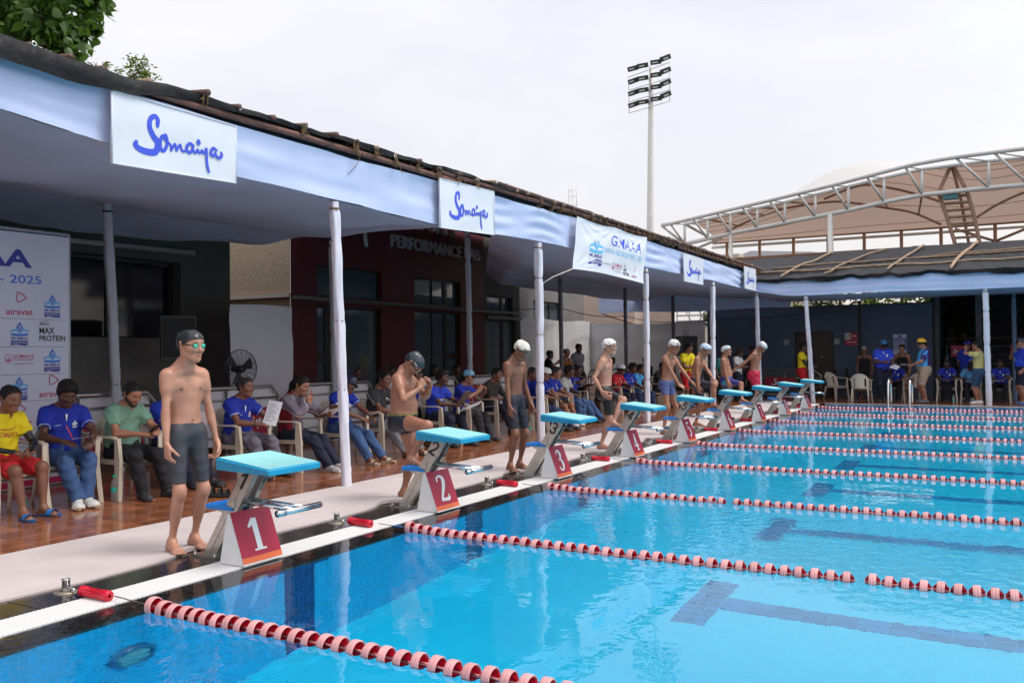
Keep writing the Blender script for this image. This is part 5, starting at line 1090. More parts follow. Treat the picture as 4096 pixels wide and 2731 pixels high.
def skin_mesh(name, prims, h, m_, off=0, clips=None, noise=None, paint=None, parent=None):
    F, lo = field(prims, h, off, clips, noise); v, q_ = nets(F, lo, h)
    me = bpy.data.meshes.new(name); me.vertices.add(len(v)); me.vertices.foreach_set('co', v.astype(np.float32).ravel())
    me.loops.add(len(q_)*4); me.polygons.add(len(q_)); me.loops.foreach_set('vertex_index', q_.astype(np.int32).ravel()); me.polygons.foreach_set('loop_start', np.arange(0, 4*len(q_), 4, dtype=np.int32))
    me.polygons.foreach_set('use_smooth', np.ones(len(q_), bool)); me.materials.append(m_); me.update(calc_edges=True)
    if True:
        C = np.zeros((len(v), 4), np.float32)
        for it in (paint or []):
            if it[0] == 's': _, c, r, col_, al = it; d = np.linalg.norm((v-c), axis=1)/r
            elif it[0] == 'e': _, c, rv, M3, col_, al = it; d = np.linalg.norm(((v-c) @ M3)/np.asarray(rv), axis=1)
            elif it[0] == 'p': _, pt, nn, hw, c, r, col_, al = it; d = np.maximum(np.abs((v-pt)@nn)/hw, np.linalg.norm(v-c, axis=1)/r)
            elif it[0] == 'c':
                _, a, b_, r, col_, al = it; dd = b_-a; tt = np.clip(((v-a)@dd)/(dd@dd), 0, 1); d = np.linalg.norm(v-a-tt[:, None]*dd, axis=1)/r
            w_ = np.clip((1.15-d)/.3, 0, 1)*al
            C[:, :3] = C[:, :3]*(1-w_[:, None])+np.array(col_)*w_[:, None]; C[:, :3][C[:, 3] == 0] = np.array(col_); C[:, 3] = np.maximum(C[:, 3], w_)
        at_ = me.color_attributes.new('tint', 'FLOAT_COLOR', 'POINT'); at_.data.foreach_set('color', C.ravel())
    o = bpy.data.objects.new(name, me); COL.objects.link(o)
    if parent is not None: o.parent = parent
    return o
def rotv(v, ax, an): return np.array(Matrix.Rotation(an, 3, Vector(ax)) @ Vector(v))
def ik(a, tg, l1, l2, pole):
    d = tg-a; L_ = np.linalg.norm(d); L_ = min(L_, (l1+l2)*.999); L_ = max(L_, abs(l1-l2)*1.02); u = unit(d)
    c = (l1*l1+L_*L_-l2*l2)/(2*l1*L_); pl = np.asarray(pole, float); pl = unit(pl-u*(pl@u)); return a+u*l1*c+pl*l1*math.sqrt(max(0, 1-c*c)), a+u*L_
SK = {  # skin tones
 'light': (.50, .25, .168), 'tan': (.36, .16, .098), 'brown': (.21, .088, .052), 'deep': (.105, .042, .026), 'fair': (.50, .262, .185)}
def skin(t_): return mat('skin_'+t_, SK[t_], .40, spec=.5, noise=(6, .20, 5), bump=(90, .08, .003), tint='tint', sss=.12)
def fabric(name, c, rough=.85, **kw): return mat('fabric_'+name, c, rough, noise=(9, .10, 3), bump=(220, .12, .002), tint='tint', **kw)
class Fig:
    """local frame: facing +X, left +Y, up +Z, ground at z = 0"""
    def __init__(s, H=1.68, girth=1., pelvis=(0, 0, None), ptilt=0, ctilt=0, lean=0, twist=0, headyaw=0, headpitch=0, headroll=0, feet=None, footyaw=(-.2, .2), footpitch=(0, 0), kneepole=None, hands=None, elbow=None, palm=None, fdir=None, curl=(.35, .35), sit=False, shoulder=.158, belly=0., kid=0., neckf=.03):
        z = H/1.7; s.z = z; s.H = H; g = girth*z; P = []
        px, py, pz = pelvis; pz = (.872*z if pz is None else pz); s.P = V3(px, py, pz)
        yw = lambda v, a: rotv(v, (0, 0, 1), a)
        s.fp = yw(V3(math.cos(ptilt), 0, -math.sin(ptilt)), 0); s.up = V3(math.sin(ptilt), 0, math.cos(ptilt))
        cu = unit(V3(math.sin(ctilt), math.sin(lean), math.cos(ctilt))); cl = yw(V3(0, 1, 0), twist); cl = unit(cl-cu*(cl@cu)); cf = np.cross(cl, cu)
        s.cu, s.cl, s.cf = cu, cl, cf; mid = unit(s.up+cu)
        s.Wa = s.P+s.up*.13*z; s.C = s.Wa+mid*.17*z; s.N = s.C+cu*.235*z
        s.hip = [s.P+V3(0, .088*z*e_, 0) for e_ in (-1, 1)]                       # right, left
        s.sh = [s.N-cu*.066*z+cl*shoulder*z*e_ for e_ in (-1, 1)]
        # head frame
        hf = rotv(cf*.35+V3(1, 0, 0)*.65 if True else cf, (0, 0, 1), headyaw); hf = unit(V3(hf[0], hf[1], 0)); hl = np.cross(V3(0, 0, 1), hf); hf = rotv(hf, hl, headpitch); hu = np.cross(hf, hl)
        if headroll: hl = rotv(hl, hf, headroll); hu = np.cross(hf, hl)
        nd = unit(cu*.75+hu*.25+V3(hf[0], hf[1], 0)*.18); s.hf, s.hl, s.hu = hf, hl, hu; s.O = s.N+nd*.115*z+hu*.052*z+hf*neckf*z; hz = z*(1+.05*kid)
        s.hz = hz; s.hd = lambda x, y, w_: s.O+(hf*x+hl*y+hu*w_)*hz
        # feet and knees
        ft = feet or ((.0, -.10), (.0, .10)); s.ank = []; s.knee = []
        for i in range(2):
            f_ = ft[i]; tg = V3(f_[0], f_[1], (f_[2] if len(f_) > 2 else 0)+.075*z)
            kp = (kneepole[i] if kneepole else V3(1, (-.12, .12)[i], 0.0)); k_, a_ = ik(s.hip[i], tg, .417*z, .405*z, kp); s.knee.append(k_); s.ank.append(a_)
        hd_ = hands or (None, None); s.elb = []; s.wr = []
        for i, e_ in enumerate((-1, 1)):
            tg = hd_[i]; tg = s.sh[i]+V3(.03, .06*e_, -.50)*z if tg is None else V3(*tg)
            ep = (elbow[i] if elbow else V3(-1, .5*e_, -.1)); k_, a_ = ik(s.sh[i], tg, .282*z, .245*z, ep); s.elb.append(k_); s.wr.append(a_)
        # ---------------- primitives
        A = lambda *a, **k: P.append(Prim(*a, **k))
        A(s.P+s.up*.035*z+V3(0, -.062*z, 0), s.P+s.up*.035*z+V3(0, .062*z, 0), .100*g, k=.05*z, u=s.fp, f=.92, tag='pelvis')
        A(s.P+s.up*.05*z+s.fp*.005, s.Wa+s.up*.03*z+s.fp*.012*z+s.fp*belly*.25, np.array([.125, .118+belly*.6, .116+belly*.5])*g, k=.06*z, u=cf, f=.78, tag='belly')
        if belly: A(s.P+s.up*.10*z+s.fp*(.04+belly*.5), s.C-cu*.02*z+cf*(.03+belly*.35), [.10*g, (.10+belly*.4)*g, .09*g], k=.08*z, tag='belly')
        A(s.Wa+mid*.02*z, s.C+cu*.10*z, np.array([.117, .134, .142, .120])*g, k=.06*z, u=cf, f=.74, tag='chest')
        for e_ in (-1, 1):
            A(s.C+cu*.02*z+cl*.055*z*e_, s.C+cu*.145*z+cl*.085*z*e_, np.array([.080, .092, .062])*g, k=.06*z, u=cf, f=.84, tag='chest')
            A(s.C+cu*.075*z+cl*.040*z*e_+cf*.074*z*girth, s.C+cu*.105*z+cl*.105*z*e_+cf*.055*z*girth, np.array([.046, .050])*g, k=.028*z, u=cf, f=.62, tag='chest')
            A(s.Wa+mid*.0*z+cl*.030*z*e_+cf*.070*z*girth, s.C+cu*.02*z+cl*.030*z*e_+cf*.078*z*girth, np.array([.030, .034])*g, k=.03*z, u=cf, f=.6, tag='chest')
            A(s.N+cu*.045*z+cl*.022*z*e_-cf*.012*z, s.sh[(e_+1)//2]+cu*.022*z-cl*.03*z*e_-cf*.01*z, np.array([.042, .040, .040])*g, k=.06*z, tag='yoke')
            A(s.N-cu*.028*z+cl*.015*z*e_+cf*.052*z, s.sh[(e_+1)//2]+cu*.012*z-cl*.02*z*e_+cf*.02*z, np.array([.015, .017, .020])*g, k=.03*z, tag='yoke')
        A(s.N-cu*.02*z, s.O-hu*.045*z-hf*.012*z, np.array([.060, .053, .054])*z*(.6+.4*girth), k=.035*z, tag='neck')
        for e_ in (-1, 1): A(s.hd(-.02, .055*e_, -.03), s.N+cf*.045*z+cl*.015*z*e_-cu*.01*z, np.array([.018, .017, .014])*z, k=.03*z, tag='neck')
        # head
        A(s.hd(-.032, 0, .028), s.hd(.022, 0, .036), np.array([.082, .080])*hz, k=.02*z, u=hl, f=.94, tag='head')
        A(s.hd(.030, 0, -.005), s.hd(.046, 0, -.068), np.array([.064, .056, .044])*hz, k=.03*z, u=hl, f=.92, tag='head')
        for e_ in (-1, 1):
            A(s.hd(-.004, .050*e_, -.045), s.hd(.062, .018*e_, -.092), np.array([.026, .022, .019])*hz, k=.03*z, tag='head')
            A(s.hd(.066, .040*e_, -.020), s.hd(.045, .052*e_, -.012), .026*hz, k=.028*z, tag='head')
        A(s.hd(.078, 0, -.096), s.hd(.072, 0, -.098), .019*hz, k=.025*z, tag='head')
        A(s.hd(.082, -.036, .030), s.hd(.082, .036, .030), .0125*hz, k=.018*z, tag='face')
        for e_ in (-1, 1): A(s.hd(.101, .031*e_, .010), s.hd(.097, .036*e_, .010), .0115*hz, k=.014*z, tag='face', sub=True)
        for e_ in (-1, 1): A(s.hd(.0795, .031*e_, .009), s.hd(.0795, .032*e_, .009), .0125*hz, k=.004*z, tag='face')
        A(s.hd(.089, 0, .018), s.hd(.110, 0, -.026), np.array([.0085, .0105, .0145])*hz, k=.012*z, u=hl, f=.9, tag='face')
        for e_ in (-1, 1): A(s.hd(.098, .012*e_, -.032), s.hd(.094, .015*e_, -.032), .0085*hz, k=.008*z, tag='face')
        A(s.hd(.091, -.020, -.062), s.hd(.091, .020, -.062), .0075*hz, k=.008*z, tag='face'); A(s.hd(.089, -.016, -.073), s.hd(.089, .016, -.073), .0085*hz, k=.008*z, tag='face')
        for e_ in (-1, 1):
            A(s.hd(-.018, .086*e_, .020), s.hd(-.004, .077*e_, -.028), np.array([.022, .019, .012])*hz, k=.006*z, u=hl-hf*.5*e_, f=.42, tag='ear')
            A(s.hd(-.004, .096*e_, .012), s.hd(.0, .092*e_, -.008), .009*hz, k=.006*z, tag='ear', sub=True)
        # arms
        for i, e_ in enumerate((-1, 1)):
            S_, E_, W_ = s.sh[i], s.elb[i], s.wr[i]; tg = 'LR'[1-i] if False else ('R', 'L')[i]; ua, fa_ = unit(E_-S_), unit(W_-E_)
            A(S_-ua*.012*z, E_, np.array([.050, .049, .043, .040, .036, .034])*g, k=.035*z, tag='uparm'+tg)
            A(S_+cl*.008*z*e_-cu*.004*z, S_+ua*.09*z+cl*.006*e_*z, np.array([.050, .046])*g, k=.05*z, tag='uparm'+tg)
            sd_ = unit(np.cross(fa_, ua)+1e-6)
            A(E_, W_, np.array([.036, .041, .038, .031, .0255, .0245])*g, k=.02*z, tag='foarm'+tg)
            # hand
            n_ = palm[i] if palm and palm[i] is not None else V3(0, -e_, 0); fd = unit(fdir[i]) if fdir and fdir[i] is not None else fa_
            n_ = unit(np.asarray(n_, float)-fd*(np.asarray(n_, float)@fd)); wd = np.cross(n_, fd)*e_                          # thumb side
            if True:
                hs = z*.97; cur = curl[i]; hb = W_+fd*.012*z
                for w0, r_ in ((-.022, .025), (.0, .026), (.020, .025)): A(hb+wd*w0*.6*hs, W_+fd*.082*hs+wd*w0*hs, np.array([.024, r_])*hs, k=.012*z, u=n_, f=.56, tag='hand'+tg)
                A(hb+wd*.016*hs+n_*.006*hs, W_+fd*.045*hs+wd*.030*hs+n_*.012*hs, np.array([.018, .017])*hs, k=.015*z, tag='hand'+tg)
                for w0, ln, r_, cc in ((.030, .070, .0088, .85), (.0105, .078, .0092, 1.), (-.0095, .073, .0088, 1.12), (-.028, .058, .0078, 1.25)):
                    b0 = W_+fd*(.084-.006*abs(w0)/.03)*hs+wd*w0*hs; dd = fd+wd*w0*2.2*(1-.6*cur); an = cur*cc*.55
                    for sg_, fr in enumerate((.44, .32, .26)):
                        dd = unit(dd*math.cos(an)+n_*math.sin(an)); an = cur*cc*(.95, .8, .6)[sg_]; b1 = b0+dd*ln*fr*hs
                        A(b0, b1, np.array([r_, r_*.93])*hs*(1-.06*sg_), k=.0045*z, tag='hand'+tg); b0 = b1
                t0 = W_+fd*.030*hs+wd*.028*hs+n_*.008*hs; td = unit(fd*.78+wd*.62+n_*(.25+.5*cur)); t1 = t0+td*.042*hs; td = unit(td+fd*.5+n_*cur*.5-wd*.25*cur); t2 = t1+td*.030*hs; t3 = t2+unit(td+n_*cur*.3)*.022*hs
                A(t0, t1, np.array([.0145, .0115])*hs, k=.012*z, tag='hand'+tg); A(t1, t2, np.array([.0108, .0100])*hs, k=.005*z, tag='hand'+tg); A(t2, t3, np.array([.0098, .0080])*hs, k=.005*z, tag='hand'+tg)
            s.__dict__.setdefault('hand', []).append((W_+fd*.075*z, fd, n_, wd))
        # legs
        s.foot = []
        for i, e_ in enumerate((-1, 1)):
            Hp, K_, A_ = s.hip[i], s.knee[i], s.ank[i]; tg = ('R', 'L')[i]; sh_ = unit(A_-K_); fw = V3(math.cos(footyaw[i]), math.sin(footyaw[i]), 0)
            bk = unit(-fw-sh_*((-fw)@sh_)); th = unit(K_-Hp)
            A(Hp, K_, np.array([.088, .086, .078, .068, .058, .052])*g, k=.05*z, tag='thigh'+tg)
            A(K_-th*.02*z-bk*.012*z, K_+sh_*.02*z-bk*.014*z, .043*g, k=.03*z, tag='knee'+tg)
            A(K_, A_, np.array([.050, .049, .046, .039, .0325, .0305])*g, k=.03*z, tag='shin'+tg)
            A(K_+sh_*.06*z+bk*.018*z, K_+sh_*.23*z+bk*.012*z, np.array([.036, .042, .028])*g, k=.04*z, tag='shin'+tg)
            fpz = footpitch[i]; fv = rotv(fw, np.cross(V3(0, 0, 1), fw), fpz); fu = np.cross(fv, np.cross(V3(0, 0, 1), fw)); fu = fu if fu[2] > 0 else -fu; lt = np.cross(fu, fv)
            heel = A_-fu*.042*z-fv*.035*z; ball = A_-fu*.052*z+fv*.125*z
            A(A_, heel, np.array([.031, .031])*z, k=.03*z, tag='foot'+tg)
            A(A_-fu*.005*z+fv*.01*z, ball, np.array([.032, .030, .024])*z, k=.03*z, tag='foot'+tg); A(heel, ball-lt*e_*0*z, np.array([.028, .023, .021])*z, k=.03*z, tag='foot'+tg)
            A(ball-lt*.030*z, ball+lt*.030*z, .0195*z, k=.02*z, u=fu, f=.8, tag='foot'+tg)
            for j in range(5):
                o_ = (.036-.0175*j)*e_*-1; ln = (.052, .050, .044, .037, .028)[j]; b0 = ball+lt*o_*z*1.0+fv*.010*z-fu*.005*z
                A(b0, b0+fv*ln*z-fu*.006*z, np.array([.0125 if j == 0 else .0095, .0115 if j == 0 else .008])*z, k=.006*z, tag='foot'+tg)
            s.foot.append((A_, fv, fu, lt))
        for e_ in (-1, 1): A(s.P-s.fp*.052*z+V3(0, .055*z*e_, .005*z), s.P-s.fp*.050*z+V3(0, .055*z*e_, -.03*z), .078*g, k=.05*z, tag='pelvis')
        # navel
        s.nav = s.P+s.up*.125*z+s.fp*(.118*.80*g+.012*z+belly*.8)
        s.prims = P; s.g = g
    def sel(s, *tags): return [p for p in s.prims if p.tag in tags]
UPPER = ('pelvis', 'belly', 'chest', 'yoke')
HEADS = []
def darker(c, k): return tuple(x*k for x in c)
def person(label, fig, loc, yaw, tone, hh=.008, hair=None, cap=None, goggles=None, top=None, bottom=None, shoes=None, beard=0, brow=True, extra=None, group=None, sleeves=None, lips=None, cat='person'):
    """builds the Empty with body, hair or cap, garments, shoes as children; returns it"""
    root = empty('person', loc, yaw, label=label, cat=cat, group=group); f = fig; HEADS.append((label, W2(f, loc, yaw, f.O), W2(f, loc, yaw, f.hd(0, 0, .118)))); z = f.hz; sc = SK[tone]; base = sc
    red = (min(1, sc[0]*.82), sc[1]*.52, sc[2]*.52); dk = darker(sc, .35); M3 = np.stack([f.hf, f.hl, f.hu], 1)
    pt = [('e', f.hd(.094, 0, -.067), (.02*z, .021*z, .010*z), M3, red, .8), ('e', f.hd(.096, 0, -.0675), (.02*z, .020*z, .0025*z), M3, darker(red, .35), .85)]
    for e_ in (-1, 1):
        pt += [('e', f.hd(.088, .031*e_, .010), (.012*z, .014*z, .0058*z), M3, (.42, .38, .36), .7), ('e', f.hd(.092, .031*e_, .010), (.014*z, .0075*z, .0066*z), M3, (.010, .006, .004), 1.0), ('e', f.hd(.090, .031*e_, .018), (.014*z, .016*z, .003*z), M3, darker(sc, .25), .8)]
        if brow: pt.append(('e', f.hd(.090, .034*e_, .035), (.02*z, .021*z, .0052*z), M3, (.02, .013, .010), .92))
        pt.append(('c', f.C+f.cu*.070*f.z+f.cl*.082*f.z*e_+f.cf*.07*f.z, f.C+f.cu*.070*f.z+f.cl*.082*f.z*e_+f.cf*.17*f.z, .0125*f.z, darker(red, .45), .85)) if top is None else None
        pt.append(('e', f.hd(.105, .006*e_, -.041), (.012*z, .004*z, .004*z), M3, darker(sc, .3), .7))
    if top is None: pt.append(('c', f.nav-f.fp*.03, f.nav+f.fp*.03, .009*f.z, darker(red, .35), .9))
    if beard:
        for a, b_, r in ((f.hd(.02, -.062, -.035), f.hd(.07, -.03, -.095), .030), (f.hd(.02, .062, -.035), f.hd(.07, .03, -.095), .030), (f.hd(.085, -.03, -.098), f.hd(.085, .03, -.098), .026), (f.hd(.098, -.022, -.050), f.hd(.098, .022, -.050), .009)):
            if beard == 2 and r > .02: continue
            pt.append(('c', a, b_, r*z, (.014, .010, .008), .93))
        pt.append(('e', f.hd(.094, 0, -.067), (.02*z, .018*z, .007*z), M3, red, .8))
    if sleeves:                                             # painted-on dark arm sleeves worn under a T-shirt
        for i in (0, 1): pt += [('c', f.sh[i], f.elb[i], .075*f.z, sleeves, 1), ('c', f.elb[i], f.wr[i], .06*f.z, sleeves, 1)]
    if extra: pt += extra
    skin_mesh('body', f.prims, hh, skin(tone), paint=pt, parent=root)
    hp = [Prim(f.hd(-.032, 0, .028), f.hd(.022, 0, .036), np.array([.082, .080])*z, k=.02, u=f.hl, f=.95, tag='cap')]
    if cap:
        col_, nm, style = cap; cl_ = [('*', f.hd(.074, 0, .052), unit(f.hf*.47-f.hu*.88)), ('*', f.hd(0, 0, -.055), -f.hu)]
        m_ = mat('cap_'+nm, col_, .28 if style != 'cloth' else .8, spec=.5, noise=(12, .07), tint='tint')
        if style in ('swim',):
            hp2 = hp+[Prim(f.hd(-.06, 0, .075), f.hd(-.01, 0, .088), np.array([.022, .020])*z, k=.05, tag='cap')]
            o = skin_mesh('swim_cap', hp2, hh*.75, m_, off=.0075*z, clips=cl_, noise=(.0022*z, 42, len(label)), parent=root)
        elif style == 'bubble': o = skin_mesh('swim_cap', hp, hh*.7, m_, off=.010*z, clips=cl_, noise=(.0040*z, 130, 1), parent=root)
        else:
            hp2 = hp+[Prim(f.hd(-.02, 0, .06), f.hd(.03, 0, .065), np.array([.078, .074])*z, k=.02, tag='cap')]
            o = skin_mesh('cloth_hat', hp2, hh*.9, m_, off=.012*z, clips=[('*', f.hd(.07, 0, .045), unit(f.hf*.15-f.hu))], parent=root)
            q = MB()
            if style == 'peak': q.grid(lambda u, v: tuple(f.hd(.085+.085*v*(1-.35*(2*u-1)**2), (u-.5)*.15*(1-.15*v), .048-.028*v-.02*(2*u-1)**2)), 10, 5)
            else: q.grid(lambda u, v: tuple(f.hd((.10+.055*v)*math.cos(u*2*PI)-.005, (.085+.055*v)*math.sin(u*2*PI), .045-.045*v)), 28, 4)
            q.build('brim', m_, o)
        root['_cap'] = 1; f.capobj = o
    if hair:
        hc, style = hair; hm = mat('hair_%.3f_%.3f' % (hc[0], hc[1]), hc, .55, spec=.3, noise=(40, .4, 4), bump=(120, .7, .01))
        cl_ = [('cap', f.hd(.070, 0, .080), unit(f.hf*.82-f.hu*.57)), ('top', f.hd(.086, 0, .080), unit(f.hf*.95-f.hu*.3)), ('cap', f.hd(0, 0, -.07), -f.hu)]
        hpr = list(hp)+[Prim(f.hd(-.045, 0, .072), f.hd(.028, 0, .084), np.array([.060, .046])*z, k=.03, tag='top')]; o_ = .013
        if style == 'thick': hpr += [Prim(f.hd(-.03, 0, .075), f.hd(.045, .015, .085), np.array([.055, .048])*z, k=.03, tag='top')]; o_ = .018
        if style == 'crop': o_ = .0075
        if style in ('pony', 'bun', 'long'):
            hpr += [Prim(f.hd(-.09, 0, .03), f.hd(-.125, 0, -.02), np.array([.038, .035])*z, k=.03, tag='tail')]
            if style != 'bun': hpr += [Prim(f.hd(-.120, 0, -.01), f.hd(-.115, .02, -.24), np.array([.036, .042, .018])*z, k=.03, tag='tail')]
        if style == 'bob': hpr += [Prim(f.hd(-.04, .07*e_, .0), f.hd(-.03, .075*e_, -.13), np.array([.04, .035, .03])*z, k=.03, tag='tail') for e_ in (-1, 1)]+[Prim(f.hd(-.07, 0, .0), f.hd(-.075, 0, -.12), np.array([.06, .05])*z, k=.03, tag='tail')]
        skin_mesh('hair', hpr, hh*.85, hm, off=o_*z, clips=cl_, noise=(.0050*z, 105, 3), parent=root)
    if goggles:
        lc, up_ = goggles; gz = .062 if up_ else .010; gx = .010 if up_ else .0; go = empty('goggles', (0, 0, 0)); go.parent = root
        lm = mat('lens_%.2f%.2f%.2f' % lc, lc, .08, spec=.9, metal=.4); gm = mat('goggle_black', (.012, .012, .014), .35)
        for e_ in (-1, 1):
            q = MB(); R3 = Matrix([list(f.hl*e_), list(f.hu), list(f.hf*.92+f.hl*.38*e_)]).transposed()
            c = Vector(f.hd(.0935-gx, .034*e_, gz)); M_ = Matrix.Translation(c) @ R3.to_4x4()
            q.lathe([(.024*z, -.012*z), (.025*z, -.002*z), (.021*z, .005*z)], 14, 1, M_ @ Matrix.Diagonal((1, .74, 1, 1))); q.lathe([(.021*z, .005*z), (.014*z, .009*z), (.001, .010*z)], 14, 0, M_ @ Matrix.Diagonal((1, .74, 1, 1))); q.build('lens', [lm, gm], go)
        q = MB(); q.tube([f.hd(.098-gx, -.014, gz), f.hd(.101-gx, 0, gz+.003), f.hd(.098-gx, .014, gz)], .0035*z, 5)
        pts = []
        for a in range(25):
            an = math.radians(32)+math.radians(296)*a/24; k = math.sin((an-math.radians(32))/math.radians(296)*PI)
            pts.append(f.hd(-.005+.104*math.cos(an), .094*math.sin(an)*.98, gz+.022*k))
        q.tube(pts, .0052*z, 5, flat=1.0); q.build('strap', gm, go)
    if bottom:
        kind, bm__, cut = bottom[:3]; wp = bottom[3] if len(bottom) > 3 else None
        tags = ['pelvis', 'belly', 'thighR', 'thighL']; clips = [('*', f.P+f.up*(.105 if kind != 'low' else .085)*f.z, f.up)]
        off = {'tight': .007, 'low': .006, 'loose': .018, 'trouser': .014, 'short': .024}[kind]
        for i, tg in enumerate(('R', 'L')):
            if kind in ('trouser',): tags += ['knee'+tg, 'shin'+tg]; clips += [('shin'+tg, f.ank[i]+unit(f.knee[i]-f.ank[i])*.005*f.z, unit(f.ank[i]-f.knee[i]))]
            elif cut <= 1: clips += [('thigh'+tg, lerp(f.hip[i], f.knee[i], cut), unit(f.knee[i]-f.hip[i]))]
            else:
                tags += ['knee'+tg, 'shin'+tg]; clips += [('shin'+tg, lerp(f.knee[i], f.ank[i], cut-1), unit(f.ank[i]-f.knee[i]))]
        pr = [Prim(p.a, p.b, (np.maximum(p.rs, .052*f.z) if kind == 'trouser' and p.tag.startswith('shin') else p.rs), k=p.k, u=p.u, f=p.f, tag=p.tag, ts=p.ts) for p in f.prims if p.tag in tags]
        o = skin_mesh({'tight': 'swim_jammers', 'low': 'swim_trunks', 'loose': 'shorts', 'trouser': 'trousers', 'short': 'shorts'}[kind], pr, hh*1.05, bm__, off=off*f.z, clips=clips, noise=((.0024 if kind in ('tight', 'low') else .0085)*f.z, 34 if kind != 'trouser' else 28, len(label)), paint=wp, parent=root); f.bot = o
    if top:
        kind, tm, sl = top[:3]; wp = list(top[3]) if len(top) > 3 else []
        tags = list(UPPER); clips = [('*', f.P-f.up*(.005 if kind != 'suit' else .3)*f.z, -f.up), ('yoke', f.N+f.cu*.020*f.z, f.cu)]; off = {'tee': .016, 'polo': .016, 'jacket': .024, 'suit': .005}[kind]
        if kind == 'suit': clips = [('*', f.N-f.cu*.10*f.z, f.cu)]; tags = ['pelvis', 'belly', 'chest']
        for i, tg in enumerate(('R', 'L')):
            if kind == 'suit': continue
            tags.append('uparm'+tg)
            if sl <= 1: clips.append(('uparm'+tg, lerp(f.sh[i], f.elb[i], sl), unit(f.elb[i]-f.sh[i])))
            else: tags.append('foarm'+tg); clips.append(('foarm'+tg, lerp(f.elb[i], f.wr[i], sl-1), unit(f.wr[i]-f.elb[i])))
            if kind == 'polo': wp.append(('p', lerp(f.sh[i], f.elb[i], sl-.035), unit(f.elb[i]-f.sh[i]), .005*f.z, lerp(f.sh[i], f.elb[i], sl-.03), .066*f.z, (.62, .64, .72), 1))
        pr = f.sel(*tags)
        if kind == 'polo': pr = pr+[Prim(f.N+f.cu*.012*f.z-f.cf*.01*f.z, f.N+f.cu*.040*f.z+f.cf*.012*f.z, np.array([.064, .058])*f.z, k=.02, tag='collar')]; clips.append(('collar', f.N+f.cu*.035*f.z+f.cf*.02*f.z, unit(f.cu+f.cf*.45)))
        if kind == 'jacket': pr = pr+[Prim(f.N-f.cu*.005*f.z, f.N+f.cu*.055*f.z, np.array([.066, .060])*f.z, k=.02, tag='collar')]; clips.append(('collar', f.N+f.cu*.06*f.z, unit(f.cu+f.cf*.3)))
        o = skin_mesh({'tee': 'shirt', 'polo': 'polo_shirt', 'jacket': 'jacket', 'suit': 'swimsuit'}[kind], pr, hh*1.1, tm, off=off*f.z, clips=clips, noise=((.0085 if kind != 'suit' else .001)*f.z, 27, len(label)*1.3), paint=wp or None, parent=root); f.topobj = o
        if kind == 'suit':
            q = MB()
            for e_ in (-1, 1): q.tube([tuple(f.N-f.cu*.11*f.z+f.cl*.06*e_*f.z+f.cf*.10*f.z), tuple(f.N+f.cu*.0*f.z+f.cl*.075*e_*f.z+f.cf*.05*f.z), tuple(f.N+f.cu*.012*f.z+f.cl*.07*e_*f.z-f.cf*.03*f.z), tuple(f.N-f.cu*.10*f.z+f.cl*.04*e_*f.z-f.cf*.08*f.z)], .012*f.z, 6)
            q.build('strap', tm, o)
    if shoes:
        style, m1, m2 = shoes
        for i, tg in enumerate(('R', 'L')):
            A_, fv, fu, lt = f.foot[i]; zz = f.z; S0 = A_-fu*.072*zz
            q = MB(); ol = [(-.078, .0), (-.07, .022), (-.03, .031), (.04, .030), (.11, .043), (.16, .040), (.195, .016), (.20, 0)]
            pts = [(a, b_) for a, b_ in ol]+[(a, -b_) for a, b_ in ol[::-1][1:-1]]
            lift = .0 if style != 'sneaker' else .006
            def V_(a, b_, c): return tuple(S0+fv*a*zz+lt*b_*zz+fu*c*zz)
            n_ = len(pts); q.add([V_(a, b_, .002) for a, b_ in pts]+[V_(a*1.02, b_*1.06, .024+lift) for a, b_ in pts], [tuple(range(n_-1, -1, -1)), tuple(range(n_, 2*n_))]+[(j, (j+1) % n_, n_+(j+1) % n_, n_+j) for j in range(n_)])
            if style == 'slide':
                so_ = q.build('sandal', m1, root); q = MB(); q.grid(lambda u, v: V_(.07+.06*v, .052*math.cos(u*PI), .022+.046*math.sin(u*PI)**.7), 12, 3); q.build('sandal_strap', m2, so_)
            else:
                pr = f.sel('foot'+tg); pr = [Prim(p.a, p.b, p.rs, k=.03, tag=p.tag) for p in pr if p.rs.max() > .018*zz]+[Prim(S0+fv*.12*zz+fu*.028*zz, S0+fv*.158*zz+fu*.025*zz, np.array([.030, .026])*zz, k=.03, tag='foot'+tg)]
                so_ = skin_mesh('shoe', pr, hh, m1, off=.012*zz, clips=[('*', A_+fu*.02*zz, fu), ('*', S0+fu*.006, -fu)], parent=root); q.build('sole', m2, so_)
    return root
def bvh_fn(obj, o_, ux, uy, fwd, reach=.35):
    """flat print laid on a curved garment: (x, y) around o_ is cast back along fwd onto the mesh"""
    me = obj.data; tr_ = BVHTree.FromPolygons([v.co for v in me.vertices], [tuple(p.vertices) for p in me.polygons]); o_, ux, uy, fwd = Vector(o_), Vector(ux), Vector(uy), Vector(fwd)
    def fn(x, y, d=0):
        p = o_+ux*x+uy*y; hit = tr_.ray_cast(p+fwd*reach, -fwd)
        q_ = hit[0] if hit[0] is not None else p; return tuple(q_+fwd*(.002+d))
    return fn
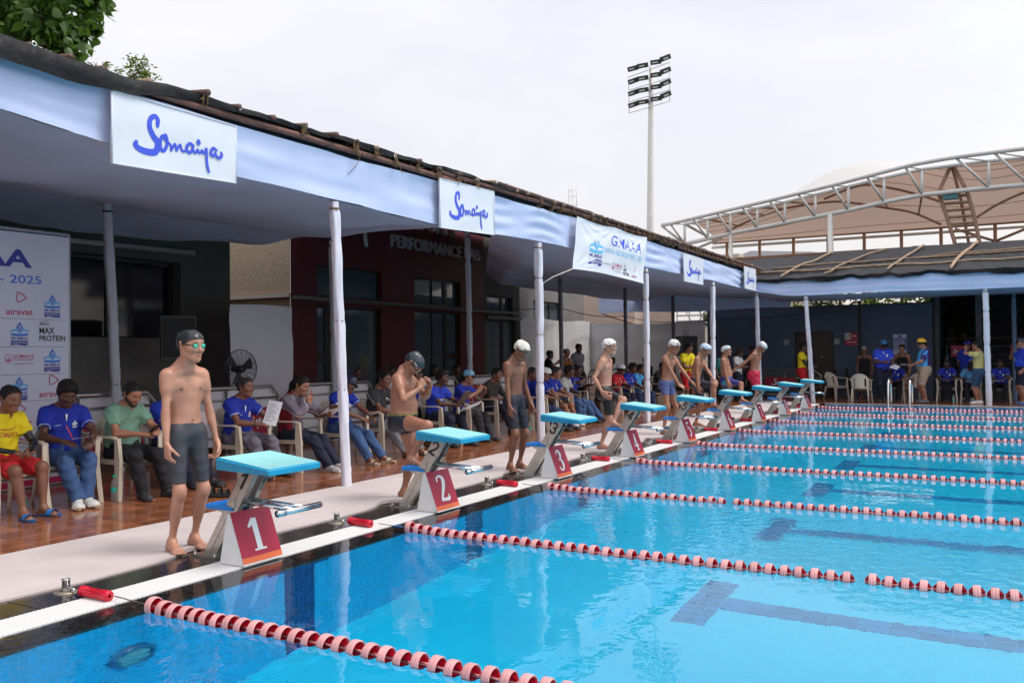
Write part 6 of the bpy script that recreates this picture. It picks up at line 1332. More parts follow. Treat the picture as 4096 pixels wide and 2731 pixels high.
def chest_print(f, kind='emblem', **kw):
    z = f.z; q = MB(); fn = bvh_fn(f.topobj, f.C+f.cu*.08*z, f.cl, f.cu, f.cf)          # x runs to the wearer's left
    if kind == 'emblem':
        aquatics(q, fn, .080*z, -.025*z, .060*z, (0, 0, 0, 0), word=False); poly2(q, [(.055*z, -.024*z), (.105*z, -.024*z), (.105*z, -.016*z), (.055*z, -.016*z)], fn, 0); poly2(q, [(.06*z, -.012*z), (.10*z, -.012*z), (.10*z, -.004*z), (.06*z, -.004*z)], fn, 0)
        ribbon(q, [(-.115*z, .000*z, .003*z), (-.085*z, .005*z, .004*z), (-.055*z, .011*z, .003*z)], fn, 0, 3)
        poly2(q, [(-.011*z, .115*z), (.011*z, .115*z), (.004*z, .045*z), (-.004*z, .045*z)], fn, 0); q.build('print', m_iwhite, f.topobj)
    elif kind == 'multi':
        put_text(q, 'MUMBAI', fn, -.06*z, -.09*z, .025*z, 0, .01, .12*z)
        for j, (a, b_) in enumerate(((.0, .0), (.045, .018), (-.04, .01), (.02, -.03))): ribbon(q, [(a*z-.04*z, (b_-.04)*z, .01*z), (a*z, (b_-.015)*z, .012*z), (a*z+.03*z, (b_-.045)*z, .008*z)], fn, [1, 0, 2, 1][j], 3, .003+.001*j)
        q.build('print', [m_iyellow, m_icyan, m_iwhite], f.topobj)
    elif kind == 'word':
        put_text(q, kw['s'], fn, -.11*z, -.03*z, .045*z, 0, .01, .22*z); ribbon(q, [(-.1*z, .05*z, .008*z), (0, .04*z, .01*z), (.08*z, .06*z, .006*z)], fn, 0, 3); q.build('print', kw['m'], f.topobj)
def W2(f, root_loc, yaw, p):            # local figure point -> world
    c, s_ = math.cos(yaw), math.sin(yaw); return (root_loc[0]+c*p[0]-s_*p[1], root_loc[1]+s_*p[0]+c*p[1], root_loc[2]+p[2])
# ------------------------------------------------------------------ plastic armchairs
m_chair = mat('chair_plastic', (.62, .54, .43), .38, noise=(3, .06), rand=.05)
def make_chair():
    r = empty('plastic_chair', (0, 0, 0)); zs = .395
    q = MB(); q.grid(lambda u, v: (-.21+.43*u, (-.225+.45*v)*(1-.10*(1-u)), zs-.018*math.sin(PI*v)*math.sin(PI*min(1, u*1.2))-.035*max(0, u-.86)/.14), 10, 10, flip=True)
    q.grid(lambda u, v: (-.21+.43*u, (-.225+.45*v)*(1-.10*(1-u)), zs-.030-.035*max(0, u-.86)/.14), 4, 4)
    for s_ in (-1, 1): q.bar((-.21, s_*.205, zs-.02), (.21, s_*.228, zs-.02), .02, .05)
    q.build('seat', m_chair, r)
    def bk(u, v, d=0):                                    # shell: u around, v up
        y = (-.24+.48*u); c = 2*u-1; top = .80-.16*abs(c)**2.6; z = lerp(zs+.005, top, v); x = -.215-.075*v-.03*math.cos(c*1.45)+.10*abs(c)**2.2
        return (x-d, y*(1-.06*(1-v)), z)
    q = MB()
    n_ = 16; mrows = 14
    def hole(i, j): u = (i+.5)/n_; v = (j+.5)/mrows; return (.13 < u < .25 or .75 < u < .87) and .12 < v < .78
    for d, fl in ((0, False), (.012, True)):
        for i in range(n_):
            for j in range(mrows):
                if hole(i, j): continue
                vs = [bk(i/n_, j/mrows, d), bk((i+1)/n_, j/mrows, d), bk((i+1)/n_, (j+1)/mrows, d), bk(i/n_, (j+1)/mrows, d)]
                q.add(vs, [(0, 1, 2, 3) if not fl else (3, 2, 1, 0)], 0, True)
    q.tube([bk(i/20, 1.0, .006) for i in range(21)], .012, 6)
    for u in (.13, .25, .75, .87): q.tube([bk(u, .12+.66*k/8, .006) for k in range(9)], .008, 5)
    for j in range(6): q.tube([bk(.30+.4*k/6, .30+.09*j, -.001) for k in range(7)], .0035, 4)
    q.build('backrest', m_chair, r)
    for s_ in (-1, 1):
        q = MB(); pts = catmull([(-.22, s_*.235, .66), (-.12, s_*.268, .635), (.02, s_*.275, .63), (.15, s_*.268, .632), (.205, s_*.255, .615)], 5)
        for a, b_ in zip(pts, pts[1:]): q.bar(a, Vector(b_)+(Vector(b_)-Vector(a))*.1, .052, .018)
        q.build('armrest', m_chair, r)
        q = MB()                                          # front leg rises to the arm
        prof = [(.195, .262, .62, .046), (.19, .247, zs, .088), (.215, .262, .2, .068), (.24, .278, 0, .048)]
        for a, b_ in zip(prof, prof[1:]):
            for (dx, dy, w_, h_) in ((0, 0, 1, .010), (-.018, -.0, .010, 1)):
                if w_ == 1: q.add([(a[0]-a[3]/2, s_*a[1], a[2]), (a[0]+a[3]/2, s_*a[1], a[2]), (b_[0]+b_[3]/2, s_*b_[1], b_[2]), (b_[0]-b_[3]/2, s_*b_[1], b_[2]), (a[0]-a[3]/2, s_*(a[1]-.012), a[2]), (a[0]+a[3]/2, s_*(a[1]-.012), a[2]), (b_[0]+b_[3]/2, s_*(b_[1]-.012), b_[2]), (b_[0]-b_[3]/2, s_*(b_[1]-.012), b_[2])], [(0, 1, 2, 3), (7, 6, 5, 4), (0, 3, 7, 4), (1, 5, 6, 2), (3, 2, 6, 7)])
                else: q.add([(a[0]+a[3]/2, s_*a[1], a[2]), (b_[0]+b_[3]/2, s_*b_[1], b_[2]), (b_[0]+b_[3]/2-.004, s_*(b_[1]-.04), b_[2]), (a[0]+a[3]/2-.004, s_*(a[1]-.045), a[2]), (a[0]+a[3]/2-.014, s_*a[1], a[2]), (b_[0]+b_[3]/2-.014, s_*b_[1], b_[2]), (b_[0]+b_[3]/2-.018, s_*(b_[1]-.04), b_[2]), (a[0]+a[3]/2-.018, s_*(a[1]-.045), a[2])], [(0, 1, 2, 3), (7, 6, 5, 4), (2, 6, 7, 3), (1, 5, 6, 2)])
        q.build('leg', m_chair, r)
        q = MB(); q.tube([(-.20, s_*.20, zs), (-.235, s_*.215, .2), (-.275, s_*.232, 0)], [.024, .021, .016], 6); q.build('leg', m_chair, r)
    return r
chair0 = make_chair(); chair_used = []
CG = 'cream plastic armchairs on the deck'
def chair(x, y, yaw, label):
    if not chair_used: o = chair0; o.location = (x, y, 0); o.rotation_euler = (0, 0, yaw); o['label'] = label
    else: o = copy_tree(chair0, (x, y, 0), yaw, label)
    o['category'] = 'chair'; o['group'] = CG; chair_used.append(o); return o
# ------------------------------------------------------------------ small things people hold
m_paper = mat('paper', (.74, .74, .80), .7); m_clip = mat('clipboard_brown', (.10, .06, .04), .6); m_pen = mat('pen_red', (.70, .06, .03), .4); m_phone = mat('phone_black', (.012, .012, .014), .2)
m_lines = mat('print_grey', (.30, .31, .36), .7)
def basis(n_, up):
    n_ = Vector(n_).normalized(); up = Vector(up); x = up.cross(n_).normalized(); return x, n_.cross(x), n_
def sheet_at(c, n_, up, w_, h_, label, bend=.03, clip=False, name='paper_sheet', lines=True):
    x, u_, n2 = basis(n_, up); c = Vector(c); f_ = lambda a, b_, d=0: tuple(x*(a*w_)+u_*(b_*h_)+n2*(bend*(math.sin(a*2.2+.6)*.5+b_*b_)+d))
    o = empty(name, c, label=label, cat='clipboard' if clip else 'paper'); q = MB(); q.grid(lambda a, b_: f_(a-.5, b_-.5, .001), 6, 8); q.grid(lambda a, b_: f_(a-.5, b_-.5, -.001), 6, 8, flip=True); p = q.build('page', m_paper, o)
    if lines:
        q = MB()
        for k in range(9): q.add([f_(-.40, .38-k*.085, .0025), f_(.1+.3*((k*37) % 5)/5, .38-k*.085, .0025), f_(.1+.3*((k*37) % 5)/5, .38-k*.085-.03, .0025), f_(-.40, .38-k*.085-.03, .0025)], [(3, 2, 1, 0)])
        q.build('print', m_lines, p)
    if clip:
        q = MB(); q.add([f_(a*.54, b_*.54, d) for d in (-.006, -.002) for a, b_ in ((-1, -1), (1, -1), (1, 1), (-1, 1))], [(3, 2, 1, 0), (4, 5, 6, 7), (0, 1, 5, 4), (1, 2, 6, 5), (2, 3, 7, 6), (3, 0, 4, 7)]); q.build('board', m_clip, o)
        q = MB(); q.box(Vector(f_(0, .49, .004)), (.05, .05, .012), 0, Matrix((x, u_, n2)).transposed()); q.build('clip', m_chrome, o)
    return o
def pen_at(a, d, label, m_=None):
    o = empty('pen', a, label=label, cat='pen'); q = MB(); d = Vector(d).normalized(); q.tube([d*-.07, d*.06, d*.072], [.0055, .0055, .002], 7); q.build('barrel', m_ or m_pen, o); return o
def phone_at(c, n_, up, label):
    x, u_, n2 = basis(n_, up); o = empty('phone', c, label=label, cat='phone'); q = MB(); q.box((0, 0, 0), (.072, .15, .009), 0, Matrix((x, u_, n2)).transposed()); q.build('case', m_phone, o)
    q = MB(); q.box(n2*.005, (.066, .142, .001), 0, Matrix((x, u_, n2)).transposed()); q.build('screen', mat('phone_screen', (.05, .08, .12), .05), o); return o
# ------------------------------------------------------------------ fabrics
F_royal = fabric('royal', (.012, .030, .36)); F_royal2 = fabric('royal_bright', (.02, .05, .50)); F_jeans = fabric('jeans', (.045, .10, .24)); F_jeansd = fabric('jeans_dark', (.02, .04, .12)); F_blackc = fabric('black', (.010, .010, .013)); F_navy = fabric('navy', (.010, .012, .035))
F_grey = fabric('grey_trousers', (.14, .13, .17)); F_char = fabric('charcoal', (.030, .031, .038)); F_green = fabric('sage', (.17, .32, .24)); F_yellow = fabric('yellow', (.78, .62, .012)); F_maroon = fabric('maroon_jacket', (.22, .010, .022)); F_white = fabric('white', (.62, .62, .64)); F_red = fabric('red', (.50, .012, .02)); F_sky = fabric('sky_blue', (.06, .36, .75)); F_darkgreen = fabric('dark_olive', (.035, .035, .028)); F_lgrey = fabric('pale_grey', (.42, .42, .42))
F_pale = fabric('pale_yellow', (.62, .55, .22)); F_khaki = fabric('khaki', (.42, .31, .22)); F_denim = fabric('denim_short', (.03, .075, .16)); F_orange = fabric('orange_pattern', (.35, .12, .02))
J_grey = mat('lycra_grey', (.045, .048, .062), .5, noise=(60, .15), bump=(300, .1, .001), tint='tint'); J_navy = mat('lycra_navy', (.012, .014, .030), .5, noise=(30, .1), tint='tint'); J_black = mat('lycra_black', (.012, .012, .014), .5, noise=(30, .1), tint='tint'); J_purple = mat('lycra_purple', (.035, .035, .20), .5, noise=(20, .1), tint='tint'); J_red = mat('swim_red', (.50, .010, .05), .6, noise=(10, .1), tint='tint')
J_zig = bpy.data.materials.new('lycra_zigzag'); J_zig.use_nodes = True; t = J_zig.node_tree; b = t.nodes['Principled BSDF']
wv = N(t, 'ShaderNodeTexWave', wave_type='BANDS', bands_direction='Z'); wv.inputs['Scale'].default_value = 22; wv.inputs['Distortion'].default_value = 9; wv.inputs['Detail Scale'].default_value = 4; co = N(t, 'ShaderNodeTexCoord'); rp = N(t, 'ShaderNodeValToRGB'); rp.color_ramp.elements[0].color = (.012, .015, .11, 1); rp.color_ramp.elements[1].color = (.22, .30, .60, 1); rp.color_ramp.elements[0].position = .62; rp.color_ramp.elements[1].position = .78
t.links.new(co.outputs['Object'], wv.inputs['Vector']); t.links.new(wv.outputs['Fac'], rp.inputs[0]); t.links.new(rp.outputs[0], b.inputs['Base Color'])
HB = (.010, .008, .008); HG = (.035, .032, .03)
SW = 'swimmers waiting behind the starting blocks'; OF = 'seated officials along the railing'
def cap_text(f, s_, ux, h, m_, yaw=.9, zz=.062, size=None):
    z = f.hz; d = f.hf*math.cos(yaw)+f.hl*math.sin(yaw); lat = np.cross(f.hu, d); fn = bvh_fn(f.capobj, f.hd(0, 0, 0)+f.hu*zz*z, lat, f.hu, d, .3); q = MB(); put_text(q, s_, fn, 0, 0, h*z, 0, .02, (size or .07)*z, 'C', d=.001); q.build('print', m_, f.capobj)
# ------------------------------------------------------------------ swimmers
D = lambda *a: V3(*a)
L1 = (-.91, 1.145, .012)
f = Fig(H=1.625, girth=.85, pelvis=(.02, .0, None), ptilt=-.05, ctilt=.0, headyaw=.12, headpitch=.06, feet=((-.0, -.105), (-.03, .10)), footyaw=(-.22, -.10), hands=((.11, -.212, .785), (.09, .215, .785)), elbow=(D(-1, -.6, 0), D(-1, .6, 0)), palm=(D(.15, 1, 0), D(.15, -1, 0)), fdir=(D(.22, -.02, -1), D(.12, .0, -1)), curl=(.6, .65), shoulder=.148, neckf=.045)
person('swimmer standing behind the nearest block in a black cap and mirrored green goggles', f, L1, -.13, 'light', .0045, cap=((.025, .027, .032), 'black_near', 'swim'), goggles=((.06, .62, .40), False), bottom=('tight', J_grey, .86), group=SW)
L2 = (-.83, 3.74, .012)
f = Fig(H=1.50, girth=1.10, belly=.045, pelvis=(.0, .0, None), ptilt=-.06, ctilt=.13, headyaw=.05, headpitch=1.0, feet=((.20, -.27, .36), (-.03, .10)), footyaw=(-.1, .05), kneepole=(D(1, -.1, .5), D(1, .1, 0)), hands=((.235, -.095, 1.10), (.27, .085, 1.11)), elbow=(D(-.2, -1, -1.0), D(.1, 1, -1.0)), palm=(D(-.5, .8, .3), D(-.5, -.8, .3)), fdir=(D(.15, .55, .75), D(.1, -.55, .75)), curl=(.6, .6), shoulder=.150, kid=1)
person('stocky swimmer adjusting goggles with one foot on the step of block two', f, L2, .22, 'tan', .005, cap=((.022, .036, .048), 'slate', 'swim'), goggles=((.45, .46, .48), False), bottom=('low', J_navy, .34, [('p', f.P+f.up*.075*f.z, f.up, .003, f.P+f.up*.075, .3, (.35, .42, .02), 1)]), group=SW)
cap_text(f, 'speedo', 0, .014, m_iwhite, -1.15, .045, .05)
L3 = (-.90, 6.16, .012)
f = Fig(H=1.62, girth=.88, pelvis=(.0, .0, None), ptilt=-.06, ctilt=.08, headyaw=.15, headpitch=.62, feet=((.03, -.14), (-.03, .13)), footyaw=(-.45, -.30), hands=((.10, -.23, .79), (.08, .23, .80)), elbow=(D(-1, -.6, 0), D(-1, .6, 0)), palm=(D(.2, 1, 0), D(.2, -1, 0)), fdir=(D(.18, .0, -1), D(.12, .0, -1)), curl=(.3, .35), shoulder=.152)
person('slim dark swimmer looking down in a cream cap behind block three', f, L3, -.15, 'brown', .0055, cap=((.72, .70, .62), 'cream', 'swim'), goggles=((.04, .30, .26), False), bottom=('tight', J_navy, .84), group=SW)
cap_text(f, 'arena', 0, .026, m_black, -.45, .050, .085)
L4 = (-.82, 8.76, .012)
f = Fig(H=1.645, girth=.93, pelvis=(.02, -.04, None), ptilt=-.03, ctilt=.07, headyaw=.0, headpitch=.08, feet=((.28, -.50, .36), (-.06, .0)), footyaw=(.0, .05), kneepole=(D(1, .1, .5), D(1, .1, 0)), hands=((.06, -.30, .86), (-.02, .26, .84)), elbow=(D(-1, -.5, .1), D(-1, .6, 0)), palm=(D(.4, 1, 0), D(0, -1, 0)), fdir=(D(.75, .05, -.65), D(.1, 0, -1)), curl=(.25, .35), shoulder=.155)
person('pale swimmer in a white cap with his foot on the step of block four', f, L4, .10, 'fair', .006, cap=((.80, .80, .80), 'white', 'swim'), goggles=((.30, .36, .38), False), bottom=('tight', J_black, .84), group=SW)
L5 = (-.83, 11.58, .012)
f = Fig(H=1.68, girth=.82, pelvis=(-.02, .0, None), ptilt=.04, ctilt=.20, headyaw=-.1, headpitch=.35, feet=((.02, -.20), (.0, .20)), footyaw=(-.2, .05), hands=((.30, -.13, .865), (.40, .13, .90)), elbow=(D(-.8, -.9, -.2), D(-.6, .9, -.2)), palm=(D(0, .6, -1), D(0, -.6, -1)), fdir=(D(.7, .4, -.5), D(.7, .1, -.5)), curl=(.7, .45), shoulder=.152)
person('thin swimmer in patterned blue trunks and a printed white cap, both hands in front', f, L5, -.18, 'tan', .006, cap=((.78, .78, .78), 'white', 'swim'), goggles=((.02, .02, .03), False), bottom=('low', J_zig, .46), group=SW)
cap_text(f, 'DO IT', 0, .030, m_black, -.25, .052, .085); cap_text(f, 'JUST', 0, .026, m_black, -.35, .088, .07)
L6 = (-.85, 13.2, .012)
f = Fig(H=1.64, girth=.90, pelvis=(.02, -.03, None), ptilt=.0, ctilt=.30, headyaw=-.05, headpitch=.5, feet=((.42, -.29, .36), (-.02, .10)), footyaw=(.0, .1), kneepole=(D(1, -.05, .5), D(1, .1, 0)), hands=((.12, -.25, .74), (.40, -.13, .885)), elbow=(D(-1, -.4, 0), D(-.3, 1, -.2)), palm=(D(.2, 1, 0), D(.3, 0, -1)), fdir=(D(.25, .0, -1), D(.8, -.2, -.5)), curl=(.3, .35), shoulder=.150)
person('swimmer in a dimpled pale blue cap leaning one hand on his raised knee', f, L6, .06, 'tan', .007, cap=((.50, .62, .78), 'paleblue', 'bubble'), goggles=((.5, .5, .3), False), bottom=('tight', mat('lycra_plum', (.022, .014, .035), .5, tint='tint'), .88), group=SW)
L7 = (-.90, 15.52, .012)
f = Fig(H=1.57, girth=.95, belly=.02, pelvis=(.0, -.02, None), ptilt=-.05, ctilt=-.04, headyaw=.0, headpitch=-.05, feet=((.42, -.40, .36), (-.05, .08)), footyaw=(.0, .1), kneepole=(D(1, 0, .5), D(1, .1, 0)), hands=((.10, -.23, .73), (.02, .24, .76)), elbow=(D(-1, -.4, 0), D(-1, .5, 0)), palm=(D(.2, 1, 0), D(.2, -1, 0)), curl=(.3, .35), shoulder=.150)
person('swimmer in a dimpled grey cap and purple jammers stepping onto block seven', f, L7, .05, 'tan', .008, cap=((.56, .62, .64), 'greyblue', 'bubble'), goggles=((.06, .03, .22), False), bottom=('tight', J_purple, .92, [('c', f.hip[0]+D(0, -.10, -.05), f.hip[0]+D(.05, -.1, -.18), .06, (.01, .25, .35), 1)]), group=SW)
L8 = (-.86, 17.52, .012)
f = Fig(H=1.72, girth=.90, pelvis=(.06, .0, None), ptilt=.02, ctilt=.20, lean=.0, twist=-.25, headyaw=-.1, headpitch=.85, feet=((.02, -.10), (.0, .14)), footyaw=(.0, .1), hands=((-.46, -.22, .93), (.0, .27, .80)), elbow=(D(-.4, -.5, -1), D(-1, .6, 0)), palm=(D(.3, 0, -1), D(.2, -1, 0)), fdir=(D(-.8, 0, -.6), D(.1, 0, -1)), curl=(.5, .4), shoulder=.155)
person('swimmer in red shorts bending forward with one arm swung back', f, L8, .12, 'tan', .008, cap=((.52, .58, .66), 'pewter', 'swim'), goggles=((.60, .60, .66), False), bottom=('short', J_red, .80), group=SW)
# ------------------------------------------------------------------ seated officials
def seated(label, x, y, yaw, H=1.62, tone='brown', girth=1.02, slouch=(-.24, .36), head=(0, .2), hands=None, feet=None, hh=.0085, chair_label=None, pz=.44, palm=None, fdir=None, curl=(.45, .45), elbow=None, kneepole=None, px=-.07, group=OF, belly=.02, shoulder=.160, **kw):
    H *= .955; z = H/1.7; loc = (x, y, 0)
    jr = random.Random(label); hn = hands or ((.24+jr.uniform(-.05, .06), -.06-jr.uniform(0, .06), .585+jr.uniform(0, .05)), (.26+jr.uniform(-.05, .06), .06+jr.uniform(0, .07), .585+jr.uniform(0, .05))); ft = feet or ((.36+jr.uniform(-.08, .10), -.12+jr.uniform(-.04, .05)), (.38+jr.uniform(-.08, .10), .13+jr.uniform(-.05, .05)))
    f = Fig(H=H, girth=girth, belly=belly, pelvis=(px, 0, pz), ptilt=slouch[0], ctilt=slouch[1], headyaw=head[0], headpitch=head[1], feet=ft, hands=hn, elbow=elbow or (D(-.5, -1, -.5), D(-.5, 1, -.5)), palm=palm or (D(.2, .5, -.8), D(.2, -.5, -.8)), fdir=fdir, curl=curl, kneepole=kneepole or (D(1, -.18, .6), D(1, .18, .6)), shoulder=shoulder)
    person(label, f, loc, yaw, tone, hh, group=group, **kw)
    if chair_label: chair(x, y, yaw, chair_label)
    f.loc, f.yaw = loc, yaw; return f
SNW = ('sneaker', mat('shoe_white', (.68, .68, .66), .5), mat('sole_gum', (.50, .38, .22), .6)); SNB = ('sneaker', mat('shoe_dark', (.03, .03, .035), .6), mat('sole_dark', (.05, .05, .05), .6)); SND = ('slide', mat('slide_cream', (.62, .55, .44), .6), mat('slide_cream', (.62, .55, .44), .6)); SNF = ('slide', mat('flip_blue', (.02, .12, .35), .6), mat('flip_strap', (.02, .20, .60), .5)); SNK = ('sneaker', mat('shoe_brown', (.06, .035, .025), .5), mat('sole_dark', (.05, .05, .05), .6))
f = seated('lifeguard in a yellow shirt and red shorts at the left edge, holding a whistle', -3.62, 1.43, .08, 1.66, 'brown', 1.0, hands=((.22, -.12, .60), (.27, .06, .61)), head=(-.05, .18), hair=(HB, 'crop'), top=('tee', F_yellow, .55), bottom=('short', F_red, .92), sleeves=(.010, .010, .016), shoes=SNF, chair_label='cream armchair cut by the left edge, under the man in yellow', curl=(.8, .8))
chest_print(f, 'word', s='SOMAIYA', m=mat('ink_redbrown', (.45, .08, .02), .6))
p = W2(f, f.loc, f.yaw, (.33, .0, .60)); o = empty('whistle', p, label='yellow whistle in the hands of the man in the yellow shirt', cat='whistle'); q = MB(); q.lathe([(.001, -.012), (.018, -.012), (.018, .012), (.001, .012)], 12, 0, Matrix.Rotation(PI/2, 4, 'X')); q.box((.03, 0, .010), (.04, .02, .014)); q.build('barrel', F_yellow, o)
f = seated('mustached official in a blue polo and white sneakers writing on a pad', -3.76, 2.12, -.32, 1.70, 'deep', 1.06, head=(.02, .42), hands=((.28, -.10, .63), (.32, .14, .62)), hair=(HB, 'thick'), beard=2, top=('polo', F_royal, .62), bottom=('trouser', F_jeans, 2), shoes=SNW, feet=((.44, -.02), (.40, .08)), hh=.007, slouch=(-.25, .25), chair_label='cream armchair under the mustached man in blue')
chest_print(f); sheet_at(W2(f, f.loc, f.yaw, (.38, .06, .665)), (-.1, -.1, 1), (.7, .7, 0), .15, .21, 'small white pad in the hand of the mustached official', .01); pen_at(W2(f, f.loc, f.yaw, (.30, -.05, .72)), (-.3, -.3, .9), 'red pen held by the mustached official in blue')
f = seated('bearded man in a sage green shirt and black trousers looking at his phone', -3.58, 2.69, -.05, 1.66, 'tan', 1.12, head=(.0, .40), hands=((.30, -.06, .655), (.34, .10, .68)), hair=(HB, 'crop'), beard=1, top=('tee', F_green, .62), bottom=('trouser', F_blackc, 2), shoes=SNB, belly=.05, hh=.007, chair_label='cream armchair under the man in the green shirt')
phone_at(W2(f, f.loc, f.yaw, (.40, .03, .70)), (-.6, 0, .8), (.8, 0, .6), 'dark phone in the hands of the man in the green shirt')
f = seated('official in a blue jacket and dark trousers half hidden behind the nearest swimmer', -3.80, 3.42, -.05, 1.64, 'brown', 1.0, head=(0, .5), hands=((.36, -.05, .66), (.40, .10, .68)), hair=(HB, 'crop'), top=('polo', F_royal2, .7), bottom=('trouser', F_navy, 2), shoes=SNB, feet=((.42, -.05), (.50, .16)), chair_label='cream armchair mostly hidden behind the nearest swimmer')
sheet_at(W2(f, f.loc, f.yaw, (.50, .02, .74)), (-.75, 0, .7), (.7, 0, .75), .21, .28, 'tilted white notepad left of the older official', .0)
f = seated('older grey haired official in a blue polo and grey trousers holding folded sheets', -3.58, 4.27, .0, 1.64, 'brown', 1.12, belly=.06, head=(.12, -.02), hands=((.30, -.04, .64), (.34, .18, .70)), hair=(HG, 'crop'), top=('polo', F_royal, .64), bottom=('trouser', F_grey, 2), shoes=SNB, feet=((.40, -.06), (.40, .24)), hh=.007, chair_label='cream armchair under the older official in the blue polo')
chest_print(f); sheet_at(W2(f, f.loc, f.yaw, (.40, .10, .76)), (.45, -.8, .35), (.2, 0, 1), .17, .30, 'white sheets held upright by the older official', .02)
q = empty('wrist_watch', W2(f, f.loc, f.yaw, f.wr[0]+(f.elb[0]-f.wr[0])*.08), label='square silver watch on the wrist of the older official', cat='watch'); m_ = MB(); m_.tube([(0, .030*math.cos(a*PI/6), .030*math.sin(a*PI/6)) for a in range(12)], .006, 5, closed=True); m_.build('strap', m_black, q); m_ = MB(); m_.bbox((-.018, -.016, .028), (.018, .016, .036)); m_.build('face', m_chrome, q)
f = seated('woman with a dark ponytail in a maroon and grey jacket, pen at her chin', -3.42, 5.02, .16, 1.66, 'tan', 1.0, head=(.02, .28), hands=((.22, -.03, .84), (.36, .16, .70)), hair=(HB, 'pony'), top=('jacket', F_maroon, 1.9, []), bottom=('trouser', F_navy, 2), shoes=('sneaker', mat('shoe_grey', (.35, .33, .33), .6), m_white), feet=((.50, -.04, .0), (.52, .12)), hh=.007, fdir=(D(.1, .0, 1), None), palm=(D(-1, .2, 0), None), curl=(.8, .4), chair_label='cream armchair under the woman in the maroon jacket')
sheet_at(W2(f, f.loc, f.yaw, (.42, .12, .72)), (-.55, -.1, .85), (.7, 0, .7), .24, .28, 'curled stack of white papers on the lap of the woman in the jacket', .06, True, 'clipboard'); pen_at(W2(f, f.loc, f.yaw, (.24, -.01, .95)), (-.05, -.1, 1), 'red pen held to the chin of the woman in the jacket')
# grey panels and piping of the jacket
tp = f.topobj; co_ = np.array([v.co for v in tp.data.vertices]); at_ = tp.data.color_attributes['tint']; C_ = np.zeros((len(co_), 4), np.float32); C_[:, :3] = (.16, .13, .17)
ua_ = unit(f.elb[0]-f.sh[0]); dch = (co_-f.C)@f.cf; lat = np.abs((co_-f.C)@f.cl); arm = np.minimum.reduce([np.linalg.norm(co_-f.sh[i]-np.clip((co_-f.sh[i])@unit(f.elb[i]-f.sh[i]), 0, .30)[:, None]*unit(f.elb[i]-f.sh[i]), axis=1) for i in (0, 1)])
hgt_ = (co_-f.C)@f.cu; front = (dch > .0) & (lat < .115); upper = (lat > .115) & (hgt_ > .08) & (dch > -.03); C_[front | upper, 3] = 1
edge = (np.abs(hgt_-.08) < .010) & (lat > .115) & (dch > -.03) | (np.abs(lat-.115) < .006) & (dch > 0) & (hgt_ > .08); C_[edge, :3] = .62; C_[edge, 3] = 1; at_.data.foreach_set('color', C_.ravel())
f = seated('official in a navy cap, blue polo and jeans behind the nearest white post', -3.45, 5.98, .02, 1.66, 'brown', 1.05, head=(0, .42), hands=((.34, -.06, .60), (.38, .10, .62)), cap=((.02, .025, .06), 'navy', 'peak'), hair=(HB, 'crop'), top=('polo', F_royal, .64), bottom=('trouser', F_jeans, 2), shoes=SND, feet=((.52, -.12), (.55, .14)), beard=2, chair_label='cream armchair behind the nearest white post')
chest_print(f); sheet_at(W2(f, f.loc, f.yaw, (.47, .05, .66)), (-.3, 0, 1), (1, 0, .2), .12, .18, 'folded white card in the hands of the official in the navy cap', .01)
f = seated('man in a black shirt with white shoulder stripes behind the stocky swimmer', -3.50, 6.85, .0, 1.70, 'brown', 1.08, head=(0, .1), hands=((.34, -.10, .60), (.38, .12, .62)), hair=(HB, 'crop'), top=('tee', F_char, .64, []), bottom=('trouser', fabric('grey_jeans', (.18, .18, .20)), 2), shoes=('slide', mat('slide_dark', (.05, .04, .04), .6), mat('slide_cream', (.62, .55, .44), .6)), feet=((.56, -.15), (.58, .18)), chair_label='cream armchair with a blue label on its front leg, behind the stocky swimmer')
tp = f.topobj; co_ = np.array([v.co for v in tp.data.vertices]); C_ = np.zeros((len(co_), 4), np.float32)
for i in (0, 1):
    ua_ = unit(f.elb[i]-f.sh[i]); sd_ = unit(np.cross(ua_, f.cl)); r_ = (co_-f.sh[i])@sd_; dd = np.linalg.norm(co_-f.sh[i]-np.clip((co_-f.sh[i])@ua_, -.05, .3)[:, None]*ua_, axis=1)
    for o_ in (-.028, .004): m_ = (np.abs(r_-o_) < .007) & (dd < .1); C_[m_] = (.62, .62, .62, 1)
tp.data.color_attributes['tint'].data.foreach_set('color', C_.ravel())
q = MB(); q.bbox((-3.258, 6.585, .035), (-3.252, 6.635, .11)); tag(q.build('chair_label', m_stepb), 'small blue star label stuck on a chair leg behind the stocky swimmer', 'sticker')
f = seated('curly haired official in a bright blue printed shirt with papers on his lap', -3.45, 8.28, .0, 1.66, 'deep', 1.05, head=(.05, .05), hands=((.32, -.05, .66), (.36, .12, .66)), hair=(HB, 'thick'), beard=2, top=('tee', F_royal2, .66), bottom=('trouser', F_navy, 2), shoes=SNB, chair_label='cream armchair under the man in the bright blue printed shirt')
chest_print(f, 'multi'); sheet_at(W2(f, f.loc, f.yaw, (.44, .02, .74)), (-.8, 0, .6), (.6, 0, .8), .2, .28, 'clipboard tilted up by the man in the printed blue shirt', .0, True, 'clipboard'); sheet_at(W2(f, f.loc, f.yaw, (.50, .16, .62)), (-.25, -.35, .9), (.8, .2, .4), .26, .34, 'printed white sheets spread on the lap of the man in the printed shirt', .03)
seated('official in a blue shirt hidden behind the man in the printed shirt', -4.35, 8.85, -.05, 1.68, 'brown', 1.0, hair=(HB, 'crop'), top=('polo', F_royal, .65), bottom=('trouser', F_blackc, 2), shoes=SNB, chair_label='cream armchair in the second row behind the stocky swimmer')
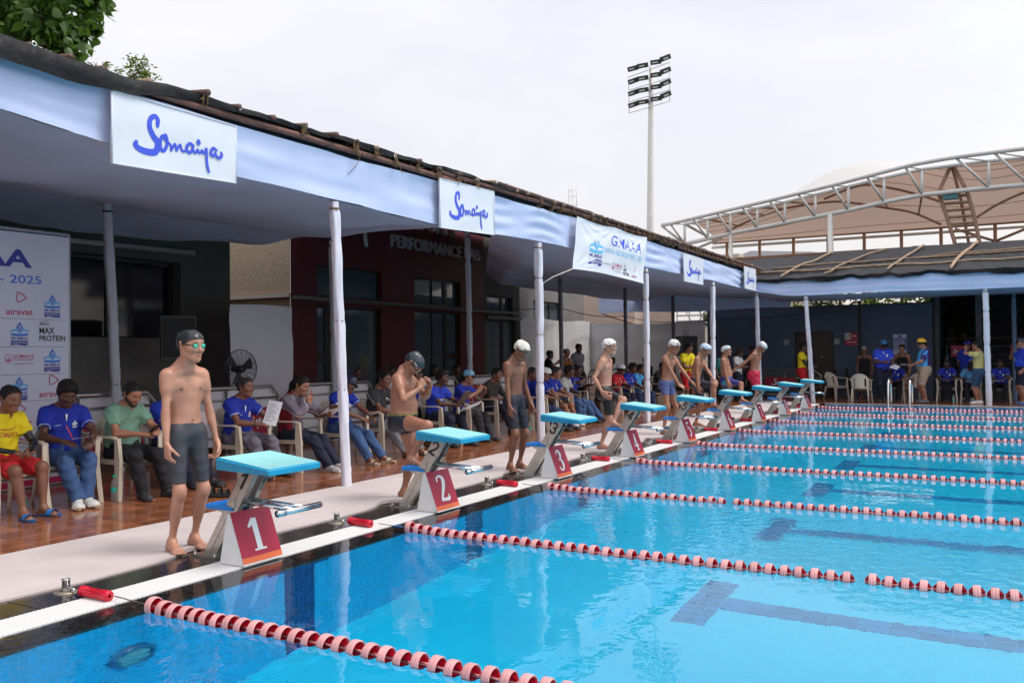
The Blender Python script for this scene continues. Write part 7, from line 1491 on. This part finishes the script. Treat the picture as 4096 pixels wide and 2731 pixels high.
f = seated('woman in a pale blue cap and blue polo with a board on her knees', -3.50, 9.12, .08, 1.62, 'tan', .98, head=(.15, .05), hands=((.28, -.02, .83), (.30, .16, .80)), cap=((.17, .36, .52), 'sky', 'peak'), hair=(HB, 'pony'), top=('polo', F_royal, .66), bottom=('trouser', F_char, 2), shoes=SNB, fdir=(D(.3, .3, .8), D(.2, -.2, .9)), palm=(D(-.6, .6, 0), D(-.6, -.6, 0)), curl=(.8, .8), chair_label='cream armchair under the woman in the pale blue cap')
sheet_at(W2(f, f.loc, f.yaw, (.42, .10, .575)), (-.1, 0, 1), (1, 0, .1), .30, .26, 'white board lying on the knees of the woman in the pale blue cap', .0)
seated('man in a dark olive shirt leaning back behind the swimmer in the cream cap', -3.78, 10.54, .0, 1.66, 'brown', 1.05, head=(0, .15), hands=((.26, -.10, .62), (.28, .12, .64)), hair=(HB, 'crop'), top=('tee', F_darkgreen, .9), bottom=('trouser', F_navy, 2), shoes=SNB, chair_label='grey cream armchair under the man in dark olive')
f = seated('grey haired official in a blue polo just left of the second white post', -3.55, 11.48, -.05, 1.66, 'brown', 1.05, head=(0, .35), hair=(HG, 'crop'), top=('polo', F_royal2, .66), bottom=('trouser', F_jeansd, 2), shoes=SNK, chair_label='cream armchair left of the second white post')
seated('official in a white cap and blue polo hidden by the second white post', -3.30, 11.5, .1, 1.64, 'brown', 1.0, head=(.2, .3), cap=((.66, .66, .64), 'whitecloth', 'peak'), hair=(HB, 'crop'), top=('polo', F_royal, .66), bottom=('trouser', F_jeansd, 2), shoes=SNB, feet=((.5, -.1), (.55, .16)), chair_label='cream armchair behind the second white post')
f = seated('older official in a blue polo and brown shorts with white sneakers', -3.50, 12.42, -.03, 1.64, 'tan', 1.06, head=(.1, .15), hair=(HG, 'crop'), top=('polo', F_royal, .66), bottom=('short', fabric('brown_short', (.09, .06, .045)), .88), shoes=SNW, feet=((.46, -.12), (.40, .2)), curl=(.7, .7), chair_label='cream armchair under the official in brown shorts'); chest_print(f)
seated('young man in a pale grey shirt and jeans looking to the right', -3.52, 13.05, .12, 1.66, 'deep', 1.0, head=(.1, .1), hair=(HB, 'thick'), top=('tee', F_lgrey, .6), bottom=('trouser', F_jeans, 2), shoes=SNB, chair_label='cream armchair under the young man in the pale shirt')
f = seated('official in a blue polo holding a sheet of paper up to read', -3.60, 13.58, .05, 1.68, 'deep', 1.0, head=(.05, .2), hands=((.34, -.04, .92), (.36, .16, .78)), hair=(HB, 'crop'), top=('polo', F_royal, .66), bottom=('trouser', F_jeans, 2), shoes=SNB, feet=((.48, -.1), (.55, .15)), chair_label='cream armchair under the official reading a sheet')
sheet_at(W2(f, f.loc, f.yaw, (.45, .05, .93)), (-.9, -.3, .3), (.2, 0, 1), .2, .28, 'white sheet held up by the official beside the pale shirted man', .01)
f = seated('official in a red polo and white bucket hat behind the pale swimmer', -3.72, 16.3, -.1, 1.62, 'deep', 1.05, head=(0, .2), cap=((.66, .68, .76), 'bucket', 'bucket'), hair=(HB, 'crop'), top=('polo', F_red, .7), bottom=('trouser', F_navy, 2), shoes=('sneaker', m_white, m_white), chair_label='cream armchair under the official in the red polo'); chest_print(f)
f = seated('official in a dark blue polo leaning over a clipboard beside the red polo', -3.70, 17.0, -.1, 1.66, 'deep', 1.05, head=(.1, .25), hair=(HB, 'thick'), top=('polo', F_royal, .7), bottom=('trouser', F_jeansd, 2), shoes=('sneaker', m_white, m_white), chair_label='cream armchair under the official with the clipboard'); chest_print(f)
sheet_at(W2(f, f.loc, f.yaw, (.46, .05, .68)), (-.5, 0, .9), (.9, 0, .5), .22, .3, 'clipboard resting on the knees beside the red polo', 0, True, 'clipboard')
seated('young official in a sky blue vest over white sleeves', -3.70, 17.6, -.1, 1.60, 'brown', .95, head=(.05, .2), hair=(HB, 'crop'), top=('tee', F_sky, .3), bottom=('trouser', F_jeansd, 2), shoes=SNB, chair_label='cream armchair under the official in the sky blue vest')
seated('man in a black shirt seated behind the third white post', -3.6, 18.9, -.05, 1.66, 'deep', 1.0, hair=(HB, 'crop'), top=('tee', F_blackc, .7), bottom=('short', F_char, .85), shoes=SNB, chair_label='cream armchair behind the third white post')
f = seated('man in a white shirt seated behind the thin swimmer in patterned trunks', -3.3, 19.9, -.1, 1.66, 'deep', 1.05, head=(0, .3), hair=(HB, 'crop'), top=('tee', F_white, .8), bottom=('trouser', F_char, 2), shoes=SNB, chair_label='cream armchair behind the swimmer in patterned trunks')
sheet_at(W2(f, f.loc, f.yaw, (.42, .05, .60)), (-.1, 0, 1), (1, 0, .1), .22, .3, 'white sheet on the lap of the man in the white shirt', 0)
# ------------------------------------------------------------------ people standing or sitting behind the railing
BR = 'onlookers behind the railing'
def stander(label, x, y, yaw, H, tone, hh=.011, feet=None, group=None, zoff=.0, girth=1.0, head=(0, .1), hands=None, elbow=None, tilt=(0, 0), palm=None, fdir=None, curl=(.4, .4), belly=.0, **kw):
    f = Fig(H=H, girth=girth, belly=belly, ptilt=tilt[0], ctilt=tilt[1], headyaw=head[0], headpitch=head[1], feet=feet, hands=hands, elbow=elbow, palm=palm, fdir=fdir, curl=curl); f.loc, f.yaw = (x, y, zoff), yaw
    person(label, f, (x, y, zoff), yaw, tone, hh, group=group, **kw); return f
bench = 'onlooker'
for lb, x, y, yaw, H, tone, tp_, hr, hd in [('dark silhouetted onlooker behind the railing left of the maroon window', -6.5, 9.95, -.3, 1.55, 'deep', F_blackc, 'crop', .1), ('dim onlooker with short hair behind the railing beside the stocky swimmer', -6.5, 11.0, -.2, 1.6, 'deep', F_char, 'crop', .3), ('dim onlooker behind the railing right of the stocky swimmer', -6.5, 12.55, .0, 1.55, 'deep', F_darkgreen, 'bob', .1), ('dim onlooker near the thin inner post behind the pale blue cap', -6.6, 13.6, .0, 1.5, 'deep', F_blackc, 'crop', .0)]:
    seated(lb, x, y, yaw, H, tone, 1.0, head=(0, hd), hair=(HB, hr), top=('tee', tp_, .7), bottom=('trouser', F_blackc, 2), shoes=SNB, pz=.52, group=BR, hh=.012, chair_label=f'cream armchair behind the railing under the {lb.split(" behind")[0]}')
stander('girl with long dark hair seen from behind left of the second white post', -6.35, 16.1, 2.6, 1.55, 'brown', group=BR, hair=(HB, 'long'), top=('tee', F_blackc, .6), bottom=('trouser', F_blackc, 2), shoes=SNB)
stander('dark onlooker right of the second white post', -6.3, 17.7, .8, 1.52, 'deep', group=BR, hair=(HB, 'crop'), top=('tee', F_blackc, .8), bottom=('trouser', F_blackc, 2), shoes=SNB)
f = stander('girl in a black and white striped cap and orange patterned swimsuit reaching sideways', -6.3, 18.75, -.5, 1.58, 'tan', group=BR, head=(.2, .1), hands=((.15, -.55, 1.05), (.05, .25, .8)), cap=((.05, .05, .05), 'striped', 'swim'), goggles=((.05, .05, .06), False), top=('suit', F_orange, 0), bottom=('low', F_orange, .2))
q = MB()
for k in range(6): 
    d = f.hf*math.cos(-1.2+.5*k)+f.hl*math.sin(-1.2+.5*k); fn = bvh_fn(f.capobj, f.hd(0, 0, .03), np.cross(f.hu, d), f.hu, d, .3); ribbon(q, [(.0, .01, .016), (.012, .035, .016), (-.006, .06, .012), (.004, .085, .006)], fn, 0, 4, .001)
q.build('print', m_iwhite, f.capobj)
stander('man in a grey shirt standing dark against the white cloth screen', -6.7, 20.4, -.4, 1.72, 'deep', group=BR, hair=(HB, 'crop'), top=('tee', fabric('dim_grey', (.22, .22, .24)), .7), bottom=('trouser', F_blackc, 2), shoes=SNB)
stander('dark onlooker with curly hair beside the third white post', -5.0, 21.4, -.4, 1.30, 'deep', group=BR, hair=(HB, 'thick'), top=('tee', F_blackc, .8), bottom=('trouser', F_blackc, 2), shoes=SNB)
for x, y, lb in ((-6.45, 21.2, 'stooping dark onlooker beside the man in grey'), (-6.5, 22.2, 'small dark onlooker behind the pale swimmer')): stander(lb, x, y, .2, 1.32, 'deep', group=BR, tilt=(.1, .3), hair=(HB, 'crop'), top=('tee', F_blackc, .8), bottom=('trouser', F_blackc, 2), shoes=SNB)
f = stander('young lifeguard in a yellow shirt with a strap across his chest, arms folded', -3.0, 19.3, -.55, 1.68, 'brown', .009, head=(.1, .2), hands=((.22, .03, 1.02), (.24, -.02, 1.06)), elbow=(D(-.2, -1, -.6), D(-.2, 1, -.6)), hair=(HB, 'thick'), top=('tee', F_yellow, .6), bottom=('short', F_red, .9), shoes=SNF)
q = MB(); q.tube([tuple(f.C+f.cu*.20+f.cl*.09+f.cf*.05), tuple(f.C+f.cu*.08+f.cl*.02+f.cf*.145), tuple(f.P+f.up*.1-f.cl*.10+f.cf*.14)], .010, 6); q.build('strap', mat('strap_brown', (.12, .05, .03), .7), f.topobj.parent)
stander('dark haired person half hidden behind the swimmer with the dimpled pale blue cap', -2.6, 21.2, -.6, 1.52, 'deep', hair=(HB, 'crop'), top=('tee', fabric('teal', (.02, .14, .15)), .8), bottom=('trouser', F_blackc, 2), shoes=SNB)
f = stander('person in a white shirt looking down at a phone behind the fourth white post', -2.55, 22.6, -.2, 1.55, 'deep', head=(0, .5), hands=((.26, -.05, 1.0), (.28, .06, 1.0)), elbow=(D(-.2, -1, -.8), D(-.2, 1, -.8)), hair=(HB, 'bob'), top=('tee', F_white, .7), bottom=('trouser', F_navy, 2), shoes=SNB)
f = stander('dark clothed person holding a white paper behind the swimmer in purple jammers', -2.6, 24.3, -.9, 1.62, 'deep', head=(0, .4), hands=((.28, -.08, 1.12), (.30, .08, 1.12)), elbow=(D(-.2, -1, -.8), D(-.2, 1, -.8)), hair=(HB, 'crop'), top=('tee', F_navy, .8), bottom=('trouser', F_blackc, 2), shoes=SNB)
sheet_at(W2(f, f.loc, f.yaw, (.38, 0, 1.16)), (-.6, 0, .7), (.6, 0, .7), .21, .28, 'white paper held in the dark in front of the slate wall', .02)
# ------------------------------------------------------------------ people at the far end
f = stander('lifeguard in a yellow shirt with black sleeves and red shorts beside the leaning white post', -.98, 23.9, .0, 1.68, 'deep', .010, hands=((.34, -.10, 1.0), (.36, .08, 1.02)), elbow=(D(-.4, -.8, -.8), D(-.4, .8, -.8)), sleeves=(.010, .010, .014), hair=(HB, 'crop'), top=('tee', F_yellow, .55), bottom=('short', F_red, .9), shoes=SNF)
FE = 'people at the far end of the pool'
stander('girl in a grey cap and black swimsuit standing behind the empty chair', .60, 25.2, -PI/2, 1.58, 'brown', group=FE, head=(0, .05), cap=((.42, .42, .44), 'grey', 'swim'), goggles=((.3, .3, .32), True), top=('suit', F_blackc, 0), bottom=('tight', F_blackc, .5))
f = stander('large official in a blue polo and visor reading a sheet at the pool end', 1.32, 23.5, -PI/2+.25, 1.76, 'deep', .010, girth=1.22, belly=.08, group=FE, head=(.1, .4), hands=((.30, -.02, 1.12), (.32, .16, .98)), elbow=(D(-.3, -1, -.7), D(-.3, 1, -.7)), cap=((.02, .10, .22), 'visor', 'peak'), hair=(HB, 'crop'), top=('polo', F_royal2, .75), bottom=('trouser', F_navy, 2), shoes=SNK); chest_print(f)
sheet_at(W2(f, f.loc, f.yaw, (.38, .24, .98)), (.3, -.3, .7), (.4, .6, .7), .2, .3, 'white sheet hanging from the hand of the large official', .03)
stander('swimmer with dark hair in a black swimsuit in front of the rules board', 1.62, 25.5, -PI/2-.1, 1.62, 'tan', group=FE, hair=(HB, 'bun'), top=('suit', F_blackc, 0), bottom=('low', F_blackc, .25))
f = stander('man in a yellow cap, light blue shirt and khaki shorts holding papers', 2.38, 23.4, PI+.35, 1.76, 'tan', .009, girth=1.08, belly=.04, group=FE, head=(.15, .1), hands=((.30, -.10, 1.03), (.34, .12, 1.04)), elbow=(D(-.5, -.8, -.6), D(-.4, .8, -.7)), cap=((.80, .42, .02), 'yellow', 'bucketless'), hair=(HB, 'crop'), top=('tee', F_sky, .8, []), bottom=('short', F_khaki, .98), shoes=('sneaker', mat('shoe_greyd', (.14, .14, .15), .6), mat('sole_dark', (.05, .05, .05), .6)))
tp = f.topobj; co_ = np.array([v.co for v in tp.data.vertices]); C_ = np.zeros((len(co_), 4), np.float32); C_[:, :3] = (.05, .02, .16)
arm = np.minimum.reduce([np.linalg.norm(co_-f.sh[i]-np.clip((co_-f.sh[i])@unit(f.elb[i]-f.sh[i]), -.02, .30)[:, None]*unit(f.elb[i]-f.sh[i]), axis=1) for i in (0, 1)]); C_[(arm < .085) | ((co_-f.C)@f.cf < -.03) | (co_[:, 2] < f.P[2]+.05), 3] = 1; tp.data.color_attributes['tint'].data.foreach_set('color', C_.ravel())
sheet_at(W2(f, f.loc, f.yaw, (.52, .05, 1.05)), (.0, .1, 1), (1, 0, .05), .3, .22, 'papers held out flat by the man in the yellow cap', .02)
f = stander('man in a pale yellow shirt and denim shorts taking a picture at the pool edge', 3.70, 23.3, PI-.25, 1.66, 'tan', .010, group=FE, girth=1.05, head=(.0, -.02), hands=((.26, -.06, 1.46), (.28, .08, 1.46)), elbow=(D(-.1, -1, -.5), D(-.1, 1, -.5)), fdir=(D(.3, .3, 1), D(.3, -.3, 1)), curl=(.6, .6), hair=(HB, 'crop'), top=('tee', F_pale, .7), bottom=('short', F_denim, .95), shoes=('sneaker', m_white, m_white))
phone_at(W2(f, f.loc, f.yaw, (.30, .01, 1.53)), (1, 0, 0), (0, 1, 0), 'phone raised by the man in the pale yellow shirt')
stander('official in a blue polo and blue cap with back turned beside the photographer', 3.34, 25.0, .9, 1.70, 'deep', group=FE, girth=1.1, head=(.2, .3), cap=((.02, .03, .30), 'royal', 'peak'), hair=(HB, 'crop'), top=('polo', F_royal, .75), bottom=('trouser', F_blackc, 2), shoes=('sneaker', m_white, m_white))
stander('official in a blue polo and dark shorts at the right edge drinking from a cup', 4.74, 23.5, PI+.3, 1.74, 'tan', group=FE, girth=1.1, belly=.05, head=(.1, .05), hands=((.24, -.06, 1.36), (.1, .25, .9)), elbow=(D(.1, -1, -.8), D(-1, .5, 0)), hair=(HB, 'crop'), cap=((.02, .02, .05), 'navy2', 'peak'), top=('polo', F_royal2, .75), bottom=('short', F_navy, .95), shoes=SNF)
def sf(lb, x, y, yaw, **kw):
    a = dict(H=1.64, tone='deep', girth=1.05, hair=(HB, 'crop'), top=('polo', F_royal, .7), bottom=('trouser', F_blackc, 2), shoes=SNB, hh=.011, group=FE, head=(0, .35)); a.update(kw); return seated(lb, x, y, yaw, **a)
f = sf('youth in a blue polo seated with papers behind the ladder rail', 1.55, 24.3, -PI/2, chair_label='cream armchair behind the left ladder rail', tone='brown'); chest_print(f); sheet_at(W2(f, f.loc, f.yaw, (.32, -.1, .66)), (-.5, 0, .8), (.8, 0, .5), .2, .26, 'white papers on the knees of the youth behind the ladder rail', .02)
f = sf('official in a blue polo seated with a pale board left of the photographer', 2.88, 24.4, -PI/2, feet=((.30, .06), (.30, -.06)), chair_label='cream armchair under the official left of the photographer'); chest_print(f); sheet_at(W2(f, f.loc, f.yaw, (.34, .04, .74)), (-.8, 0, .5), (.5, 0, .8), .26, .24, 'pale board on the lap of the official left of the photographer', 0)
f = sf('official in a light blue shirt bending over a desk board behind the photographer', 3.46, 24.4, -PI/2+.1, slouch=(-.1, .65), head=(0, .9), top=('tee', fabric('lightblue', (.10, .30, .55)), .7), chair_label='cream armchair behind the photographer'); sheet_at(W2(f, f.loc, f.yaw, (.42, 0, .60)), (0, 0, 1), (1, 0, 0), .36, .26, 'white board under the bending official in light blue', 0)
f = sf('official in a dark blue polo writing at the right of the white post', 4.2, 24.3, -PI/2-.1, slouch=(-.1, .35), hands=((.36, -.1, .64), (.38, .12, .64)), chair_label='cream armchair right of the photographer and the white post'); chest_print(f); sheet_at(W2(f, f.loc, f.yaw, (.42, 0, .60)), (0, 0, 1), (1, 0, 0), .5, .26, 'white board on the knees right of the white post', 0)
chair(.80, 22.95, PI/2, 'empty cream armchair with its back to the pool at the far edge'); chair(2.05, 24.2, PI/2+.5, 'empty cream armchair left of the man in the yellow cap'); chair(-.15, 24.7, -.6, 'dim cream armchair between the doorway and the rope reel')
for x, lb in ((5.6, 'dim spectator in a red shirt on the tiered stand'), (3.1, 'dark spectator on the lower tier'), (4.9, 'dark spectator on the upper tier')):
    seated(lb, x, 29.8, -PI/2, 1.65, 'deep', pz=1.75 if x > 4 else 1.3, hair=(HB, 'crop'), top=('tee', F_red if x > 5 else F_blackc, .7), bottom=('trouser', F_blackc, 2), shoes=SNB, hh=.014, group='spectators on the tiered stand', feet=((.4, -.1, 1.26 if x > 4 else .84), (.4, .1, 1.26 if x > 4 else .84)))
# ------------------------------------------------------------------ things on the deck
m_pet = mat('bottle_plastic', (.80, .86, .86), .08, trans=.9); m_capg = mat('bottle_cap', (.01, .35, .22), .4); m_lab = mat('bottle_label', (.02, .38, .30), .5, noise=(30, .2))
def bottle(x, y, z, label, s_=1.0, cap=True):
    o = empty('water_bottle', (x, y, z), label=label, cat='bottle', group='water bottles on the deck'); q = MB(); pr = [(.001, 0), (.030, .001), (.033, .008)]
    for k in range(5): pr += [(.033, .015+.012*k), (.031, .021+.012*k)]
    pr += [(.033, .08), (.033, .135), (.031, .14), (.033, .15), (.030, .175), (.022, .20), (.0135, .222), (.0125, .235)]
    q.lathe([(r*s_, z_*s_) for r, z_ in pr], 14); q.build('bottle_body', m_pet, o)
    q = MB(); q.lathe([(.0336*s_, .088*s_), (.0336*s_, .132*s_)], 14); q.build('label_band', m_lab, o)
    if cap: q = MB(); q.lathe([(.0155*s_, .226*s_), (.0155*s_, .248*s_), (.001, .249*s_)], 12); q.build('bottle_cap', m_capg, o)
bottle(-3.41, 2.41, 0, 'clear water bottle with green label beside the chair of the man in green', 1.05); bottle(-3.50, 1.52, 0, 'clear water bottle between the two chairs at the left edge', 1.0); bottle(-2.95, 10.2, 0, 'clear water bottle on the deck left of the second white post', 1.1); bottle(-3.05, 10.55, 0, 'green capped bottle lying back near the second white post', .95); bottle(3.1, 23.1, 0, 'green capped bottle beside the photographer at the far edge', 1.0)
for k, (x, y, ya) in enumerate([(-2.62, 3.08, .5), (-2.50, 3.28, .2)]):
    o = empty('sandal', (x, y, 0), ya, label=['black strapped sandal lying on the wet deck behind the nearest block', 'second black sandal, right of the first behind the nearest block'][k], cat='sandal', group='black sandals on the deck'); q = MB(); q.grid(lambda u, v: ((u-.5)*.26, (v-.5)*.09*(1-.5*abs(2*u-1)**3), .022+.01*u), 12, 6, flip=True); q.grid(lambda u, v: ((u-.5)*.26, (v-.5)*.09*(1-.5*abs(2*u-1)**3), .0), 12, 6); q.tube([((u/10-.5)*.25, .042, .016) for u in range(11)], .014, 5); q.tube([((u/10-.5)*.25, -.042, .016) for u in range(11)], .014, 5); q.build('sole', m_black, o)
    for xo, h_ in ((.05, .06), (-.02, .075), (-.10, .09)): q = MB(); q.grid(lambda u, v: (xo+.03*(v-.5), .048*math.cos(u*PI), .02+h_*math.sin(u*PI)**.8), 12, 2); q.build('strap', mat('strap_black', (.02, .02, .022), .6), o)
# fan on its stand
m_fan = mat('fan_black', (.012, .012, .015), .4)
o = empty('pedestal_fan', (-6.35, 6.87, 0), -.12, label='black wire pedestal fan in front of the white cloth screen', cat='fan'); zc = 1.235
q = MB(); q.tube([(-.05, 0, 0), (-.05, 0, zc)], .022, 8); q.lathe([(.24, 0), (.24, .03), (.04, .05)], 18); q.build('stand', m_fan, o)
q = MB()
for k in range(1, 13): q.tube([(.09-.05*(k/12)**2, .31*k/12*math.cos(a*PI/16), zc+.31*k/12*math.sin(a*PI/16)) for a in range(32)], .0032 if k < 12 else .008, 4, closed=True)
for a in range(16): an = a*PI/8; q.tube([(.09-.05*(k/6)**2, .31*k/6*math.cos(an), zc+.31*k/6*math.sin(an)) for k in range(1, 7)], .003, 4)
for a in range(24): an = a*PI/12; q.tube([(.04, .31*math.cos(an), zc+.31*math.sin(an)), (-.05, .29*math.cos(an), zc+.29*math.sin(an)), (-.10, .08*math.cos(an), zc+.08*math.sin(an))], .003, 4)
q.build('wire_guard', m_fan, o)
for k in range(3):
    q = MB(); a0 = k*2*PI/3+.4
    q.grid(lambda u, v: (.0+.03*(v-.5), (.05+.22*u)*math.cos(a0+(v-.5)*.75), zc+(.05+.22*u)*math.sin(a0+(v-.5)*.75)), 5, 4); q.build('blade', mat('fan_blade', (.03, .03, .035), .4), o)
q = MB(); q.lathe([(.001, .10), (.055, .10), (.06, .08), (.06, -.0), (.05, -.16), (.001, -.17)], 14, 0, Matrix.Translation((0, 0, zc)) @ Matrix.Rotation(PI/2, 4, 'Y')); q.build('motor', m_fan, o)
# loudspeakers
def speaker(x, y, zb, yaw, w_, h_, label, stand=True):
    o = empty('loudspeaker', (x, y, 0), yaw, label=label, cat='loudspeaker', group='black loudspeakers'); q = MB(); q.add([(-.2, -w_/2*.8, zb), (.2, -w_/2, zb), (.2, w_/2, zb), (-.2, w_/2*.8, zb), (-.2, -w_/2*.8, zb+h_), (.2, -w_/2, zb+h_), (.2, w_/2, zb+h_), (-.2, w_/2*.8, zb+h_)], [(0, 3, 2, 1), (4, 5, 6, 7), (0, 1, 5, 4), (1, 2, 6, 5), (2, 3, 7, 6), (3, 0, 4, 7)]); q.build('cabinet', m_fan, o)
    q = MB(); q.bbox((.2, -w_/2+.02, zb+.03), (.215, w_/2-.02, zb+h_-.03)); q.build('grille', mat('grille', (.02, .02, .022), .7, bump=(300, .6, .004)), o); q = MB(); q.bbox((.216, -.03, zb+h_*.45), (.22, .03, zb+h_*.62)); q.build('badge', mat('badge_grey', (.14, .14, .15), .5), o)
    if stand:
        q = MB(); q.tube([(0, 0, .5), (0, 0, zb)], .02, 8)
        for a in range(3): q.tube([(0, 0, .55), (.4*math.cos(a*2.1), .4*math.sin(a*2.1), 0)], .014, 6)
        q.build('stand', m_fan, o)
speaker(-7.1, 6.27, 1.40, -.5, .52, .68, 'tall black loudspeaker behind the nearest swimmer'); speaker(-4.35, 23.3, 1.33, -.5, .60, .62, 'black loudspeaker with thin aerials behind the thin swimmer')
q = MB()
for k in range(5): q.tube([(-4.42+.04*k, 23.3, 1.97), (-4.44+.045*k, 23.3, 2.16)], .006, 4)
tag(q.build('aerials', m_fan, kind='stuff'), 'thin aerials standing on the far loudspeaker', 'aerial')
o = empty('mixer_table', (-5.6, 22.9, 0), label='low table with dark sound equipment behind the pale swimmer', cat='table'); q = MB(); q.bbox((-.3, -.6, .72), (.3, .6, .76)); q.build('table_top', m_fan, o)
for sx in (-.25, .25):
    for sy in (-.5, .5): q = MB(); q.tube([(sx, sy, 0), (sx, sy, .72)], .02, 6); q.build('leg', m_fan, o)
q = MB(); q.bbox((-.2, -.45, .762), (.2, .3, 1.02)); tag(q.build('sound_mixer', m_fan), 'dark box of sound equipment on the low table', 'mixer').location = (-5.6, 22.9, 0)
# wires under the canopy
q = MB()
for a, b_, sag in (((-8.9, 12, 2.72), (-5.6, 17.1, 2.6), .12), ((-5.6, 17.1, 2.6), (-5.6, 21.5, 2.55), .10), ((-5.6, 21.5, 2.55), (-5.6, 25.8, 2.5), .08), ((-5.6, 25.8, 2.5), (.38, 25.9, 2.75), .06)): q.tube([tuple(Vector(a).lerp(Vector(b_), k/12)-Vector((0, 0, sag*math.sin(PI*k/12)))) for k in range(13)], .010, 4)
tag(q.build('hanging_wire', m_black), 'thin black wire strung between the inner posts', 'wire')
